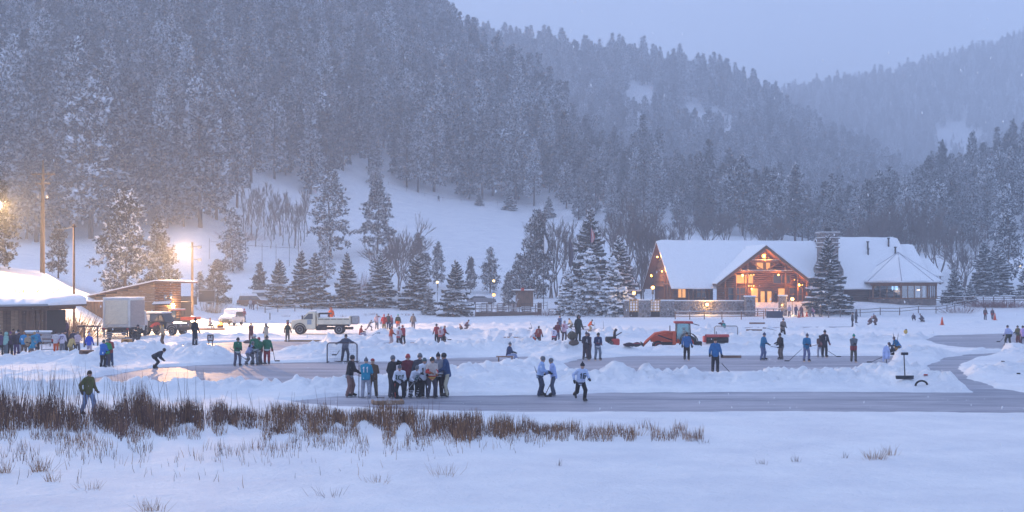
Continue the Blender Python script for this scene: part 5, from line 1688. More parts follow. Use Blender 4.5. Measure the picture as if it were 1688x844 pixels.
vec_fence(range(640, 905, 30), 400, .0, label='fine fence line crossing the top of the snowy meadow', h=1.2, rails=1, r=.05, snow=False)
vec_fence(range(1236, 1300, 13), 197.8, .25, label='snow-capped log railing in front of the entrance porch', h=1.0, rails=2, m=LOG)
vec_fence([345, 375, 405, 432, 455, 477, 492], 285, 0, label='tall thin mesh fence posts in the meadow below the aspen grove', h=4.5, rails=1, r=.05, snow=False, name='ball_fence')

# flags
def flagpole(px, ytop, ybase, Y, label, flag=None, fy=None):
    x = (px - 844) * Y / 2200; z0 = gz(x, Y); h = PT(px, ytop, Y).z - z0
    E = empty('flagpole', (x, Y, z0), 0, label, 'flagpole')
    MB().tube([(0, 0, -.3), (0, 0, h)], [.07, .04], 6).build('shaft', METALD, E)
    MB().ball((0, 0, h + .06), .08, 6, 4).build('finial', GALV, E)
    if flag:
        z1 = PT(px, fy[0], Y).z - z0; z2 = PT(px, fy[1], Y).z - z0
        cols = flag
        n = 12
        for s in range(len(cols)):
            b = MB(); P = []
            for i in range(n + 1):
                t = i / n; z = z1 + (z2 - z1) * t
                w0 = (.08 + .55 * math.sin(math.pi * min(1, t * .75 + .1))) 
                for u in (s / len(cols), (s + 1) / len(cols)):
                    P.append((.05 + w0 * u, .12 * math.sin(u * 9 + t * 3), z - .5 * u * (1 - t)))
            b.add(P, [(2 * i, 2 * i + 1, 2 * i + 3, 2 * i + 2) for i in range(n)], 0, True)
            o = b.build('flag_stripe' if len(cols) > 1 else 'flag', cm(cols[s]), E, fix=False)
            so = o.modifiers.new('cloth', 'SOLIDIFY'); so.thickness = .015
flagpole(896, 380, 495, 207, 'flagpole with a limp white flag beside the kiosk', [(.72, .74, .78)], (386, 418))
flagpole(938, 372, 500, 206, 'bare dark pole with a furled banner between the flagpole and spruces', [(.06, .06, .09)], (392, 440))
flagpole(973, 362, 500, 205, 'flagpole with a limp red and white striped flag before the tall spruce', [(.05, .06, .18), (.45, .04, .05), (.7, .7, .72), (.45, .04, .05), (.7, .7, .72), (.45, .04, .05)], (373, 400))

# banner by the porch, information boards
def board_sign(px, py, Y, w, h, label, face, leg=.5, name='sign_board', z=None, frame=None):
    p = PT(px, py, Y); zb = gz(p.x, p.y) if z is None else z
    E = empty(name, (p.x, Y, zb), 0, label, 'sign')
    zc = max(p.z - zb, .3)
    for s in (-1, 1): MB().tube([(s * w * .42, .05, -.2), (s * w * .42, .05, zc + h / 2)], .04, 5).build('leg', FENCEW, E)
    o = MB().cbox(-w / 2, w / 2, -.03, .03, zc - h / 2, zc + h / 2, .01).build('panel', face, E)
    if frame:
        for a in ((-w / 2 - .06, w / 2 + .06, zc + h / 2, zc + h / 2 + .1), (-w / 2 - .06, w / 2 + .06, zc - h / 2 - .1, zc - h / 2), (-w / 2 - .08, -w / 2, zc - h / 2, zc + h / 2), (w / 2, w / 2 + .08, zc - h / 2, zc + h / 2)):
            MB().cbox(a[0], a[1], -.06, .05, a[2], a[3], .01).build('frame', frame, E)
    return E
BANNER = mat('banner_print', (.03, .035, .07), .7, .3, 1.5)
board_sign(1277, 519, 192.5, 2.4, 1.1, 'dark blue printed banner on the fence by the porch steps', BANNER)
board_sign(341, 488, 186, 2.2, 1.5, 'large dark display board in a pale frame beside the pines', mat('board_black', (.03, .025, .03), .6, .3), frame=GALV)
E_ = board_sign(347, 557, YG(571), .34, .34, 'small square notice on a post at the edge of the left rink', cm((.55, .55, .58)), frame=FENCEW)
MB().cbox(-.05, .05, -.045, -.03, .72, .9, .005).build('notice_mark', cm((.08, .06, .1)), E_)
# the wooden hoarding below the trees left of the board
q = PT(308, 487, 182)
E_ = empty('board_fence', (q.x, 182, gz(q.x, 182)), 0, 'low brown board fence between the shed and the display board', 'fence')
for k in range(14):
    MB().cbox(-1.4 + k * .2, -1.4 + k * .2 + .19, 0, .05, 0, 1.15, .01).build('plank', FENCEW, E_)

# pale reindeer shape made of frosted rods
def deer():
    p = PT(847, 497, 207); z = gz(p.x, 207)
    E = empty('wire_reindeer', (p.x, 207, z), 0, 'frosted wire-frame reindeer figure standing beside the kiosk', 'decoration')
    RM = mat('frosted_wire', (.55, .50, .52), .6, .1)
    for x in (-.35, -.2, .25, .4): MB().tube([(x, .1 * (1 if x in (-.35, .25) else -1), 0), (x * .9, 0, .9)], .05, 5).build('leg', RM, E)
    MB().tube([(-.45, 0, 1.0), (0, 0, .92), (.42, 0, 1.05)], [.17, .2, .18], 7).build('body', RM, E)
    MB().tube([(.35, 0, 1.1), (.55, 0, 1.7), (.5, 0, 1.85)], [.12, .08, .09], 6).build('neck', RM, E)
    MB().tube([(.45, 0, 1.85), (.8, 0, 1.75)], [.1, .05], 6).build('head', RM, E)
    for s in (-1, 1): MB().tube([(.5, s * .05, 1.95), (.4, s * .25, 2.3), (.55, s * .35, 2.7)], .03, 4).build('antler', RM, E)
deer()
# ------------------------------------------------------------------ rink things
def goal_net(px, py, label, yaw=0, w=1.83, h=1.22, d=1.0, col=None):
    x, Y = GP(px, py); z = max(gz(x, Y), 0)
    E = empty('hockey_goal', (x, Y, z), R(yaw), label, 'goal')
    c = col or cm((.05, .035, .05), .4)
    MB().tube([(-w / 2, 0, 0), (-w / 2, 0, h - .12), (-w / 2 + .12, 0, h), (w / 2 - .12, 0, h), (w / 2, 0, h - .12), (w / 2, 0, 0)], .042, 6).build('goal_frame', c, E)
    MB().tube([(-w / 2, 0, .03), (-w / 2, d, .03), (w / 2, d, .03), (w / 2, 0, .03)], .03, 5).build('base_bar', c, E)
    n = MB()
    for i in range(19):
        xx = -w / 2 + w * i / 18
        n.tube([(xx, .02, h - .02), (xx, d * .5, h * .8), (xx, d, .05)], .007, 3, caps=False)
    for j in range(12):
        t = j / 11; yy = d * t; zz = h * (1 - t ** 1.6) * .98 + .04
        n.tube([(-w / 2, yy, zz), (w / 2, yy, zz)], .007, 3, caps=False)
    n.build('netting', cm((.55, .55, .6)), E)
goal_net(564, 598, 'hockey goal with a dark frame and white net on the left rink', 180 if False else 0)
goal_net(1197, 565, 'hockey goal with a grey frame behind the snow sweeper', 0, 1.9, 1.15, 1.0, cm((.18, .19, .19), .4))

WOODY = mat('crate_wood', (.42, .22, .07), .8, .25, 3.0)
BOARDW = mat('board_wood', (.22, .13, .09), .85, .3, 3.0)
def wooden_goal(px, py, label, w=1.5, h=.32, d=.5, yaw=0, m=None, gap=True):
    x, Y = GP(px, py); z = max(gz(x, Y), 0)
    E = empty('wooden_goal_box', (x, Y, z), R(yaw), label, 'box')
    m = m or BOARDW
    MB().cbox(-w / 2, w / 2, 0, d, h - .06, h, .01).build('top_board', m, E)
    for s in (-1, 1): MB().cbox(s * w / 2 - (.22 if s > 0 else 0), s * w / 2 + (0 if s > 0 else .22), -.02, .02, 0, h - .06, .01).build('front_board', m, E)
    MB().cbox(-w / 2, w / 2, d - .03, d, 0, h - .06, .01).build('back_board', m, E)
    for s in (-1, 1): MB().cbox(s * w / 2 - .03, s * w / 2 + .03, .03, d - .03, 0, h - .065, .01).build('side_board', m, E)
wooden_goal(141, 602, 'brown wooden shooting box lying on the snow near the blue-jacketed skater', .75, .24, .4)
wooden_goal(208, 571, 'orange wooden box beside the dark figures by the truck', .75, .42, .4, 0, WOODY)
def plank(px, py, L, label, yaw=0, m=None, hgt=.16, th=.10, lift=.0, name='timber_beam', cat='beam'):
    x, Y = GP(px, py); z = max(gz(x, Y), 0) + lift
    E = empty(name, (x, Y, z), R(yaw), label, cat)
    MB().cbox(-L / 2, L / 2, -th / 2, th / 2, 0, hgt, .02).build('timber', m or BOARDW, E)
    MB().cbox(-L / 2, L / 2, -th / 2 - .005, th / 2 + .005, hgt, hgt + .03, .015).build('snow_cap', SNOWCAP, E)
    return E
def goal_plank(px, py, L, label, yaw, m=None):
    x, Y = GP(px, py); z = max(gz(x, Y), 0)
    E = empty('rink_goal_board', (x, Y, z), R(yaw), label, 'goal')
    m = m or BOARDW
    MB().cbox(-L / 2, L / 2, -.05, .05, 0, .16, .02).build('front_board', m, E)
    for s in (-1, 1): MB().cbox(s * L / 2 - .05, s * L / 2 + .05, .06, .7, 0, .16, .02).build('end_board', m, E)
    MB().cbox(-.12, .12, -.06, -.05, .02, .14, .005).build('centre_mark', cm((.5, .45, .4)), E)
goal_plank(641, 667, 1.15, 'weathered low plank goal lying on the ice before the huddle', 12, mat('old_board', (.25, .17, .12), .85, .35, 5.0))
goal_plank(655, 575, 1.1, 'yellow-ended low plank goal at the warm-lit rink edge', -3, WOODY)
plank(1205, 590, 1.35, 'dark timber beam lying at the far side of the right rink', 1)
plank(1248, 536, 1.9, 'grey timber beam on the snow below the porch steps', 0, hgt=.2)
plank(1243, 549, 1.6, 'dark red-marked timber beam on the back right rink', 0, hgt=.14)
plank(500, 563, 3.2, 'long snowy log lying on the bank before the dump truck', 2, WOODY, .12)
plank(350, 546, 2.6, 'split timber beam beside the seated figure and fire pan', 6, LOG, .2, .2)
def table_sign(px, py, label):
    x, Y = GP(px, py); z = max(gz(x, Y), 0)
    E = empty('bench_table', (x, Y, z), 0, label, 'table')
    MB().cbox(-.55, .9, -.15, .15, .72, .78, .01).build('tabletop', BOARDW, E); MB().cbox(-.05, .05, -.05, .05, -.1, .72, .01).build('leg', BOARDW, E)
    MB().cbox(-.12, .14, -.02, .02, .78, 1.1, .01).build('notice', cm((.5, .52, .58)), E)
table_sign(841, 572, 'narrow wooden table on one post behind the seated player')
plank(948, 545, 2.4, 'long dark beam beside the crouching cream-topped person', 0, FENCEW, .1, .1, .35)

def cone(px, py, h, label):
    p = on_ground(px, py)
    E = empty('traffic_cone', p, 0, label, 'cone', 'orange cones by the lodge fence' if 'row' in label else None)
    m = mat('cone_orange', (.62, .08, .02), .6, .1) if 'cone_orange' not in bpy.data.materials else bpy.data.materials['cone_orange']
    MB().tube([(0, 0, .04), (0, 0, h)], [.20, .045], 10).build('cone_body', m, E); MB().cbox(-.26, .26, -.26, .26, 0, .05, .02).build('base', m, E)
cone(1553, 536, .95, 'orange traffic cone beside the bright snow pile')
cone(1640, 528, .95, 'orange traffic cone beside the pair near the boardwalk')
cone(1317, 524, 1.0, 'orange traffic cone in the row beside the porch steps'); cone(1323, 523, .95, 'orange traffic cone in the row beside the porch steps'); cone(1330, 522, .7, 'orange traffic cone in the row beside the porch steps')

def shovel(px, py, ytop, label):
    p = on_ground(px, py)
    h = (py - ytop) * p.y / 2200
    E = empty('snow_shovel', p, R(6), label, 'shovel')
    c = cm((.02, .025, .04), .5)
    MB().prism([(-.40, .0), (.40, .0), (.42, .16), (-.42, .16)], 'y', -.06, .02).build('blade', c, E)
    MB().tube([(.02, 0, .14), (.0, .06, h * .92)], .025, 6).build('shaft', METALD, E)
    MB().cbox(-.16, .17, -.05, .06, h * .9, h, .04).build('grip', c, E)
shovel(1491, 625, 581, 'wide black snow shovel standing upright in the snow')

def tyre_arc(px, py, label):
    p = on_ground(px, py)
    E = empty('half_buried_tyre', p, R(8), label, 'tyre')
    MB().tube([(.28 * math.cos(a) * 1.0, 0, .22 * math.sin(a)) for a in np.linspace(-.2, 3.3, 12)], .045, 6).build('tyre', RUBBER, E)
tyre_arc(1519, 637, 'black half-buried tyre poking out of the snow near the shovel')

FLAME = mat('flame', (1, .4, .05), .5, .1, emit=(1, .33, .03), estr=6)
def fire_pan():
    p = on_ground(363, 541)
    E = empty('fire_pan', p, 0, 'dark fire pan with bright orange flames beside the seated figure', 'fire')
    MB().tube([(0, 0, 0), (0, 0, .35)], [.28, .42], 10).build('pan', cm((.09, .03, .02)), E)
    f = MB(); rng = random.Random(1)
    for k in range(9):
        a = rng.uniform(0, 6.28); r = rng.uniform(0, .22)
        f.tube([(r * math.cos(a), r * math.sin(a), .28), (r * .8 * math.cos(a), r * .8 * math.sin(a), .28 + rng.uniform(.2, .45))], [.09, .01], 5)
    f.build('flames', FLAME, E)
    point_light('fire_light', (0, -.2, .8), 90, (1, .45, .1), .2, E)
fire_pan()
for px_, py_, lb in ((302, 547, 'black round stove can beside the off-road car'), ):
    p = on_ground(px_, py_); E = empty('fire_can', p, 0, lb, 'can')
    MB().tube([(0, 0, 0), (0, 0, .4)], [.3, .34], 9).build('drum', METALD, E); MB().tube([(0, 0, .4), (0, 0, .44)], .36, 9).build('rim', METALD, E)
def bag(px, py, w, h, label, col, name='gear_bag'):
    p = on_ground(px, py)
    E = empty(name, p, R(random.uniform(-20, 20)), label, 'bag')
    MB().ball((0, 0, h * .45), 1, 9, 6, 0, (w / 2, w * .35, h * .55)).build('bag_body', cm(col), E)
    MB().tube([(-w * .25, -.05, h * .9), (0, -.08, h * 1.1), (w * .25, -.05, h * .9)], .025, 5).build('strap', cm((.02, .02, .02)), E)
bag(408, 566, .75, .22, 'dark equipment bag on the snow behind the green jerseys', (.09, .07, .08))
bag(946, 577, .75, .36, 'brown equipment bag beside the long dark coat', (.10, .075, .065))
bag(943, 563, .7, .5, 'olive equipment bag below the pink jersey', (.09, .08, .06))
bag(1037, 571, .9, .22, 'dark heap of equipment before the tractor loader', (.05, .035, .05)); bag(1050, 570, .8, .25, 'red and black equipment bag before the tractor loader', (.20, .04, .06))
bag(1493, 553, .35, .34, 'small yellow pail-shaped bag on the snow pile', (.55, .38, .12))
for px_, py_, lb in ((1526, 622, 'red puck lying near the half-buried tyre'), (1653, 597, 'black puck on the far snow pile'), (1679, 618, 'black puck at the edge of the swept ice')):
    p = on_ground(px_, py_)
    o = MB().tube([(0, 0, 0), (0, 0, .05)], .09, 10).build('puck', cm((.35, .03, .03) if 'red' in lb else (.02, .02, .02)), None, p); tag(o, lb, 'puck')
# weathered gear stall and open box behind the crowd at the hut
def stall():
    x, Y = GP(72, 574); z = gz(x, Y)
    E = empty('gear_rack', (x, Y, z), 0, 'snow-covered wooden gear rack behind the teal jerseys', 'rack')
    for s in (-1.3, -.4, .5): MB().cbox(s - .04, s + .04, -.04, .04, 0, 1.0, .01).build('post', FENCEW, E)
    for zz in (.35, .65, .95): MB().cbox(-1.35, .55, -.06, .0, zz, zz + .12, .01).build('board', GALV, E)
    MB().cbox(-1.4, .6, -.15, .2, 1.07, 1.2, .04).build('snow_cap', SNOWCAP, E)
    goal_net(86, 580, 'small grey hockey goal standing beside the gear rack', 0, 1.5, 1.1, .8, cm((.35, .33, .35), .5))
    x, Y = GP(150, 575); z = gz(x, Y)
    E = empty('gate_frame', (x, Y, z), 0, 'wooden gate frame behind the blue-hatted skater', 'frame')
    for s in (-.5, .5): MB().cbox(s - .05, s + .05, -.05, .05, -.1, 1.55, .01).build('post', FENCEW, E)
    MB().cbox(-1.0, .75, -.06, .06, 1.5, 1.62, .01).build('beam', FENCEW, E)
stall()
# ------------------------------------------------------------------ people
def surface_net(fn, lo, hi, h):
    """skin around the zero level of a distance function, on a grid of step h"""
    lo = np.array(lo) - 2 * h; n = np.ceil((np.array(hi) + 2 * h - lo) / h).astype(int) + 1
    ax = [lo[k] + h * np.arange(n[k]) for k in range(3)]
    X, Y, Z = np.meshgrid(*ax, indexing='ij')
    v = fn(X, Y, Z)
    s = v < 0
    cn = n - 1
    acc = np.zeros((*cn, 3)); cnt = np.zeros(cn)
    for a in range(3):
        sl0 = [slice(None)] * 3; sl1 = [slice(None)] * 3
        sl0[a] = slice(0, -1); sl1[a] = slice(1, None)
        v0, v1 = v[tuple(sl0)], v[tuple(sl1)]
        cr = (v0 < 0) != (v1 < 0)
        with np.errstate(divide='ignore', invalid='ignore'):
            t = np.where(cr, v0 / (v0 - v1), 0)
        pos = [X[tuple(sl0)], Y[tuple(sl0)], Z[tuple(sl0)]]
        pos[a] = pos[a] + t * h
        P = np.stack(pos, -1)
        b, c = (a + 1) % 3, (a + 2) % 3
        for db in (0, 1):
            for dc in (0, 1):
                q = [slice(None)] * 3
                q[b] = slice(db, db + cn[b]); q[c] = slice(dc, dc + cn[c])
                q = tuple(q)
                acc += np.where(cr[q][..., None], P[q], 0); cnt += cr[q]
    on = cnt > 0
    idx = -np.ones(cn, int); idx[on] = np.arange(on.sum())
    V = acc[on] / cnt[on][:, None]
    F4 = []
    for a in range(3):
        b, c = (a + 1) % 3, (a + 2) % 3
        sl0 = [slice(None)] * 3; sl1 = [slice(None)] * 3
        sl0[a] = slice(0, -1); sl1[a] = slice(1, None)
        cr = s[tuple(sl0)] != s[tuple(sl1)]; neg = s[tuple(sl0)]
        I = np.argwhere(cr)
        I = I[(I[:, b] > 0) & (I[:, c] > 0) & (I[:, b] < cn[b]) & (I[:, c] < cn[c])]
        if not len(I): continue
        def g(db, dc):
            J = I.copy(); J[:, b] -= db; J[:, c] -= dc
            return idx[J[:, 0], J[:, 1], J[:, 2]]
        q = np.stack([g(1, 1), g(0, 1), g(0, 0), g(1, 0)], 1)
        fl = neg[I[:, 0], I[:, 1], I[:, 2]]
        q = np.where(fl[:, None], q, q[:, ::-1])
        F4.append(q)
    return V, np.vstack(F4)

def capsule(X, Y, Z, a, b, ra, rb, sq=1.0):
    ax, ay, az = a; d = np.array(b) - np.array(a); L2 = max(d @ d, 1e-9)
    px, py, pz = X - ax, Y - ay, Z - az
    t = np.clip((px * d[0] + py * d[1] + pz * d[2]) / L2, 0, 1)
    return np.sqrt((px - t * d[0]) ** 2 + (py - t * d[1]) ** 2 + (pz - t * d[2]) ** 2) - (ra + (rb - ra) * t)

def ellips(X, Y, Z, c, r, M=None):
    x, y, z = X - c[0], Y - c[1], Z - c[2]
    if M is not None:
        x, y, z = (M[0][0] * x + M[1][0] * y + M[2][0] * z, M[0][1] * x + M[1][1] * y + M[2][1] * z, M[0][2] * x + M[1][2] * y + M[2][2] * z)
    k = np.sqrt((x / r[0]) ** 2 + (y / r[1]) ** 2 + (z / r[2]) ** 2)
    return (k - 1) * min(r)

def smin(a, b, k=.05):
    h = np.clip(.5 + .5 * (b - a) / k, 0, 1)
    return b * (1 - h) + a * h - k * h * (1 - h)

V3 = lambda *a: np.array(a, float)
def rx(a):
    c, s = math.cos(a), math.sin(a); return np.array([[1, 0, 0], [0, c, -s], [0, s, c]])
def ik(root, tip, l1, l2, hint):
    d = tip - root; L = np.linalg.norm(d)
    L2 = min(L, (l1 + l2) * .995); u = d / (L + 1e-9); tip = root + u * L2
    a = (l1 * l1 - l2 * l2 + L2 * L2) / (2 * L2); hgt = math.sqrt(max(l1 * l1 - a * a, 0))
    w = hint - u * (hint @ u); w = w / (np.linalg.norm(w) + 1e-9)
    return root + u * a + w * hgt, tip

# pose: pelvis height, lean (deg), hands (fwd, out, up from shoulder), feet (fwd, out)
POSES = {
    'stand':  dict(pz=.935, lean=3, lh=(.08, .13, -.52), rh=(.10, .12, -.51), lf=(.02, .12), rf=(-.02, .13)),
    'hold':   dict(pz=.915, lean=9, lh=(.33, -.10, -.38), rh=(.30, -.02, -.30), lf=(.04, .15), rf=(-.04, .15)),
    'lean':   dict(pz=.78, lean=33, lh=(.36, -.06, -.36), rh=(.34, .02, -.40), lf=(.12, .16), rf=(-.06, .16)),
    'bend':   dict(pz=.76, lean=62, lh=(.16, -.02, -.44), rh=(.20, .0, -.44), lf=(-.04, .13), rf=(.06, .13)),
    'stride': dict(pz=.84, lean=17, lh=(.30, .04, -.34), rh=(-.12, .12, -.42), lf=(.24, .08), rf=(-.42, .10), rfz=.18),
    'walk':   dict(pz=.88, lean=6, lh=(.20, .05, -.48), rh=(-.14, .06, -.48), lf=(.22, .09), rf=(-.26, .09)),
    'up':     dict(pz=.935, lean=2, lh=(.20, -.02, .10), rh=(.10, .06, -.5), lf=(.02, .12), rf=(-.02, .12)),
    'reach':  dict(pz=.86, lean=16, lh=(.45, .16, -.12), rh=(-.20, .30, -.20), lf=(.20, .12), rf=(-.26, .14)),
    'folded': dict(pz=.935, lean=4, lh=(.26, -.20, -.22), rh=(.26, -.18, -.26), lf=(.02, .13), rf=(-.02, .13)),
    'sit':    dict(pz=.42, lean=8, lh=(.34, .0, -.30), rh=(.36, -.04, -.28), lf=(.62, .12), rf=(.56, .14)),
    'crouch': dict(pz=.45, lean=38, lh=(.36, .02, -.32), rh=(.34, .04, -.36), lf=(.16, .16), rf=(-.10, .16)),
    'lunge':  dict(pz=.72, lean=30, lh=(.42, .12, .05), rh=(.30, .25, .0), lf=(.32, .10), rf=(-.5, .14)),
}
GLOVE_M = {}
def glove_mesh(col):
    if col not in GLOVE_M:
        b = MB()      # local: +z points from the wrist to the finger tips, palm towards +y
        b.cbox(-.048, .048, -.024, .030, .0, .10, .018)
        for i, (x, L) in enumerate(((-.036, .060), (-.012, .072), (.012, .068), (.036, .052))):
            b.tube([(x, .0, .09), (x, .008, .09 + L * .55), (x, .035, .09 + L * .95), (x, .055, .09 + L * .72)], [.015, .014, .012, .010], 5)
        b.tube([(.045, .005, .02), (.075, .018, .06), (.068, .040, .095)], [.018, .015, .011], 5)
        b.tube([(0, 0, -.08), (0, 0, .02)], [.058, .050], 8)
        GLOVE_M[col] = b.mesh('glove', cm(col, .8))
    return GLOVE_M[col]
SKATE_M = {}
def skate_mesh(col, blade):
    k = (col, blade)
    if k not in SKATE_M:
        b = MB(); z0 = .07 if blade else .0
        rg = []
        for y, w, z1 in ((.11, .030, .05), (.09, .042, .20), (.0, .046, .20), (-.05, .046, .11), (-.14, .044, .075), (-.185, .024, .05)):
            rg.append([Vector((w, y, z0)), Vector((w * .9, y, z0 + z1 * .7)), Vector((w * .45, y, z0 + z1)), Vector((-w * .45, y, z0 + z1)), Vector((-w * .9, y, z0 + z1 * .7)), Vector((-w, y, z0))])
        b.rings(rg)
        if blade:
            b.cbox(-.008, .008, -.17, .12, 0, .035, .003, 1); b.cbox(-.018, .018, .02, .09, .03, .075, .005, 1); b.cbox(-.018, .018, -.14, -.07, .03, .075, .005, 1)
        SKATE_M[k] = b.mesh('skate', [cm(col, .5), GALV])
    return SKATE_M[k]
HEAD_M = {}
def headwear(kind, col, col2=None):
    k = (kind, col, col2)
    if k in HEAD_M: return HEAD_M[k]
    b = MB(); c2 = 1
    def dome(rx_, ry_, rz_, z0, t0, n=12, m=6, mi=0):
        rg = []
        for i in range(m):
            t = t0 + (math.pi / 2 - t0) * i / m
            rg.append([Vector((rx_ * math.cos(t) * math.cos(a), ry_ * math.cos(t) * math.sin(a), z0 + rz_ * math.sin(t))) for a in np.linspace(0, 2 * math.pi, n, endpoint=False)])
        b.rings(rg, mi)
    if kind == 'helmet':
        dome(.096, .116, .118, .004, -.42)
        for s in (-1, 1): b.cbox(s * .088 - .012, s * .088 + .012, -.03, .05, -.075, .03, .01); b.tube([(s * .09, -.03, -.05), (0, -.075, -.145)], .007, 4, 1)
    elif kind == 'beanie':
        dome(.090, .108, .130, .0, -.12)
        b.rings([[Vector((rr * .096 * math.cos(a), rr * .114 * math.sin(a), z)) for a in np.linspace(0, 2 * math.pi, 12, endpoint=False)] for rr, z in ((.94, -.025), (.98, -.012), (.98, .030), (.93, .045))], 1)
        b.ball((0, 0, .145), .028, 6, 4, 1)
    elif kind == 'cap':
        dome(.100, .116, .115, .012, .0); b.cbox(-.065, .065, -.195, -.10, .015, .03, .008)
    elif kind == 'hood':
        rg = []
        for y, r, dz in ((-.085, .098, 0), (-.09, .118, 0), (-.02, .132, 0), (.07, .125, -.01), (.125, .075, -.03), (.14, .02, -.04)):
            rg.append([Vector((r * math.cos(a), y, dz + r * 1.12 * math.sin(a))) for a in np.linspace(0, 2 * math.pi, 12, endpoint=False)])
        b.rings(rg, 0, False)
        b.add([rg[-1][i] for i in range(12)], [tuple(range(12))])
    else:  # hair
        dome(.092, .108, .118, .005, -.15)
        b.ball((0, .045, -.02), .085, 8, 6, 0, (1, .75, 1.1))
    HEAD_M[k] = b.mesh(kind, [cm(col, .8 if kind != 'helmet' else .35), cm(col2 or col, .8)])
    return HEAD_M[k]

GLY = {  # strokes on a 2 x 4 grid
    '1': [((1, 0), (1, 4)), ((.4, 3.2), (1, 4))], '2': [((0, 4), (2, 4)), ((2, 4), (2, 2)), ((2, 2), (0, 2)), ((0, 2), (0, 0)), ((0, 0), (2, 0))],
    '4': [((0, 4), (0, 2)), ((0, 2), (2, 2)), ((2, 4), (2, 0))], '6': [((2, 4), (0, 4)), ((0, 4), (0, 0)), ((0, 0), (2, 0)), ((2, 0), (2, 2)), ((2, 2), (0, 2))],
    '7': [((0, 4), (2, 4)), ((2, 4), (.8, 0))], '3': [((0, 4), (2, 4)), ((2, 4), (2, 0)), ((0, 2), (2, 2)), ((0, 0), (2, 0))], '9': [((0, 0), (2, 0)), ((2, 0), (2, 4)), ((2, 4), (0, 4)), ((0, 4), (0, 2)), ((0, 2), (2, 2))],
    'I': [((1, 0), (1, 4)), ((.3, 4), (1.7, 4)), ((.3, 0), (1.7, 0))], 'C': [((2, 4), (.4, 4)), ((.4, 4), (0, 3)), ((0, 3), (0, 1)), ((0, 1), (.4, 0)), ((.4, 0), (2, 0))],
    'A': [((0, 0), (1, 4)), ((1, 4), (2, 0)), ((.4, 1.5), (1.6, 1.5))],
}
BLACK = (.018, .018, .022)
def person(px, py, h, yaw, pose, top, bottom, head, label, gloves=BLACK, boots=BLACK, blade=True, num=None, numcol=BLACK, back=False, band=None, hem=0.0, long=False, bulk=1.0, res=None, z=None, Y=None, pant_stripe=None, sleeve=None, skin=(.46, .28, .21), pack=None, bib=None):
    if Y is None:
        x, Yd = GP(px, py)
    else:
        Yd = Y; x = (px - 844) * Y / 2200
    zz = max(gz(x, Yd), 0) if z is None else z
    S = h / 1.80
    res = res or (.030 if Yd < 66 else .036 if Yd < 100 else .048 if Yd < 135 else .060)
    p = POSES[pose]
    # joints (facing -y)
    pel = V3(0, 0, p['pz'])
    M = rx(R(p['lean']))          # lean forward: up tilts towards -y
    def T(v): return pel + M @ V3(*v)
    if pose == 'sit': pel = V3(0, .0, p['pz'])
    chest = T((0, 0, .34)); neck = T((0, 0, .56)); 
    hdtilt = rx(R(p['lean'] * .35))
    hc = neck + M @ V3(0, 0, .05) + hdtilt @ V3(0, -.025, .115)
    J = {}
    for s, nm in ((1, 'l'), (-1, 'r')):
        sh = T((s * .180, 0, .50)); hp = T((s * .095, 0, 0)) if p['lean'] < 40 else pel + V3(s * .095, 0, 0)
        f, o, u = p[nm + 'h']
        hand = sh + V3(s * o, -f, u) if p['lean'] < 25 else sh + V3(s * o, -f * .6, u)
        el, hand = ik(sh, hand, .29, .27, V3(s * .5, .8, -.5))
        ff, fo = p[nm + 'f']
        foot = V3(s * fo, -ff, .09 + p.get(nm + 'fz', 0))
        if pose == 'sit': foot = V3(s * fo, -ff, .09)
        kn, foot = ik(hp, foot, .43, .42, V3(s * .15, -1, .25))
        J[nm] = (sh, el, hand, hp, kn, foot)
    E = empty('person', (x, Yd, zz), R(yaw), label, 'person')
    E.scale = (S, S, S)
    # body: one continuous skin from head to feet
    def body(X, Y_, Z):
        d = ellips(X, Y_, Z, hc, (.078, .098, .118), hdtilt)
        d = smin(d, capsule(X, Y_, Z, hc + hdtilt @ V3(0, -.09, -.01), hc + hdtilt @ V3(0, -.112, -.028), .012, .017), .02)
        d = smin(d, ellips(X, Y_, Z, hc + hdtilt @ V3(0, -.05, -.085), (.05, .048, .04)), .03)
        for s in (-1, 1): d = smin(d, ellips(X, Y_, Z, hc + hdtilt @ V3(s * .082, .01, -.01), (.014, .026, .036)), .012)
        d = smin(d, capsule(X, Y_, Z, neck - M @ V3(0, 0, .04), hc - V3(0, 0, .05), .058, .052), .03)
        d = smin(d, capsule(X, Y_, Z, pel, chest, .125, .135), .05)
        d = smin(d, capsule(X, Y_, Z, chest, T((0, 0, .48)), .135, .10), .05)
        for nm in 'lr':
            sh, el, ha, hp, kn, ft = J[nm]
            d = smin(d, capsule(X, Y_, Z, sh, el, .058, .045), .04); d = smin(d, capsule(X, Y_, Z, el, ha, .045, .034), .03)
            d = smin(d, capsule(X, Y_, Z, hp, kn, .085, .062), .04); d = smin(d, capsule(X, Y_, Z, kn, ft, .060, .042), .03)
        return d
    allp = np.vstack([np.array(J['l']), np.array(J['r']), [hc, neck, pel, chest]])
    lo = allp.min(0) - .2; hi = allp.max(0) + .2
    V, F4 = surface_net(body, lo, hi, res * 1.1)
    fc = V[F4].mean(1)
    mi = np.zeros(len(F4), int)
    if res < .04:
        for s in (-1, 1):
            mi[np.linalg.norm(fc - (hc + hdtilt @ V3(s * .033, -.088, .012)), axis=1) < .022] = 1
        mi[np.linalg.norm((fc - (hc + hdtilt @ V3(0, -.095, -.062))) / [1.6, 1, .6], axis=1) < .018] = 2
    bo = link_mesh('body', np_mesh('body', V, F4, [cm(skin, .6, .08), cm((.05, .03, .025)), cm((.35, .13, .11))], mi, True), E)
    k = bulk
    # jacket: torso and sleeves
    lowz = -.30 if long else -.06 - hem
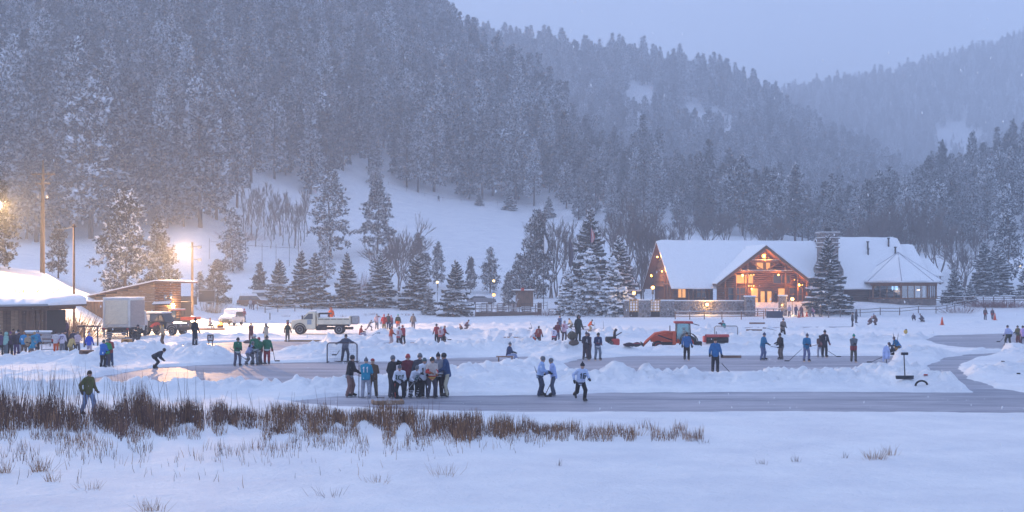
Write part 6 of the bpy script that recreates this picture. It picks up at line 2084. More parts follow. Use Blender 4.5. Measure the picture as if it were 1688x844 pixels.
    def coat(X, Y_, Z):
        d = ellips(X, Y_, Z, T((0, 0, .36)), (.215 * k, .150 * k, .26), M)
        d = smin(d, ellips(X, Y_, Z, T((0, 0, .02)), (.205 * k, .160 * k, .30), M), .08)
        if long: d = smin(d, capsule(X, Y_, Z, T((0, 0, .0)), T((0, 0, -.35)) if p['lean'] < 30 else pel - V3(0, 0, .2), .175 * k, .20 * k), .08)
        zl_ = (X - pel[0]) * M[0][2] + (Y_ - pel[1]) * M[1][2] + (Z - pel[2]) * M[2][2]
        d = np.maximum(d, (-.40 if long else -.12 - hem) - zl_)
        d = smin(d, capsule(X, Y_, Z, T((-.11, 0, .50)), T((.11, 0, .50)), .082 * k, .082 * k), .05)
        d = smin(d, capsule(X, Y_, Z, neck - M @ V3(0, 0, .06), neck + M @ V3(0, 0, .0), .085, .075), .04)
        for nm in 'lr':
            sh, el, ha = J[nm][:3]
            d = smin(d, capsule(X, Y_, Z, sh, el, .080 * k, .066 * k), .018); d = smin(d, capsule(X, Y_, Z, el, el + (ha - el) * .86, .066 * k, .056 * k), .012)
        return d
    V, F4 = surface_net(coat, lo - .1, hi + .1, res)
    mats = [cm(top)]; mi = np.zeros(len(F4), int)
    fc = V[F4].mean(1)
    tl = (fc - pel) @ M            # torso-local
    if sleeve is not None:
        mats.append(cm(sleeve)); q = np.zeros(len(fc), bool)
        for nm in 'lr':
            sh, el, ha = J[nm][:3]
            d1 = np.linalg.norm(fc - (el + (ha - el) * .5), axis=1); q |= (d1 < .17) & (np.abs(tl[:, 0]) > .14)
        mi[q] = len(mats) - 1
    if band is not None:
        cols = band if isinstance(band[0], tuple) else [band]
        for c_ in cols:
            mats.append(cm(c_))
        z_ = tl[:, 2]; core = np.abs(tl[:, 0]) < .22
        w_ = .055
        for i in range(4):
            q = core & (z_ > -.14 - hem + w_ * i) & (z_ < -.14 - hem + w_ * (i + 1))
            if len(cols) > 1 or i in (1, 2): mi[q] = len(mats) - len(cols) + (i % len(cols))
    jk = link_mesh('jersey' if (num or band) else 'coat' if long else 'jacket', np_mesh('jacket', V, F4, mats, mi, True), E)
    def trou(X, Y_, Z):
        d = ellips(X, Y_, Z, pel + V3(0, 0, .02), (.175 * k, .135 * k, .14))
        for nm in 'lr':
            hp, kn, ft = J[nm][3:]
            d = smin(d, capsule(X, Y_, Z, hp, kn, .108 * k, .088 * k), .05); d = smin(d, capsule(X, Y_, Z, kn, ft + V3(0, 0, .02), .086 * k, .078 * k), .03)
        return d
    V, F4 = surface_net(trou, lo - .1, V3(hi[0] + .1, hi[1] + .1, pel[2] + .25), res)
    mats = [cm(bottom)]; mi = np.zeros(len(F4), int)
    if pant_stripe is not None:
        mats.append(cm(pant_stripe)); fc = V[F4].mean(1)
        if isinstance(pant_stripe, tuple) and blade == 'socks':
            mi[(np.floor(fc[:, 2] / .055) % 2 == 0) & (fc[:, 2] < .42)] = 1
        else:
            q = np.zeros(len(fc), bool)
            for s, nm in ((1, 'l'), (-1, 'r')):
                hp, kn, ft = J[nm][3:]
                cxs = np.interp(fc[:, 2], [ft[2], kn[2], hp[2]], [ft[0], kn[0], hp[0]])
                q |= (s * (fc[:, 0] - cxs) > .062)
            mi[q] = 1
    link_mesh('trousers', np_mesh('trousers', V, F4, mats, mi, True), E)
    for s, nm in ((1, 'l'), (-1, 'r')):
        sh, el, ha, hp, kn, ft = J[nm]
        d = Vector(ha - el).normalized()
        g = link_mesh('glove', glove_mesh(gloves), E, ha - np.array(d) * .02)
        y = Vector((0, -1, 0)) if abs(d.y) < .9 else Vector((0, 0, -1))
        xa = y.cross(d).normalized(); ya = d.cross(xa)
        g.rotation_euler = Matrix((xa * s, ya, d)).transposed().to_3x3().to_euler() if s > 0 else Matrix((xa, ya, d)).transposed().to_3x3().to_euler()
        f = link_mesh('skate' if blade else 'boot', skate_mesh(boots, bool(blade)), E, ft - V3(0, 0, .09) + V3(0, -.045, 0))
        f.rotation_euler = (0 if ft[2] < .12 else R(35), 0, R(8 * s))
    kind, col, *c2 = head
    hw = link_mesh('helmet' if kind == 'helmet' else kind, headwear(kind, col, c2[0] if c2 else None), E, hc + hdtilt @ V3(0, .0, .022 if kind in ('helmet', 'beanie', 'cap') else .0))
    hw.rotation_euler = (R(p['lean'] * .35), 0, 0)
    if pack is not None:
        b = MB(); b.cbox(-.16, .16, .13, .30, .10, .52, .05)
        o = b.build('backpack', cm(pack), E, pel); o.rotation_euler = (R(p['lean']), 0, 0)
    if bib is not None:
        b = MB(); rgs = []
        for zq in (-.16, 0, .12): rgs.append([Vector((.225 * k * math.cos(a), .178 * k * math.sin(a), zq)) for a in np.linspace(0, 2 * math.pi, 14, endpoint=False)])
        b.rings(rgs, 0, False); o = b.build('shorts', cm(bib), E, pel); o.rotation_euler = (R(p['lean']), 0, 0)
    if num:
        w = .052; n = len(num); sg = 1 if back else -1
        for i, ch in enumerate(num):
            b = MB()
            x0 = (i - (n - 1) / 2) * .155
            for (a, c) in GLY[ch]:
                for q in range(4):
                    t0, t1 = q / 4, (q + 1) / 4
                    pts = []
                    A = V3(a[0] + (c[0] - a[0]) * t0 - 1, a[1] + (c[1] - a[1]) * t0 - 2, 0) * w * [1.0, 1.0, 0]; C = V3(a[0] + (c[0] - a[0]) * t1 - 1, a[1] + (c[1] - a[1]) * t1 - 2, 0) * w
                    dd = C - A; nn = V3(-dd[1], dd[0], 0); nn = nn / (np.linalg.norm(nn) + 1e-9) * .020; dd = dd / (np.linalg.norm(dd) + 1e-9) * .016
                    for P_ in (A - dd - nn, C + dd - nn, C + dd + nn, A - dd + nn):
                        u = (x0 + P_[0]); zq = .33 + P_[1]
                        uu = u * (-sg)
                        yy = .150 * k * math.sqrt(max(.05, 1 - (u / (.225 * k)) ** 2)) + .026
                        pts.append((uu, sg * yy, zq))
                    b.add(pts, [(0, 1, 2, 3)])
            o = b.build('jersey_number', cm(numcol), E, pel, fix=False); o.rotation_euler = (R(p['lean']), 0, 0)
            so = o.modifiers.new('print', 'SOLIDIFY'); so.thickness = .012; so.offset = 0
    return E

def stick(a, b, Y, label, blade=1, col=None, group=None):
    """hockey stick: photo pixel of the butt end, of the heel, distance"""
    A = PT(a[0], a[1], Y - .25); B = PT(b[0], b[1], Y - .35)
    zg = max(gz(B.x, B.y), 0)
    E = empty('hockey_stick', B, 0, label, 'hockey stick', group)
    MB().tube([A - B, (0, 0, .02)], .018, 5).build('shaft', cm(col or (.03, .03, .035), .5), E)
    MB().cbox(min(0, blade * .30), max(0, blade * .30), -.012, .012, -.03, .045, .008).build('blade', cm((.02, .02, .022), .6), E)
    MB().tube([(A - B), (A - B) * .86], .021, 5).build('grip_tape', cm((.5, .5, .52)), E)
    return E

# colours
NAVY = (.03, .05, .12); BLUE = (.025, .15, .36); TEAL = (.015, .22, .36); SKYB = (.30, .42, .68); GREEN = (.015, .15, .08); WHITE = (.60, .64, .74)
RED = (.42, .04, .035); ORANGE = (.60, .10, .02); MAROON = (.14, .03, .045); GREY = (.17, .17, .20); LGREY = (.30, .31, .37); BROWN = (.12, .075, .05); TAN = (.38, .29, .20); CREAMC = (.52, .46, .36); KHAKI = (.25, .20, .10)
OLIVE = (.10, .11, .035); PURPLE = (.09, .05, .12); PINK = (.52, .24, .34); LILAC = (.42, .38, .62); YELLOW = (.55, .38, .06); MUSTARD = (.46, .34, .14); JEANS = (.10, .14, .26); DKGREEN = (.03, .05, .035); SEAF = (.22, .40, .36)
HB = ('helmet', BLACK); HW = ('helmet', (.5, .52, .56)); HG = ('helmet', (.12, .13, .15)); HR = ('helmet', (.36, .05, .05))
BB = ('beanie', (.03, .03, .04)); HOOD = lambda c: ('hood', c); HAIR = ('hair', (.06, .04, .025)); BLOND = ('hair', (.35, .22, .1))
FR, AW, RT, LT = 0, 180, 90, -90

# the huddle and its neighbours on the near ice
person(576, 655, 1.83, 75, 'hold', (.025, .024, .03), (.20, .12, .11), HB, 'skater in black jacket and plaid brown trousers gripping an upright stick', band=(.30, .31, .36))
person(603, 657, 1.72, AW, 'hold', TEAL, LGREY, ('beanie', (.10, .11, .14)), 'player in teal jersey number 11 and grey trousers seen from behind', gloves=(.5, .06, .05), num='11', numcol=(.65, .68, .75), back=True)
person(615, 655, 1.66, AW + 15, 'hold', BROWN, (.16, .13, .10), ('cap', (.30, .05, .05)), 'skater in brown jacket with orange gloves beside the teal jersey', gloves=ORANGE)
person(646, 656, 1.80, 60, 'up', (.03, .03, .035), (.06, .06, .075), HG, 'helmeted player in black raising a hand to his face')
person(660, 657.5, 1.68, FR, 'lean', WHITE, BLACK, ('cap', (.10, .11, .13)), 'player in white jersey lettered ICI looking down', num='ICI', numcol=(.03, .10, .08), band=[(.03, .03, .04), (.6, .62, .7)], hem=.05)
person(672, 655, 1.85, 15, 'stand', MAROON, BLACK, HR, 'red-helmeted player in maroon in the middle of the huddle')
person(681, 656, 1.62, 35, 'lean', WHITE, BLACK, HG, 'player in white jersey with black hem stripes and striped socks bending in the huddle', band=[(.03, .03, .04), (.6, .62, .7)], num='2', numcol=(.05, .2, .25), pant_stripe=(.6, .62, .7), blade='socks')
person(692, 655, 1.88, 10, 'stand', (.06, .06, .08), BLACK, HG, 'tall grey-helmeted player at the back of the huddle')
person(699, 656.5, 1.74, 12, 'hold', WHITE, BLACK, ('helmet', (.06, .10, .11)), 'player in white jersey number 11 facing out of the huddle', num='11', numcol=BLACK, sleeve=WHITE)
person(711, 657, 1.78, 25, 'hold', (.48, .42, .40), (.05, .045, .06), HB, 'black-helmeted player in white jersey with red shoulders and yellow stripe', sleeve=RED, band=[(.5, .36, .08), (.42, .04, .03)], gloves=(.25, .10, .05))
person(723, 655, 1.88, -10, 'folded', (.22, .22, .26), BLACK, BB, 'player in black and white striped jersey behind the huddle edge', band=[(.02, .02, .03), (.5, .52, .58)], num='1', numcol=(.6, .6, .65))
person(737, 655, 1.92, -75, 'hold', (.03, .07, .17), (.035, .035, .04), HB, 'tall player in navy jacket and black trousers with pale side stripe', pant_stripe=(.45, .42, .32))
stick((592, 593), (591.5, 657), YG(655), 'hockey stick held upright by the plaid-trousered skater', 1)
stick((612, 612), (622, 657), YG(655), 'hockey stick with a curved blade resting beside the brown jacket', 1)
stick((684, 628), (662, 655), YG(656), 'pale-shafted hockey stick slanting across the huddle', -1, (.32, .30, .30))
stick((651, 622), (651.5, 656), YG(657), 'red-shafted hockey stick standing before the ICI jersey', 1, (.45, .06, .05))
stick((722, 606), (720, 655), YG(654), 'hockey stick held upright by the striped player', -1)
# pair and the lone skater
person(890, 654, 1.76, 85, 'hold', SKYB, (.035, .045, .08), HG, 'player in pale blue jersey facing another pale blue player', band=[(.03, .05, .08), (.35, .45, .65)], sleeve=SKYB)
person(913, 653, 1.66, -85, 'hold', (.34, .44, .74), (.07, .09, .14), HG, 'player in plain lilac-blue jersey leaning on a stick')
stick((881, 604), (898, 653), YG(653), 'hockey stick held behind the pale blue player', 1)
stick((910, 628), (897, 655), YG(652), 'hockey stick planted by the lilac-blue player', -1)
person(957, 662, 1.72, 20, 'stride', (.46, .56, .78), BLACK, BB, 'player skating on one leg in white jersey numbered 16', num='16', numcol=(.05, .08, .12), band=[(.03, .04, .06), (.5, .55, .7)])
person(838, 598, 1.70, 65, 'sit', NAVY, (.24, .30, .48), ('beanie', (.10, .11, .13)), 'seated player in navy jacket and light jeans on a low bench', z=.05)
E_ = empty('low_bench', (*GP(833, 601), max(gz(*GP(833, 601)), 0)), 0, 'low wooden bench under the seated player in light jeans', 'bench')
MB().cbox(-.55, .55, -.1, .35, .34, .40, .01).build('seat', BOARDW, E_)
for s in (-.4, .4): MB().cbox(s - .04, s + .04, .0, .3, -.1, .34, .01).build('leg', BOARDW, E_)
stick((846, 587), (855, 603), YG(603), 'hockey stick across the knees of the seated player', -1)
# left rink
person(391, 604, 1.74, 35, 'hold', GREEN, (.09, .09, .13), HB, 'helmeted player in green jersey and grey trousers standing apart', band=(.45, .5, .5))
person(409, 602, 1.70, 60, 'lean', (.32, .38, .62), GREY, HG, 'player in lilac jersey bending behind the green jerseys')
person(421, 602, 1.90, -15, 'hold', GREEN, (.16, .17, .20), HW, 'white-helmeted player in green jersey at the centre of the left rink', band=(.45, .5, .5), num='1', numcol=(.5, .55, .5))
person(429, 601, 1.68, -35, 'hold', GREEN, (.12, .13, .15), HR, 'brown-helmeted player in green jersey beside the white helmet', band=(.45, .5, .5))
person(440, 601, 1.76, 10, 'stand', GREEN, (.26, .04, .045), HB, 'player in green jersey and dark red trousers', gloves=(.2, .04, .04), band=(.5, .55, .55))
stick((379, 574), (404, 592), YG(603), 'hockey stick of the lone green-jersey player', 1)
stick((426, 585), (432, 599), YG(601), 'curved hockey stick below the white-helmeted player', 1)
stick((449, 570), (453, 595), YG(600), 'hockey stick beside the dark red trousers', 1)
person(321, 593, 1.72, 60, 'stand', (.025, .025, .03), (.03, .035, .05), ('beanie', BLACK), 'person in black coat walking along the left rink bank', blade=False)
person(254, 608, 1.66, 95, 'bend', (.03, .035, .05), BLACK, HB, 'bent-over skater in black gliding on the left rink')
person(169, 613, 1.58, AW - 20, 'hold', (.03, .13, .42), BLACK, ('helmet', (.05, .08, .07)), 'player in bright blue jersey with back turned on the left ice')
person(176, 609, 1.62, AW, 'hold', (.02, .22, .08), (.06, .05, .06), HG, 'player in green jacket huddled beside the bright blue jersey')
person(181, 608, 1.66, AW + 30, 'hold', (.26, .05, .05), NAVY, ('helmet', (.15, .08, .07)), 'player in dull red jacket behind the green jacket')
stick((164, 598), (167, 607), YG(612), 'hockey stick tucked by the bright blue player', -1)
stick((183, 598), (189, 609), YG(609), 'hockey stick trailing from the dull red player', 1)
person(569, 597, 1.86, 20, 'reach', (.07, .085, .13), (.06, .065, .09), ('hair', (.05, .035, .03)), 'skater in dark blue-grey leaning in the mouth of the goal')
stick((560, 577), (555, 585), YG(598), 'short stick in the hand of the skater at the goal', -1)
person(145, 690, 1.62, 60, 'walk', OLIVE, (.22, .29, .46), HAIR, 'walker in olive fleece and blue jeans wading through the reeds', blade=False, gloves=(.1, .07, .05))
# crowd at the hut
CR = ((1, 591, 1.55, PURPLE, BLACK, BB, 'child in dark purple jacket at the end of the crowd by the hut'), (9, 591, 1.56, SEAF, (.10, .12, .14), HOOD(SEAF), 'person in seafoam hooded jacket in the crowd by the hut'), (17, 590, 1.56, (.06, .035, .07), BLACK, ('beanie', (.16, .05, .16)), 'person in black-purple jacket beside the seafoam hood'),
      (27, 590, 1.58, (.03, .025, .045), (.09, .06, .15), ('beanie', (.55, .5, .52)), 'person in black puffer with white hat among the crowd'), (22, 588, 1.72, BROWN, BLACK, HAIR, 'taller brown-haired person behind the black puffer'), (33, 588, 1.66, (.05, .05, .09), LGREY, BB, 'dark-jacketed person with grey trousers before the hut'),
      (39, 590, 1.58, (.03, .24, .48), BROWN, ('hair', (.3, .14, .07)), 'red-haired person in bright blue jacket with back turned'), (45, 590, 1.42, TAN, BROWN, BLOND, 'small blond child in tan jacket in the crowd'), (50, 593, 1.34, TEAL, (.16, .10, .08), ('helmet', TEAL), 'small child in teal jersey bending among teal jerseys'),
      (56, 590, 1.60, TEAL, (.3, .22, .2), BLOND, 'player in teal jersey number 4 by the gear rack'), (61, 589, 1.62, (.03, .20, .42), BLACK, ('beanie', (.04, .10, .2)), 'player in blue jersey at the edge of the teal group'))
for i, (a, b, h, t, bt, hd, lb) in enumerate(CR):
    person(a, b, h, (AW, 150, 30, 200, 10, -40, AW, 40, 100, AW, 150)[i], ('stand', 'folded', 'stand', 'stand', 'stand', 'hold', 'stand', 'hold', 'lean', 'hold', 'stand')[i], t, bt, hd, lb, num='4' if 'number 4' in lb else None, back=True, numcol=(.03, .05, .1))
CR2 = ((92, 587, 1.56, (.55, .52, .55), ORANGE, ('hair', (.08, .05, .04)), 'child in red and white jersey with orange-red back', RED), (97, 586, 1.40, YELLOW, YELLOW, HG, 'small child in yellow half hidden behind the 27 jersey', None), (102.5, 587, 1.56, (.60, .56, .66), GREY, BB, 'player in white jersey numbered 27 near the hut', None), (110, 585, 1.60, (.04, .04, .05), BLACK, BB, 'dark figure between the 27 jersey and the mustard jersey', None),
       (115, 589, 1.50, MUSTARD, KHAKI, HB, 'player in mustard jersey bending by the snow pile', None), (121, 585, 1.60, (.05, .05, .075), BLACK, HB, 'dark-jacketed player behind the mustard jersey', None), (127, 588, 1.58, (.50, .40, .46), (.09, .08, .10), ('helmet', (.1, .09, .09)), 'player in pale pink striped jersey near the gate frame', None), (147, 590, 1.50, (.03, .08, .45), (.35, .30, .36), ('beanie', (.03, .08, .42), (.5, .5, .6)), 'child in royal blue jacket and blue hat by the gate frame', None))
for i, (a, b, h, t, bt, hd, lb, sl) in enumerate(CR2):
    person(a, b, h, (AW, 20, AW, -30, 160, 20, 170, AW)[i], ('stand', 'stand', 'stand', 'hold', 'lean', 'stand', 'hold', 'stand')[i], t, bt, hd, lb, num='27' if '27 ' in lb + ' ' and 'numbered' in lb else None, back=True, numcol=(.08, .05, .16), sleeve=sl, band=[(.10, .07, .10), (.5, .42, .46)] if 'striped' in lb else None)
person(104, 563, 1.66, 20, 'stand', (.16, .05, .06), BLACK, ('beanie', (.35, .05, .05)), 'person in dark red standing against the brush bank', blade=False)
person(109, 563, 1.72, -20, 'stand', PURPLE, BLACK, HAIR, 'person in dark purple coat standing against the brush bank', blade=False, long=True)
person(222, 573, 1.62, 30, 'lean', (.03, .03, .035), (.09, .08, .08), BB, 'dark-clad person leaning over the orange box by the truck', blade=False)
person(230, 574, 1.66, -60, 'hold', (.05, .05, .045), (.05, .05, .05), BB, 'person in dark jacket with a stick behind the box truck', pack=(.03, .03, .03))
person(269, 575, 1.84, -80, 'hold', TAN, BROWN, ('hair', (.12, .08, .06)), 'person in tan sweater and brown trousers by the off-road car', blade=False)
stick((233, 563), (243, 575), YG(574), 'stick slanting from the dark figure behind the truck', 1)
person(345, 545, 1.7, 60, 'sit', (.45, .38, .38), (.05, .05, .07), ('beanie', (.14, .11, .09)), 'person in pale top seated beside the fire pan', blade=False)
person(414, 565, 1.66, FR, 'folded', (.18, .06, .06), MAROON, ('hair', (.2, .1, .06)), 'person in rust-red coat standing behind the green jerseys', blade=False)
person(439, 565, 1.62, -20, 'up', CREAMC, CREAMC, ('hood', CREAMC), 'person in cream snowsuit raising one hand', blade=False, gloves=(.1, .07, .06))
person(474, 563, 1.64, 15, 'stand', DKGREEN, (.10, .09, .07), ('beanie', (.35, .05, .05)), 'person in dark green coat and red hat by the plough frame', blade=False)
person(402, 533, 1.7, 40, 'hold', (.25, .06, .09), NAVY, ('beanie', (.40, .05, .08)), 'person in crimson jacket beside the snow-plastered car', blade=False)
person(413, 524, 1.62, 20, 'walk', (.42, .40, .46), NAVY, ('hair', (.2, .05, .04)), 'walker in pale jacket in the pair before the fence end', blade=False)
person(418, 524, 1.62, -20, 'walk', (.09, .04, .06), NAVY, BB, 'walker in dark jacket in the pair before the fence end', blade=False)
person(546, 540, 1.78, 0, 'stand', ORANGE, ORANGE, ('hood', ORANGE), 'worker in a bright orange suit behind the dump truck bed', Y=136, z=.75, blade=False)
person(519, 538, 1.70, 0, 'stand', (.35, .16, .05), BROWN, ('beanie', (.20, .16, .05)), 'worker peering over the dump truck cab', Y=136, z=.45, blade=False)
# far row behind the truck
FRW = ((608, 547, 1.35, 80, 'lunge', GREY, GREY, HG, 'small grey-clad child lunging with arms out'), (621, 545, 1.66, 20, 'up', (.46, .36, .42), GREY, ('beanie', (.12, .13, .16)), 'skater in pale pink top with arm raised'), (633, 549, 1.78, AW, 'stand', RED, KHAKI, ('beanie', (.45, .04, .06)), 'skater in red jacket and khaki trousers seen from behind'),
       (640, 545, 1.72, 30, 'stand', (.04, .045, .05), NAVY, HB, 'dark-clad skater between the red jacket and the orange shorts'), (646, 545, 1.55, -30, 'hold', (.16, .05, .08), NAVY, ('beanie', (.4, .12, .2)), 'small skater in plum jacket with pink hat'), (656, 547, 1.70, AW, 'stand', DKGREEN, (.30, .18, .24), ('beanie', (.02, .24, .17)), 'skater with green hat and orange shorts'), (681, 545, 1.72, AW, 'stand', (.20, .17, .16), (.10, .09, .12), ('hair', (.05, .04, .04)), 'skater in grey-brown jacket standing alone before the fence'))
for a, b, h, yw, po, t, bt, hd, lb in FRW:
    person(a, b, h, yw, po, t, bt, hd, lb, bib=ORANGE if 'orange shorts' in lb and 'green hat' in lb else None)
person(594, 560, 1.6, 80, 'sit', (.36, .07, .05), (.28, .26, .34), ('hair', (.15, .08, .05)), 'skater in red jacket sitting on the snow bank with a stick', z=.15)
stick((606, 557), (621, 549), YG(560), 'stick pointing up from the skater sitting on the bank', 1, (.25, .17, .12))
person(644, 570, 1.58, 70, 'hold', (.55, .09, .035), (.45, .36, .36), ('hair', (.25, .1, .05)), 'player in orange-red jersey and pale socks on the warm-lit rink')
person(657, 573, 1.62, 160, 'hold', (.50, .42, .46), (.05, .045, .055), HG, 'player in white jersey with red hem and number on the back', num='3', back=True, numcol=(.35, .04, .05), band=(.40, .05, .06))
person(665, 568, 1.60, -140, 'hold', (.38, .05, .06), BLACK, ('helmet', (.30, .06, .05)), 'player in red jersey behind the white numbered jersey')
stick((656, 556), (651, 568), YG(571), 'hockey stick between the orange-red and white jerseys', -1)
person(720, 566, 1.62, -20, 'stand', (.36, .05, .06), BLACK, HB, 'player in red jersey at the back of the trio on the warm rink')
person(726, 570, 1.56, 170, 'hold', (.52, .40, .44), (.06, .05, .06), HW, 'white-helmeted player in white and red jersey in the trio', num='9', back=True, numcol=(.40, .05, .06), band=(.40, .05, .06))
person(731, 569, 1.60, 70, 'hold', (.30, .04, .05), BLACK, ('hair', (.3, .16, .08)), 'player in dark red jersey with striped socks in the trio', pant_stripe=(.5, .48, .5), blade='socks')
stick((733, 553), (738, 560), YG(569), 'hockey stick of the player with striped socks', 1)
person(767, 544, 1.5, 100, 'crouch', (.10, .06, .09), (.10, .07, .08), BB, 'person in plum coat crouching on the far snow bank', blade=False)
person(762, 546, 1.2, -60, 'crouch', (.22, .13, .12), BROWN, ('hair', (.25, .14, .08)), 'small child crouching beside the plum coat', blade=False)
# centre back
person(877, 569, 1.60, 120, 'bend', (.55, .50, .56), (.50, .09, .03), HB, 'bent player in white jersey number 14 and orange shorts', num='14', back=True, numcol=(.25, .06, .10))
person(888, 571, 1.62, 160, 'stand', (.24, .05, .045), (.06, .05, .06), HAIR, 'player in dark red jersey standing beside the bent player', num='3', back=True, numcol=(.5, .35, .3))
person(913, 571, 1.52, 175, 'hold', (.58, .56, .68), (.05, .045, .07), BB, 'player in white jersey number 7 with red hem', num='7', back=True, numcol=(.04, .04, .12), band=(.45, .05, .07))
person(919, 566, 1.66, 20, 'stand', MAROON, (.09, .10, .16), ('helmet', (.12, .06, .09)), 'player in maroon behind the number 7 jersey')
person(930, 566, 1.76, 160, 'hold', (.55, .38, .46), (.08, .06, .075), ('helmet', (.3, .24, .26)), 'player in pale pink jersey walking off the warm rink', num='4', back=True, numcol=(.3, .05, .08))
person(923, 548, 1.72, FR, 'folded', (.07, .10, .20), (.12, .13, .16), ('hair', (.10, .05, .04)), 'person in dark blue jacket at the foot of the laden spruces', blade=False)
person(943, 546, 1.64, -60, 'lean', CREAMC, (.10, .10, .09), HAIR, 'person in cream top stooping behind the dark beam', blade=False)
person(971, 549, 1.45, 80, 'lean', ORANGE, (.42, .32, .20), HB, 'helmeted child in orange jacket and tan trousers with a stick')
stick((980, 530), (981, 546), YG(548), 'stick standing beside the orange-jacketed child', -1)
stick((994, 528), (996, 552), YG(552), 'hockey stick stuck upright in the snow by the children', -1)
stick((874, 532), (877, 541), YG(556), 'broken stick end poking out of the far bank', -1)
person(953, 586, 1.76, 30, 'stand', (.035, .045, .045), (.04, .045, .045), HOOD((.04, .05, .05)), 'person in long dark hooded coat beside the equipment bags', long=True, blade=False)
person(966, 594, 1.84, 10, 'hold', (.035, .035, .055), (.04, .035, .05), ('beanie', (.08, .07, .09)), 'player in black jersey lettered A beside the dark hooded coat', num='A', numcol=(.5, .5, .55), hem=.08)
person(971, 592, 1.74, -40, 'hold', (.12, .06, .075), (.09, .06, .07), HOOD((.11, .06, .07)), 'person in brown hooded jacket behind the lettered A jersey')
person(985, 594, 1.80, 20, 'hold', (.03, .045, .11), (.14, .17, .22), HB, 'player in navy and white jersey and grey hockey trousers', band=(.5, .53, .6), num='1', numcol=(.5, .53, .6), gloves=(.14, .04, .06))
# right rink
person(1132, 594, 1.80, FR, 'stand', (.03, .13, .33), BLACK, HAIR, 'skater in blue jacket and black trousers before the tractor')
person(1179, 618, 1.84, FR, 'stand', (.02, .12, .30), (.02, .02, .025), HAIR, 'skater in blue jacket with a stick on the snow edge below the tractor', z=.12)
stick((1187, 596), (1206, 617.5), YG(617), 'hockey stick of the blue-jacketed skater below the tractor', 1)
person(1192, 557, 1.60, -160, 'up', (.10, .06, .08), GREY, ('beanie', (.20, .05, .08)), 'person with a teal backpack raising an arm behind the sweeper', pack=(.01, .26, .26), blade=False)
person(1257, 594, 1.78, 50, 'hold', (.02, .17, .33), JEANS, ('beanie', (.05, .06, .12)), 'skater in blue jacket and jeans holding a stick out')
person(1288, 593, 1.72, -60, 'hold', (.02, .02, .026), (.13, .11, .11), ('beanie', BLACK), 'skater in black puffer jacket facing the blue jacket')
stick((1270, 571), (1281, 573), YG(593), 'stick held level between the blue jacket and the black puffer', 1)
person(1290, 563, 1.85, 20, 'hold', (.16, .13, .12), BLACK, ('beanie', (.05, .06, .11)), 'skater in brown coat with red collar and a curved stick', bib=None, sleeve=(.03, .03, .035))
stick((1280, 545), (1263, 541), YG(562), 'curved hockey stick pointing away from the brown coat', -1)
person(1329, 596, 1.78, 15, 'hold', (.02, .17, .34), (.15, .17, .30), ('beanie', (.10, .09, .12)), 'skater in blue jacket and pale jeans leaning on a long stick', gloves=(.06, .03, .04))
stick((1322, 575), (1301, 595), YG(595), 'long hockey stick planted by the skater in pale jeans', -1)
person(1359, 589, 1.80, 15, 'stand', (.035, .035, .05), (.03, .03, .035), BB, 'player in black jersey with white front panel', num='1', numcol=(.5, .5, .55), gloves=(.25, .11, .12))
person(1352, 589, 1.5, AW, 'hold', (.10, .06, .06), LGREY, ('hair', (.06, .04, .03)), 'player with grey trousers half hidden behind the black jersey')
stick((1364, 578), (1379, 588), YG(588), 'hockey stick trailing right of the black jersey', 1)
stick((1349, 568), (1337, 571), YG(589), 'hockey stick held level left of the black jersey', -1)
person(1407, 597, 1.74, FR, 'folded', (.11, .13, .16), (.10, .09, .075), ('beanie', (.02, .26, .20)), 'skater with green hat, grey jacket and red shorts over trousers', bib=(.22, .04, .05))
person(1405, 543, 1.72, 70, 'stand', (.04, .045, .06), (.035, .04, .055), ('beanie', BLACK), 'dark-clad skater with a stick below the rail fence')
stick((1409, 533), (1417, 541), YG(543), 'stick of the dark skater below the rail fence', 1)
person(1411, 534, 1.70, 110, 'up', (.045, .05, .07), (.06, .06, .07), BB, 'person in long dark coat holding a phone up by the fence', long=True, blade=False)
person(1432, 537, 1.55, 60, 'crouch', (.12, .06, .07), (.10, .06, .06), ('beanie', (.45, .14, .18)), 'person in plum coat with pink hat kneeling in the snow', blade=False)
person(1444, 538, 1.62, -60, 'lean', (.10, .06, .065), (.09, .06, .06), ('beanie', (.25, .3, .45)), 'person in long brown coat stooping over the kneeling one', long=True, blade=False)
person(1507, 534, 1.45, AW, 'crouch', (.06, .06, .09), BLACK, ('beanie', (.04, .04, .06), (.6, .6, .65)), 'crouching person with a white-topped hat tying skates')
person(1522, 535, 1.55, -120, 'crouch', (.05, .05, .08), (.06, .05, .07), BB, 'hunched person in dark patterned coat beside the crouching one')
person(1624, 529, 1.66, 10, 'stand', (.09, .06, .06), (.05, .04, .05), BB, 'person in brown jacket with red shorts near the boardwalk', bib=(.26, .05, .04), blade=False)
person(1636, 528, 1.56, -25, 'walk', (.08, .055, .08), (.06, .05, .06), ('beanie', (.10, .07, .08)), 'person in dark jacket with red shorts beside the cone', bib=(.32, .05, .05), blade=False)
person(1662, 571, 1.72, AW + 15, 'walk', (.40, .44, .66), (.05, .055, .05), HB, 'player in pale lilac jersey and dark shorts skating away', band=(.05, .06, .06), bib=(.045, .055, .045))
stick((1657, 554), (1649, 563), YG(571), 'hockey stick held low by the pale lilac player', -1)
person(1679, 569, 1.62, -60, 'hold', (.09, .10, .055), (.13, .05, .045), ('hair', (.07, .06, .045)), 'player in olive jacket and brown trousers beside the snow pile')
person(1687, 571, 1.66, AW, 'hold', (.46, .34, .62), (.10, .06, .09), HB, 'player in lilac jersey beside the olive jacket')
person(1482, 590, 1.62, -70, 'crouch', (.02, .17, .40), (.34, .20, .07), ('beanie', (.12, .10, .13)), 'person in bright blue jacket and tan trousers crouching on the snow pile', z=.35, blade=False)
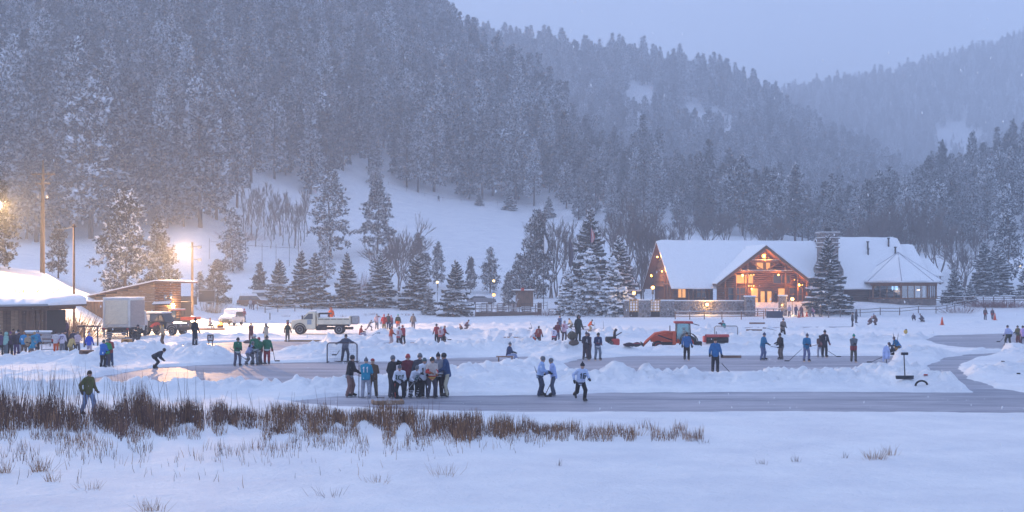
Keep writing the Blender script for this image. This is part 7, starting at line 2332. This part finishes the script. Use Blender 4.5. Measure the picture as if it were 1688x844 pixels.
person(1473, 592, 1.30, -80, 'crouch', (.04, .045, .07), BLACK, ('hood', (.04, .045, .07)), 'small dark figure beside the bright blue crouching jacket', z=.25)
stick((1472, 548), (1476, 572), YG(590), 'upright hockey stick planted before the blue crouching jacket', 1)
stick((1481, 549), (1478, 570), YG(590), 'second upright hockey stick planted before the blue crouching jacket', -1)
stick((1471, 581), (1437, 597), YG(597), 'long hockey stick reaching onto the ice from the snow pile', -1)
# jersey hung on a stick
x_, Y_ = GP(1461, 620); z_ = gz(x_, Y_)
E_ = empty('hung_jersey', (x_, Y_, z_), 0, 'pale blue jersey hung over a stick stuck in the snow', 'jersey')
MB().tube([(0, 0, -.1), (.02, 0, 1.15)], .02, 5).build('stick', cm(BLACK), E_)
b_ = MB(); b_.rings([[Vector((w * math.cos(a), d * math.sin(a), zz)) for a in np.linspace(0, 2 * math.pi, 10, endpoint=False)] for zz, w, d in ((.42, .13, .06), (.6, .12, .06), (.9, .13, .06), (1.05, .12, .05), (1.12, .05, .03))], 0, True); b_.tube([(-.10, 0, 1.03), (-.16, -.02, .8), (-.16, 0, .3)], [.05, .045, .04], 6); b_.tube([(.10, 0, 1.03), (.16, -.02, .75), (.14, 0, .45)], [.05, .045, .04], 6)
b_.build('jersey', cm((.38, .46, .72)), E_)
MB().cbox(-.1, .1, -.05, .05, 0, .12, .03).build('skate', cm(BLACK), E_)
# porch and steps
for a, b, h, yw, po, t, bt, hd, lb, lg in ((1301, 524, 1.70, AW, 'stand', (.38, .34, .42), (.06, .05, .07), ('hair', (.3, .2, .15)), 'person in pale jacket below the bright globe lamp', False), (1312, 524, 1.76, 20, 'stand', (.06, .05, .11), NAVY, BB, 'person in dark blue coat by the porch steps', True), (1321, 524, 1.66, -30, 'stand', (.14, .05, .06), BLACK, HAIR, 'person in maroon coat by the porch steps', True),
                                           (1342, 520, 1.62, -60, 'lean', (.46, .18, .28), (.16, .14, .2), ('beanie', (.5, .3, .38)), 'person in pink jacket bending by the lodge fence', False), (1352, 522, 1.66, 40, 'hold', (.10, .075, .06), (.09, .07, .07), HAIR, 'person in brown coat leaning at the end of the lodge fence', False), (1335, 523, 1.5, AW, 'stand', (.15, .12, .10), (.12, .05, .05), BB, 'person in grey-brown coat between the porch steps and the pink jacket', True)):
    person(a, b, h, yw, po, t, bt, hd, lb, long=lg, blade=False, Y=194.5, z=.25)
person(1279, 0, 1.75, 10, 'stand', (.03, .028, .035), BLACK, HAIR, 'dark figure standing at the entrance door of the lodge', Y=205.5, blade=False)
person(723, 0, 1.9, 30, 'walk', (.05, .055, .08), (.05, .05, .07), BB, 'tiny dark walker crossing the top of the meadow', Y=398, blade=False)
# ------------------------------------------------------------------ single trees and plants of the valley
random.seed(9)
def gtree(kind, proto, href, px, pybase, pytop, Y, label, cat='tree', group=None, wide=1.0, names=('trunk', 'crown')):
    if Y is None:
        q = on_ground(px, pybase); x, Y, z = q
    else:
        x = (px - 844) * Y / 2200; z = gz(x, Y)
    h = CAMH + (472 - pytop) * Y / 2200 - z
    return plant_tree(kind, proto, x, Y, h, href, label, cat, group, z=z, wide=wide, names=names)

PN = [pine_mesh(51, 12, 3.9, .06, 110, .45, .42, 3.0, .40), pine_mesh(52, 12, 3.2, .12, 100, .55, .42, 2.8, .40), pine_mesh(53, 12, 2.9, .16, 96, .6, .45, 2.6, .40)]
for a in (
    (0, 205, 466, 318, 162, 'broad bushy pine with snow-flecked boughs behind the long shed', 1.0),
    (1, 262, 466, 362, 170, 'darker pine leaning against the broad bushy pine behind the shed', 1.0),
    (2, 96, 452, 366, 165, 'short ragged pine just right of the utility pole', 1.0),
    (0, -6, 440, 296, 134.5, 'pine glowing golden beside the floodlight above the hut', .9),
    (0, 384, 450, 347, None, 'oval solitary pine with a bare lower trunk below the aspen grove', .9),
    (0, 358, 484, 430, 196, 'low spreading pine behind the display board', 1.15),
    (2, 330, 470, 448, 200, 'small pine beside the floodlight pole', 1.1),
    (1, 428, 486, 434, 226, 'small thin pine left of the first spruce', 1.0),
    (1, 690, 478, 388, 262, 'round-headed pine behind the spruces near the street lamp', 1.1),
    (2, 722, 472, 400, 268, 'slim pine with a clear trunk beside the street lamp', .8),
    (1, 808, 474, 410, 262, 'round pine above the parked car in the meadow foot', 1.0),
    (2, 776, 472, 424, 262, 'narrow pine between the laden spruce and the round pine', .9),
    (1, 856, 474, 420, 252, 'broad pine behind the kiosk', 1.1),
    (0, 838, 494, 450, 214, 'dark dense round bush-like pine beside the kiosk', .8),
    (0, 886, 492, 352, 248, 'tall hazy pine behind the white flag', .75),
    (2, 1660, 482, 350, 268, 'tall dark pine beyond the boardwalk', .95),
    (1, 1640, 470, 405, 275, 'shorter dark pine beyond the boardwalk', .95),
):
    gtree('pine_tree', PN[a[0]], 12, a[1], a[2], a[3], a[4], a[5], wide=a[6])
for px_, b_, t_, lab in ((545, 428, 284, 'tall pine standing alone on the meadow behind the spruces'), (622, 420, 300, 'broad tall pine standing in the meadow right of the tallest one'), (536, 470, 392, 'short pine at the foot of the tall meadow pine'),
                         (330, 376, 165, 'big dark pine at the forest edge left of the aspen grove'), (268, 360, 178, 'towering dark pine at the forest edge above the shed'), (150, 395, 130, 'massive pine at the forest edge behind the utility pole'), (60, 400, 190, 'dark pine at the forest edge left of the utility pole'), (205, 390, 165, 'dark pine rising right behind the broad bushy pine')):
    gtree('pine_tree', PINES[2] if px_ in (545, 622) else PINES[0], 19 if px_ in (545, 622) else 22, px_, b_, t_, None, lab, wide=1.25 if px_ < 400 else 1.15)
SP_ = ((460, 503, 424, 216, 0, 'first spruce of the snowy row, beside the parked brown car'), (497, 500, 410, 226, 3, 'slim spruce set back between the first two of the row'), (520, 501, 412, 214, 1, 'second spruce of the row with broad drooping boughs'), (572, 499, 413, 216, 3, 'slender spruce of the row above the dump truck'), (627, 499, 415, 216, 2, 'spruce of the row with a tiny lamp behind it'),
       (688, 506, 418, 212, 2, 'wide snowy spruce of the row next to the street lamp'), (706, 521, 470, 203, 1, 'small spruce crouching in front of the wide one'), (751, 521, 426, 201, 0, 'full snow-striped spruce at the end of the row beside the deck'),
       (973, 500, 340, 226, 3, 'tallest pointed dark spruce behind the striped flag'), (1020, 490, 386, 218, 1, 'dark spruce top rising behind the laden spruce by the wall'), (1365, 510, 384, 201, 3, 'tall dark spruce in front of the lodge chimney'),
       (1573, 491, 441, 222, 2, 'squat dark spruce right of the pavilion'), (1622, 490, 395, 255, 3, 'hazy spruce beyond the boardwalk'), (1646, 488, 400, 258, 1, 'hazy spruce standing close behind the boardwalk post'), (1600, 492, 462, 225, 1, 'little spruce by the far end of the boardwalk'), (1688, 490, 440, 240, 0, 'dark spruce at the far end of the boardwalk railing'),
       (905, 352, 352 - 30, 380, 0, 'little spruce on the snowy knoll above the deck'), (840, 338, 306, 395, 1, 'little spruce at the top of the meadow'), (790, 342, 316, 398, 2, 'young spruce at the upper meadow edge'))
for px_, b_, t_, Y, k, lab in SP_:
    gtree('spruce_tree', SPRUCES[k], 9, px_, b_, t_, Y, lab, wide=1.2 if k == 3 else 1.05)
for px_, b_, t_, Y, k, lab in ((936, 521, 440, 200.5, 0, 'left one of three spruces heavily laden with snow'), (972, 524, 408, 200, 1, 'middle one of three spruces heavily laden with snow'), (1010, 526, 420, 198, 0, 'right one of three heavily laden spruces, beside the stone wall'), (955, 522, 470, 198.5, 1, 'low laden spruce bough mass between the laden trees')):
    gtree('spruce_tree', LADEN[k], 9, px_, b_, t_, Y, lab, wide=.9)
# aspen grove
rng = random.Random(12)
for k in range(30):
    px_ = 402 + 108 * (k + rng.uniform(-.4, .4)) / 30
    Y = rng.uniform(300, 322)
    x = (px_ - 844) * Y / 2200; z = gz(x, Y)
    plant_tree('aspen_tree', ASPENS[k % 3], x, Y, rng.uniform(9, 12.5), 8, 'slender leafless aspen of the grove in the meadow', 'tree', 'bare aspens in the meadow grove', z=z, names=('trunk', 'twigs'))
BT = ((652, 480, 352, 240, 1), (676, 478, 362, 246, 3), (640, 470, 372, 250, 2), (905, 480, 332, 250, 3), (922, 482, 338, 252, 1), (938, 480, 350, 248, 0), (1005, 470, 336, 255, 3), (1024, 470, 318, 262, 1), (1044, 470, 322, 262, 3), (1062, 470, 312, 268, 1), (1078, 468, 330, 262, 2), (1092, 466, 345, 258, 3), (1060, 478, 392, 226, 2),
      (1130, 400, 340, 300, 1), (1165, 398, 334, 305, 2), (1200, 398, 330, 305, 1), (1232, 400, 338, 305, 0), (1262, 400, 346, 300, 2), (1290, 398, 336, 300, 1),
      (1425, 440, 330, 285, 1), (1445, 440, 322, 290, 2), (1468, 440, 316, 292, 1), (1490, 440, 308, 295, 3), (1510, 440, 320, 292, 2), (1532, 445, 330, 285, 1), (1552, 450, 345, 275, 3), (1590, 460, 380, 262, 2), (1576, 452, 350, 280, 1), (1400, 430, 345, 290, 2), (1612, 450, 360, 285, 1))
for px_, b_, t_, Y, k in BT:
    lab = ('bare forked cottonwood behind the street lamp spruces' if px_ < 700 else 'bare cottonwood beside the tall hazy pine behind the flagpole' if px_ < 960 else 'tall bare cottonwood between the laden spruces and the lodge gable' if px_ < 1100 else
           'bare tree on the snowy rise behind the lodge roof' if px_ < 1300 else 'bare brownish tree behind the pavilion roof')
    gtree('bare_tree', BARES[k], (9 * 1.35, 10 * 1.35, 8 * 1.35, 11 * 1.35)[k] * .92, px_, b_, t_, Y, lab, 'tree', lab + 's', wide=1.0, names=('trunk', 'twigs'))

# shrubs made of many thin stems
def stems_mesh(name, n, h, spread, m, seed, rad=.012, lean=.25):
    r = np.random.default_rng(seed)
    b = np.stack([r.normal(0, spread, n), r.normal(0, spread, n), np.full(n, -.05)], 1)
    hh = h * r.uniform(.5, 1.1, n)
    t = b + np.stack([b[:, 0] * .6 + r.normal(0, lean * h * .5, n), b[:, 1] * .6 + r.normal(0, lean * h * .5, n), hh], 1)
    return stem_quads(name, b, t, rad, m, r)

def stem_quads(name, b, t, rad, m, r, bend=.06):
    """three-sided tapering stalks with one bend"""
    n = len(b)
    mid = (b + t) / 2 + r.normal(0, bend, (n, 3)) * np.linalg.norm(t - b, axis=1)[:, None] * [1, 1, 0]
    V = []
    rad = np.broadcast_to(rad, (n,))[:, None]
    for P, k in ((b, 1.0), (mid, .85), (t, .25)):
        for j in range(3):
            a = 2.094 * j
            V.append(P + np.array([math.cos(a), math.sin(a), 0]) * rad * k)
    V = np.stack(V, 1)            # n,9,3
    fq = []
    for s in (0, 3):
        for j in range(3):
            fq.append([s + j, s + (j + 1) % 3, s + 3 + (j + 1) % 3, s + 3 + j])
    Fq = (np.arange(n)[:, None, None] * 9 + np.array(fq)[None]).reshape(-1, 4)
    return np_mesh(name, V.reshape(-1, 3), Fq, m)
WILLOW = mat('willow_stems', (.17, .075, .065), .9, .35, 1.5)
TANST = mat('tan_stems', (.24, .16, .09), .9, .35, 1.5)
REED = mat('reed_stems', (.125, .068, .056), .9, .65, 2.2)
REEDT = mat('dry_reed_stems', (.31, .17, .085), .9, .4, 1.3)
def shrub(px, py, h, spread, n, label, m=WILLOW, Y=None, name='willow_shrub', rad=.012, group=None):
    if Y: x = (px - 844) * Y / 2200; p = Vector((x, Y, gz(x, Y)))
    else: p = on_ground(px, py)
    o = link_mesh(name, stems_mesh(name, n, h, spread, m, int(px * 7 + py), rad), None, p)
    tag(o, label, 'shrub', group)
shrub(600, 0, 5.0, .9, 160, 'reddish willow shrub between two spruces of the row', Y=236, rad=.03)
shrub(1660, 0, 1.3, 2.6, 420, 'purple-brown shrub thicket below the boardwalk railing', Y=205, rad=.025)
shrub(1630, 0, 1.2, 1.6, 260, 'purple-brown shrubs beside the pair near the cone', Y=206, rad=.025)
shrub(1584, 0, 1.1, 1.2, 140, 'twiggy shrub where the fence meets the boardwalk', Y=200, rad=.02)
shrub(105, 0, 2.4, 1.5, 260, 'tangled tan brush on the bank behind the hut', TANST, 117, rad=.02)
shrub(118, 0, 2.0, 1.4, 220, 'tangled tan brush left of the timber retaining wall', TANST, 119, rad=.02)
shrub(92, 0, 1.6, .9, 120, 'frosted twiggy brush just beside the hut roof', TANST, 115, rad=.02)
shrub(42, 0, .9, 1.4, 160, 'golden-lit dry brush on the bank above the hut', TANST, 128, rad=.02)
shrub(350, 0, 1.6, .7, 120, 'dry tan bush on the slope below the display board', TANST, 172, rad=.02)
shrub(398, 0, 2.2, 2.0, 240, 'brownish undergrowth at the foot of the aspen grove', WILLOW, 306, rad=.03)
shrub(900, 0, 1.0, 1.0, 120, 'frosted bushes at the right end of the deck', WILLOW, 200, rad=.02)
for i, (px_, py_) in enumerate(((470, 523), (498, 523), (563, 523), (607, 520), (615, 519), (670, 521))):
    shrub(px_, py_, .45, .3, 26, 'small weed tuft poking from the snow below the fence', WILLOW, name='weed_tuft', group='weeds below the fence')

def reeds():
    r = np.random.default_rng(3)
    # band of marsh reeds: photo x -> (front y, back y, height m, density)
    xs = np.linspace(-120, 950, 2600)
    B = []; T = []; RD = []; B2 = []; T2 = []
    def put(px, py, h, lean, tan, rad):
        x, Y = GP(px, py)
        n = (x, Y, 0)
        d = r.normal(0, lean, 2) * h
        (B2 if tan else B).append((x, Y, 0)); (T2 if tan else T).append((x + d[0], Y + d[1], h)); RDS[1 if tan else 0].append(rad)
    RDS = [[], []]
    for _ in range(15500):
        px = r.uniform(-120, 960)
        u = r.uniform()
        clump = float(vnoise(px * .022, 3.3, 41)); c2 = float(vnoise(px * .075, 8.1, 43))
        back = np.interp(px, [-120, 0, 330, 345, 600, 800, 960], [690, 690, 694, 690, 692, 705, 720])
        front = np.interp(px, [-120, 0, 250, 330, 600, 750, 800, 960], [722, 722, 728, 716, 714, 722, 722, 726])
        front = front + 34 * (float(vnoise(px * .045, 21.0, 61)) - .45); back = back + 14 * (float(vnoise(px * .06, 31.0, 62)) - .5)
        py = back + (front - back) * u ** 1.25
        hmax = np.interp(px, [-120, 0, 60, 130, 200, 270, 335, 345, 500, 600, 790, 800, 820, 960], [1.25, 1.3, 1.25, .8, 1.3, 1.2, .75, .75, .85, .72, .72, .3, .5, .45])
        dens = np.interp(px, [0, 120, 150, 170, 330, 338, 346, 360, 600, 612, 790, 800, 815, 960], [1, 1, .55, 1, 1, .15, .15, 1, .9, .7, .85, .15, .5, .3])
        if r.uniform() > dens * (.25 + 1.1 * c2): continue
        h = hmax * (.35 + .75 * clump * r.uniform(.5, 1.15)) * (1 - .45 * u * u)
        put(px, py, h, .10, r.uniform() < .22 + .25 * (px > 420), r.uniform(.005, .010))
    # scattered lower stalks towards the camera
    for _ in range(9000):
        px = r.uniform(-120, 1160); py = 715 + abs(r.normal(0, 1)) * np.interp(px, [-120, 300, 600, 900, 1160], [36, 30, 22, 12, 5])
        if px > 900: py = r.uniform(712, 738)
        if float(vnoise(px * .05, py * .09, 47)) < .42: continue
        put(px, py, r.uniform(.08, .34), .22, r.uniform() < .5, r.uniform(.004, .008))
    # tall bare wands
    for _ in range(170):
        px = abs(r.normal(0, 1)) * 150 if r.uniform() < .8 else r.uniform(0, 800)
        put(px, r.uniform(690, 712), r.uniform(1.3, 1.9) if px < 340 else r.uniform(.7, 1.1), .12, False, .009)
    for nm, b, t, rd, m, lb in (('reed_bed', B, T, RDS[0], REED, 'dense dark marsh reeds standing along the near shore'), ('dry_reed_bed', B2, T2, RDS[1], REEDT, 'tan dry grass stalks mixed into the near shore reeds')):
        b = np.array(b); t = np.array(t)
        g = np.maximum(terrain(b[:, 0], b[:, 1]), 0)
        b[:, 2] = g - .05; t[:, 2] += g
        o = link_mesh(nm, stem_quads(nm, b, t, np.array(rd), m, r, .05))
        tag(o, lb, 'reeds', kind='stuff')
reeds()
TU = ((1440, 757, .30, .26, 60, 'largest brown grass tuft on the open foreground snow'), (1468, 752, .34, .14, 26, 'upright grass tuft touching the largest brown tuft'), (1313, 762, .26, .10, 14, 'thin grass tuft left of the brown tufts'), (1257, 766, .22, .10, 12, 'sparse curled grass tuft on the open snow'), (1392, 756, .22, .12, 12, 'sparse grass tuft close left of the largest tuft'),
      (922, 768, .26, .08, 9, 'faint grass tuft below the end of the reeds'), (735, 785, .32, .30, 26, 'curved dry stalks lying on the mid foreground snow'), (622, 797, .26, .25, 24, 'bent dry stalks in a shallow snow hollow'), (545, 820, .24, .22, 18, 'short bent stalks low on the foreground snow'), (250, 842, .30, .22, 40, 'brown grass tuft cut by the bottom of the view'), (150, 808, .24, .2, 22, 'fine dark stalks on the snow below the reeds'),
      (65, 778, .45, .16, 60, 'bushy brown tuft below the left reeds'), (85, 795, .3, .12, 26, 'small curled tuft beside the bushy brown tuft'), (10, 780, .4, .14, 40, 'brown tuft near the shore reeds on the bank'), (1160, 732, .2, .2, 16, 'last low tuft trailing off the reeds'), (1050, 718, .3, .18, 40, 'dark little reed clump standing off the bed'), (995, 718, .34, .25, 50, 'reed clump next to the last little clump'))
for px_, py_, h, s, n, lb in TU:
    p = on_ground(px_, py_)
    o = link_mesh('grass_tuft', stems_mesh('grass_tuft', n, h, s * .55, REEDT if n > 20 else REED, int(px_), .0045, .5), None, p); tag(o, lb, 'grass')
# ------------------------------------------------------------------ haze
def haze():
    m = bpy.data.materials.new('haze'); m.use_nodes = True
    nt = m.node_tree; nt.nodes.clear()
    out = nt.nodes.new('ShaderNodeOutputMaterial')
    v = nt.nodes.new('ShaderNodeVolumePrincipled')
    v.inputs['Color'].default_value = (.84, .90, .99, 1)
    v.inputs['Density'].default_value = 0.0009
    v.inputs['Anisotropy'].default_value = 0.25
    nt.links.new(v.outputs[0], out.inputs['Volume'])
    mb = MB(); mb.box(-1700, 1700, -90, 3300, -3, 430)
    o = mb.build('haze', m)
    tag(o, 'pale blue snowy mist filling the whole valley', 'haze', kind='stuff')
haze()

# ------------------------------------------------------------------ falling snow
def falling_snow():
    r = np.random.default_rng(19)
    n = 5200
    Y = r.uniform(9, 70, n) ; u = r.uniform(-.46, .46, n) * 1.15; v = r.uniform(-.19, .24, n)
    c = np.stack([u * Y, Y, CAMH + v * Y], 1)
    c = c[c[:, 2] > .4]
    s = r.uniform(.0035, .0075, len(c))[:, None]
    a = r.uniform(-.5, .5, len(c)); e = np.stack([np.sin(a) * .4, r.normal(0, .3, len(c)), np.ones(len(c))], 1)
    e /= np.linalg.norm(e, axis=1, keepdims=True)
    q = np.stack([c - e * s * 2.2, c + [1, 0, 0] * s, c + [-.5, .87, 0] * s, c + [-.5, -.87, 0] * s, c + e * s * 2.2], 1).reshape(-1, 3)
    T = np.array([[0, 2, 1], [0, 3, 2], [0, 1, 3], [4, 1, 2], [4, 2, 3], [4, 3, 1]])
    Fq = (np.arange(len(c))[:, None, None] * 5 + T[None]).reshape(-1, 3)
    o = link_mesh('falling_snow', np_mesh('falling_snow', q, Fq, SNOW))
    tag(o, 'small snowflakes drifting down through the air', 'snowflakes', kind='stuff')
falling_snow()
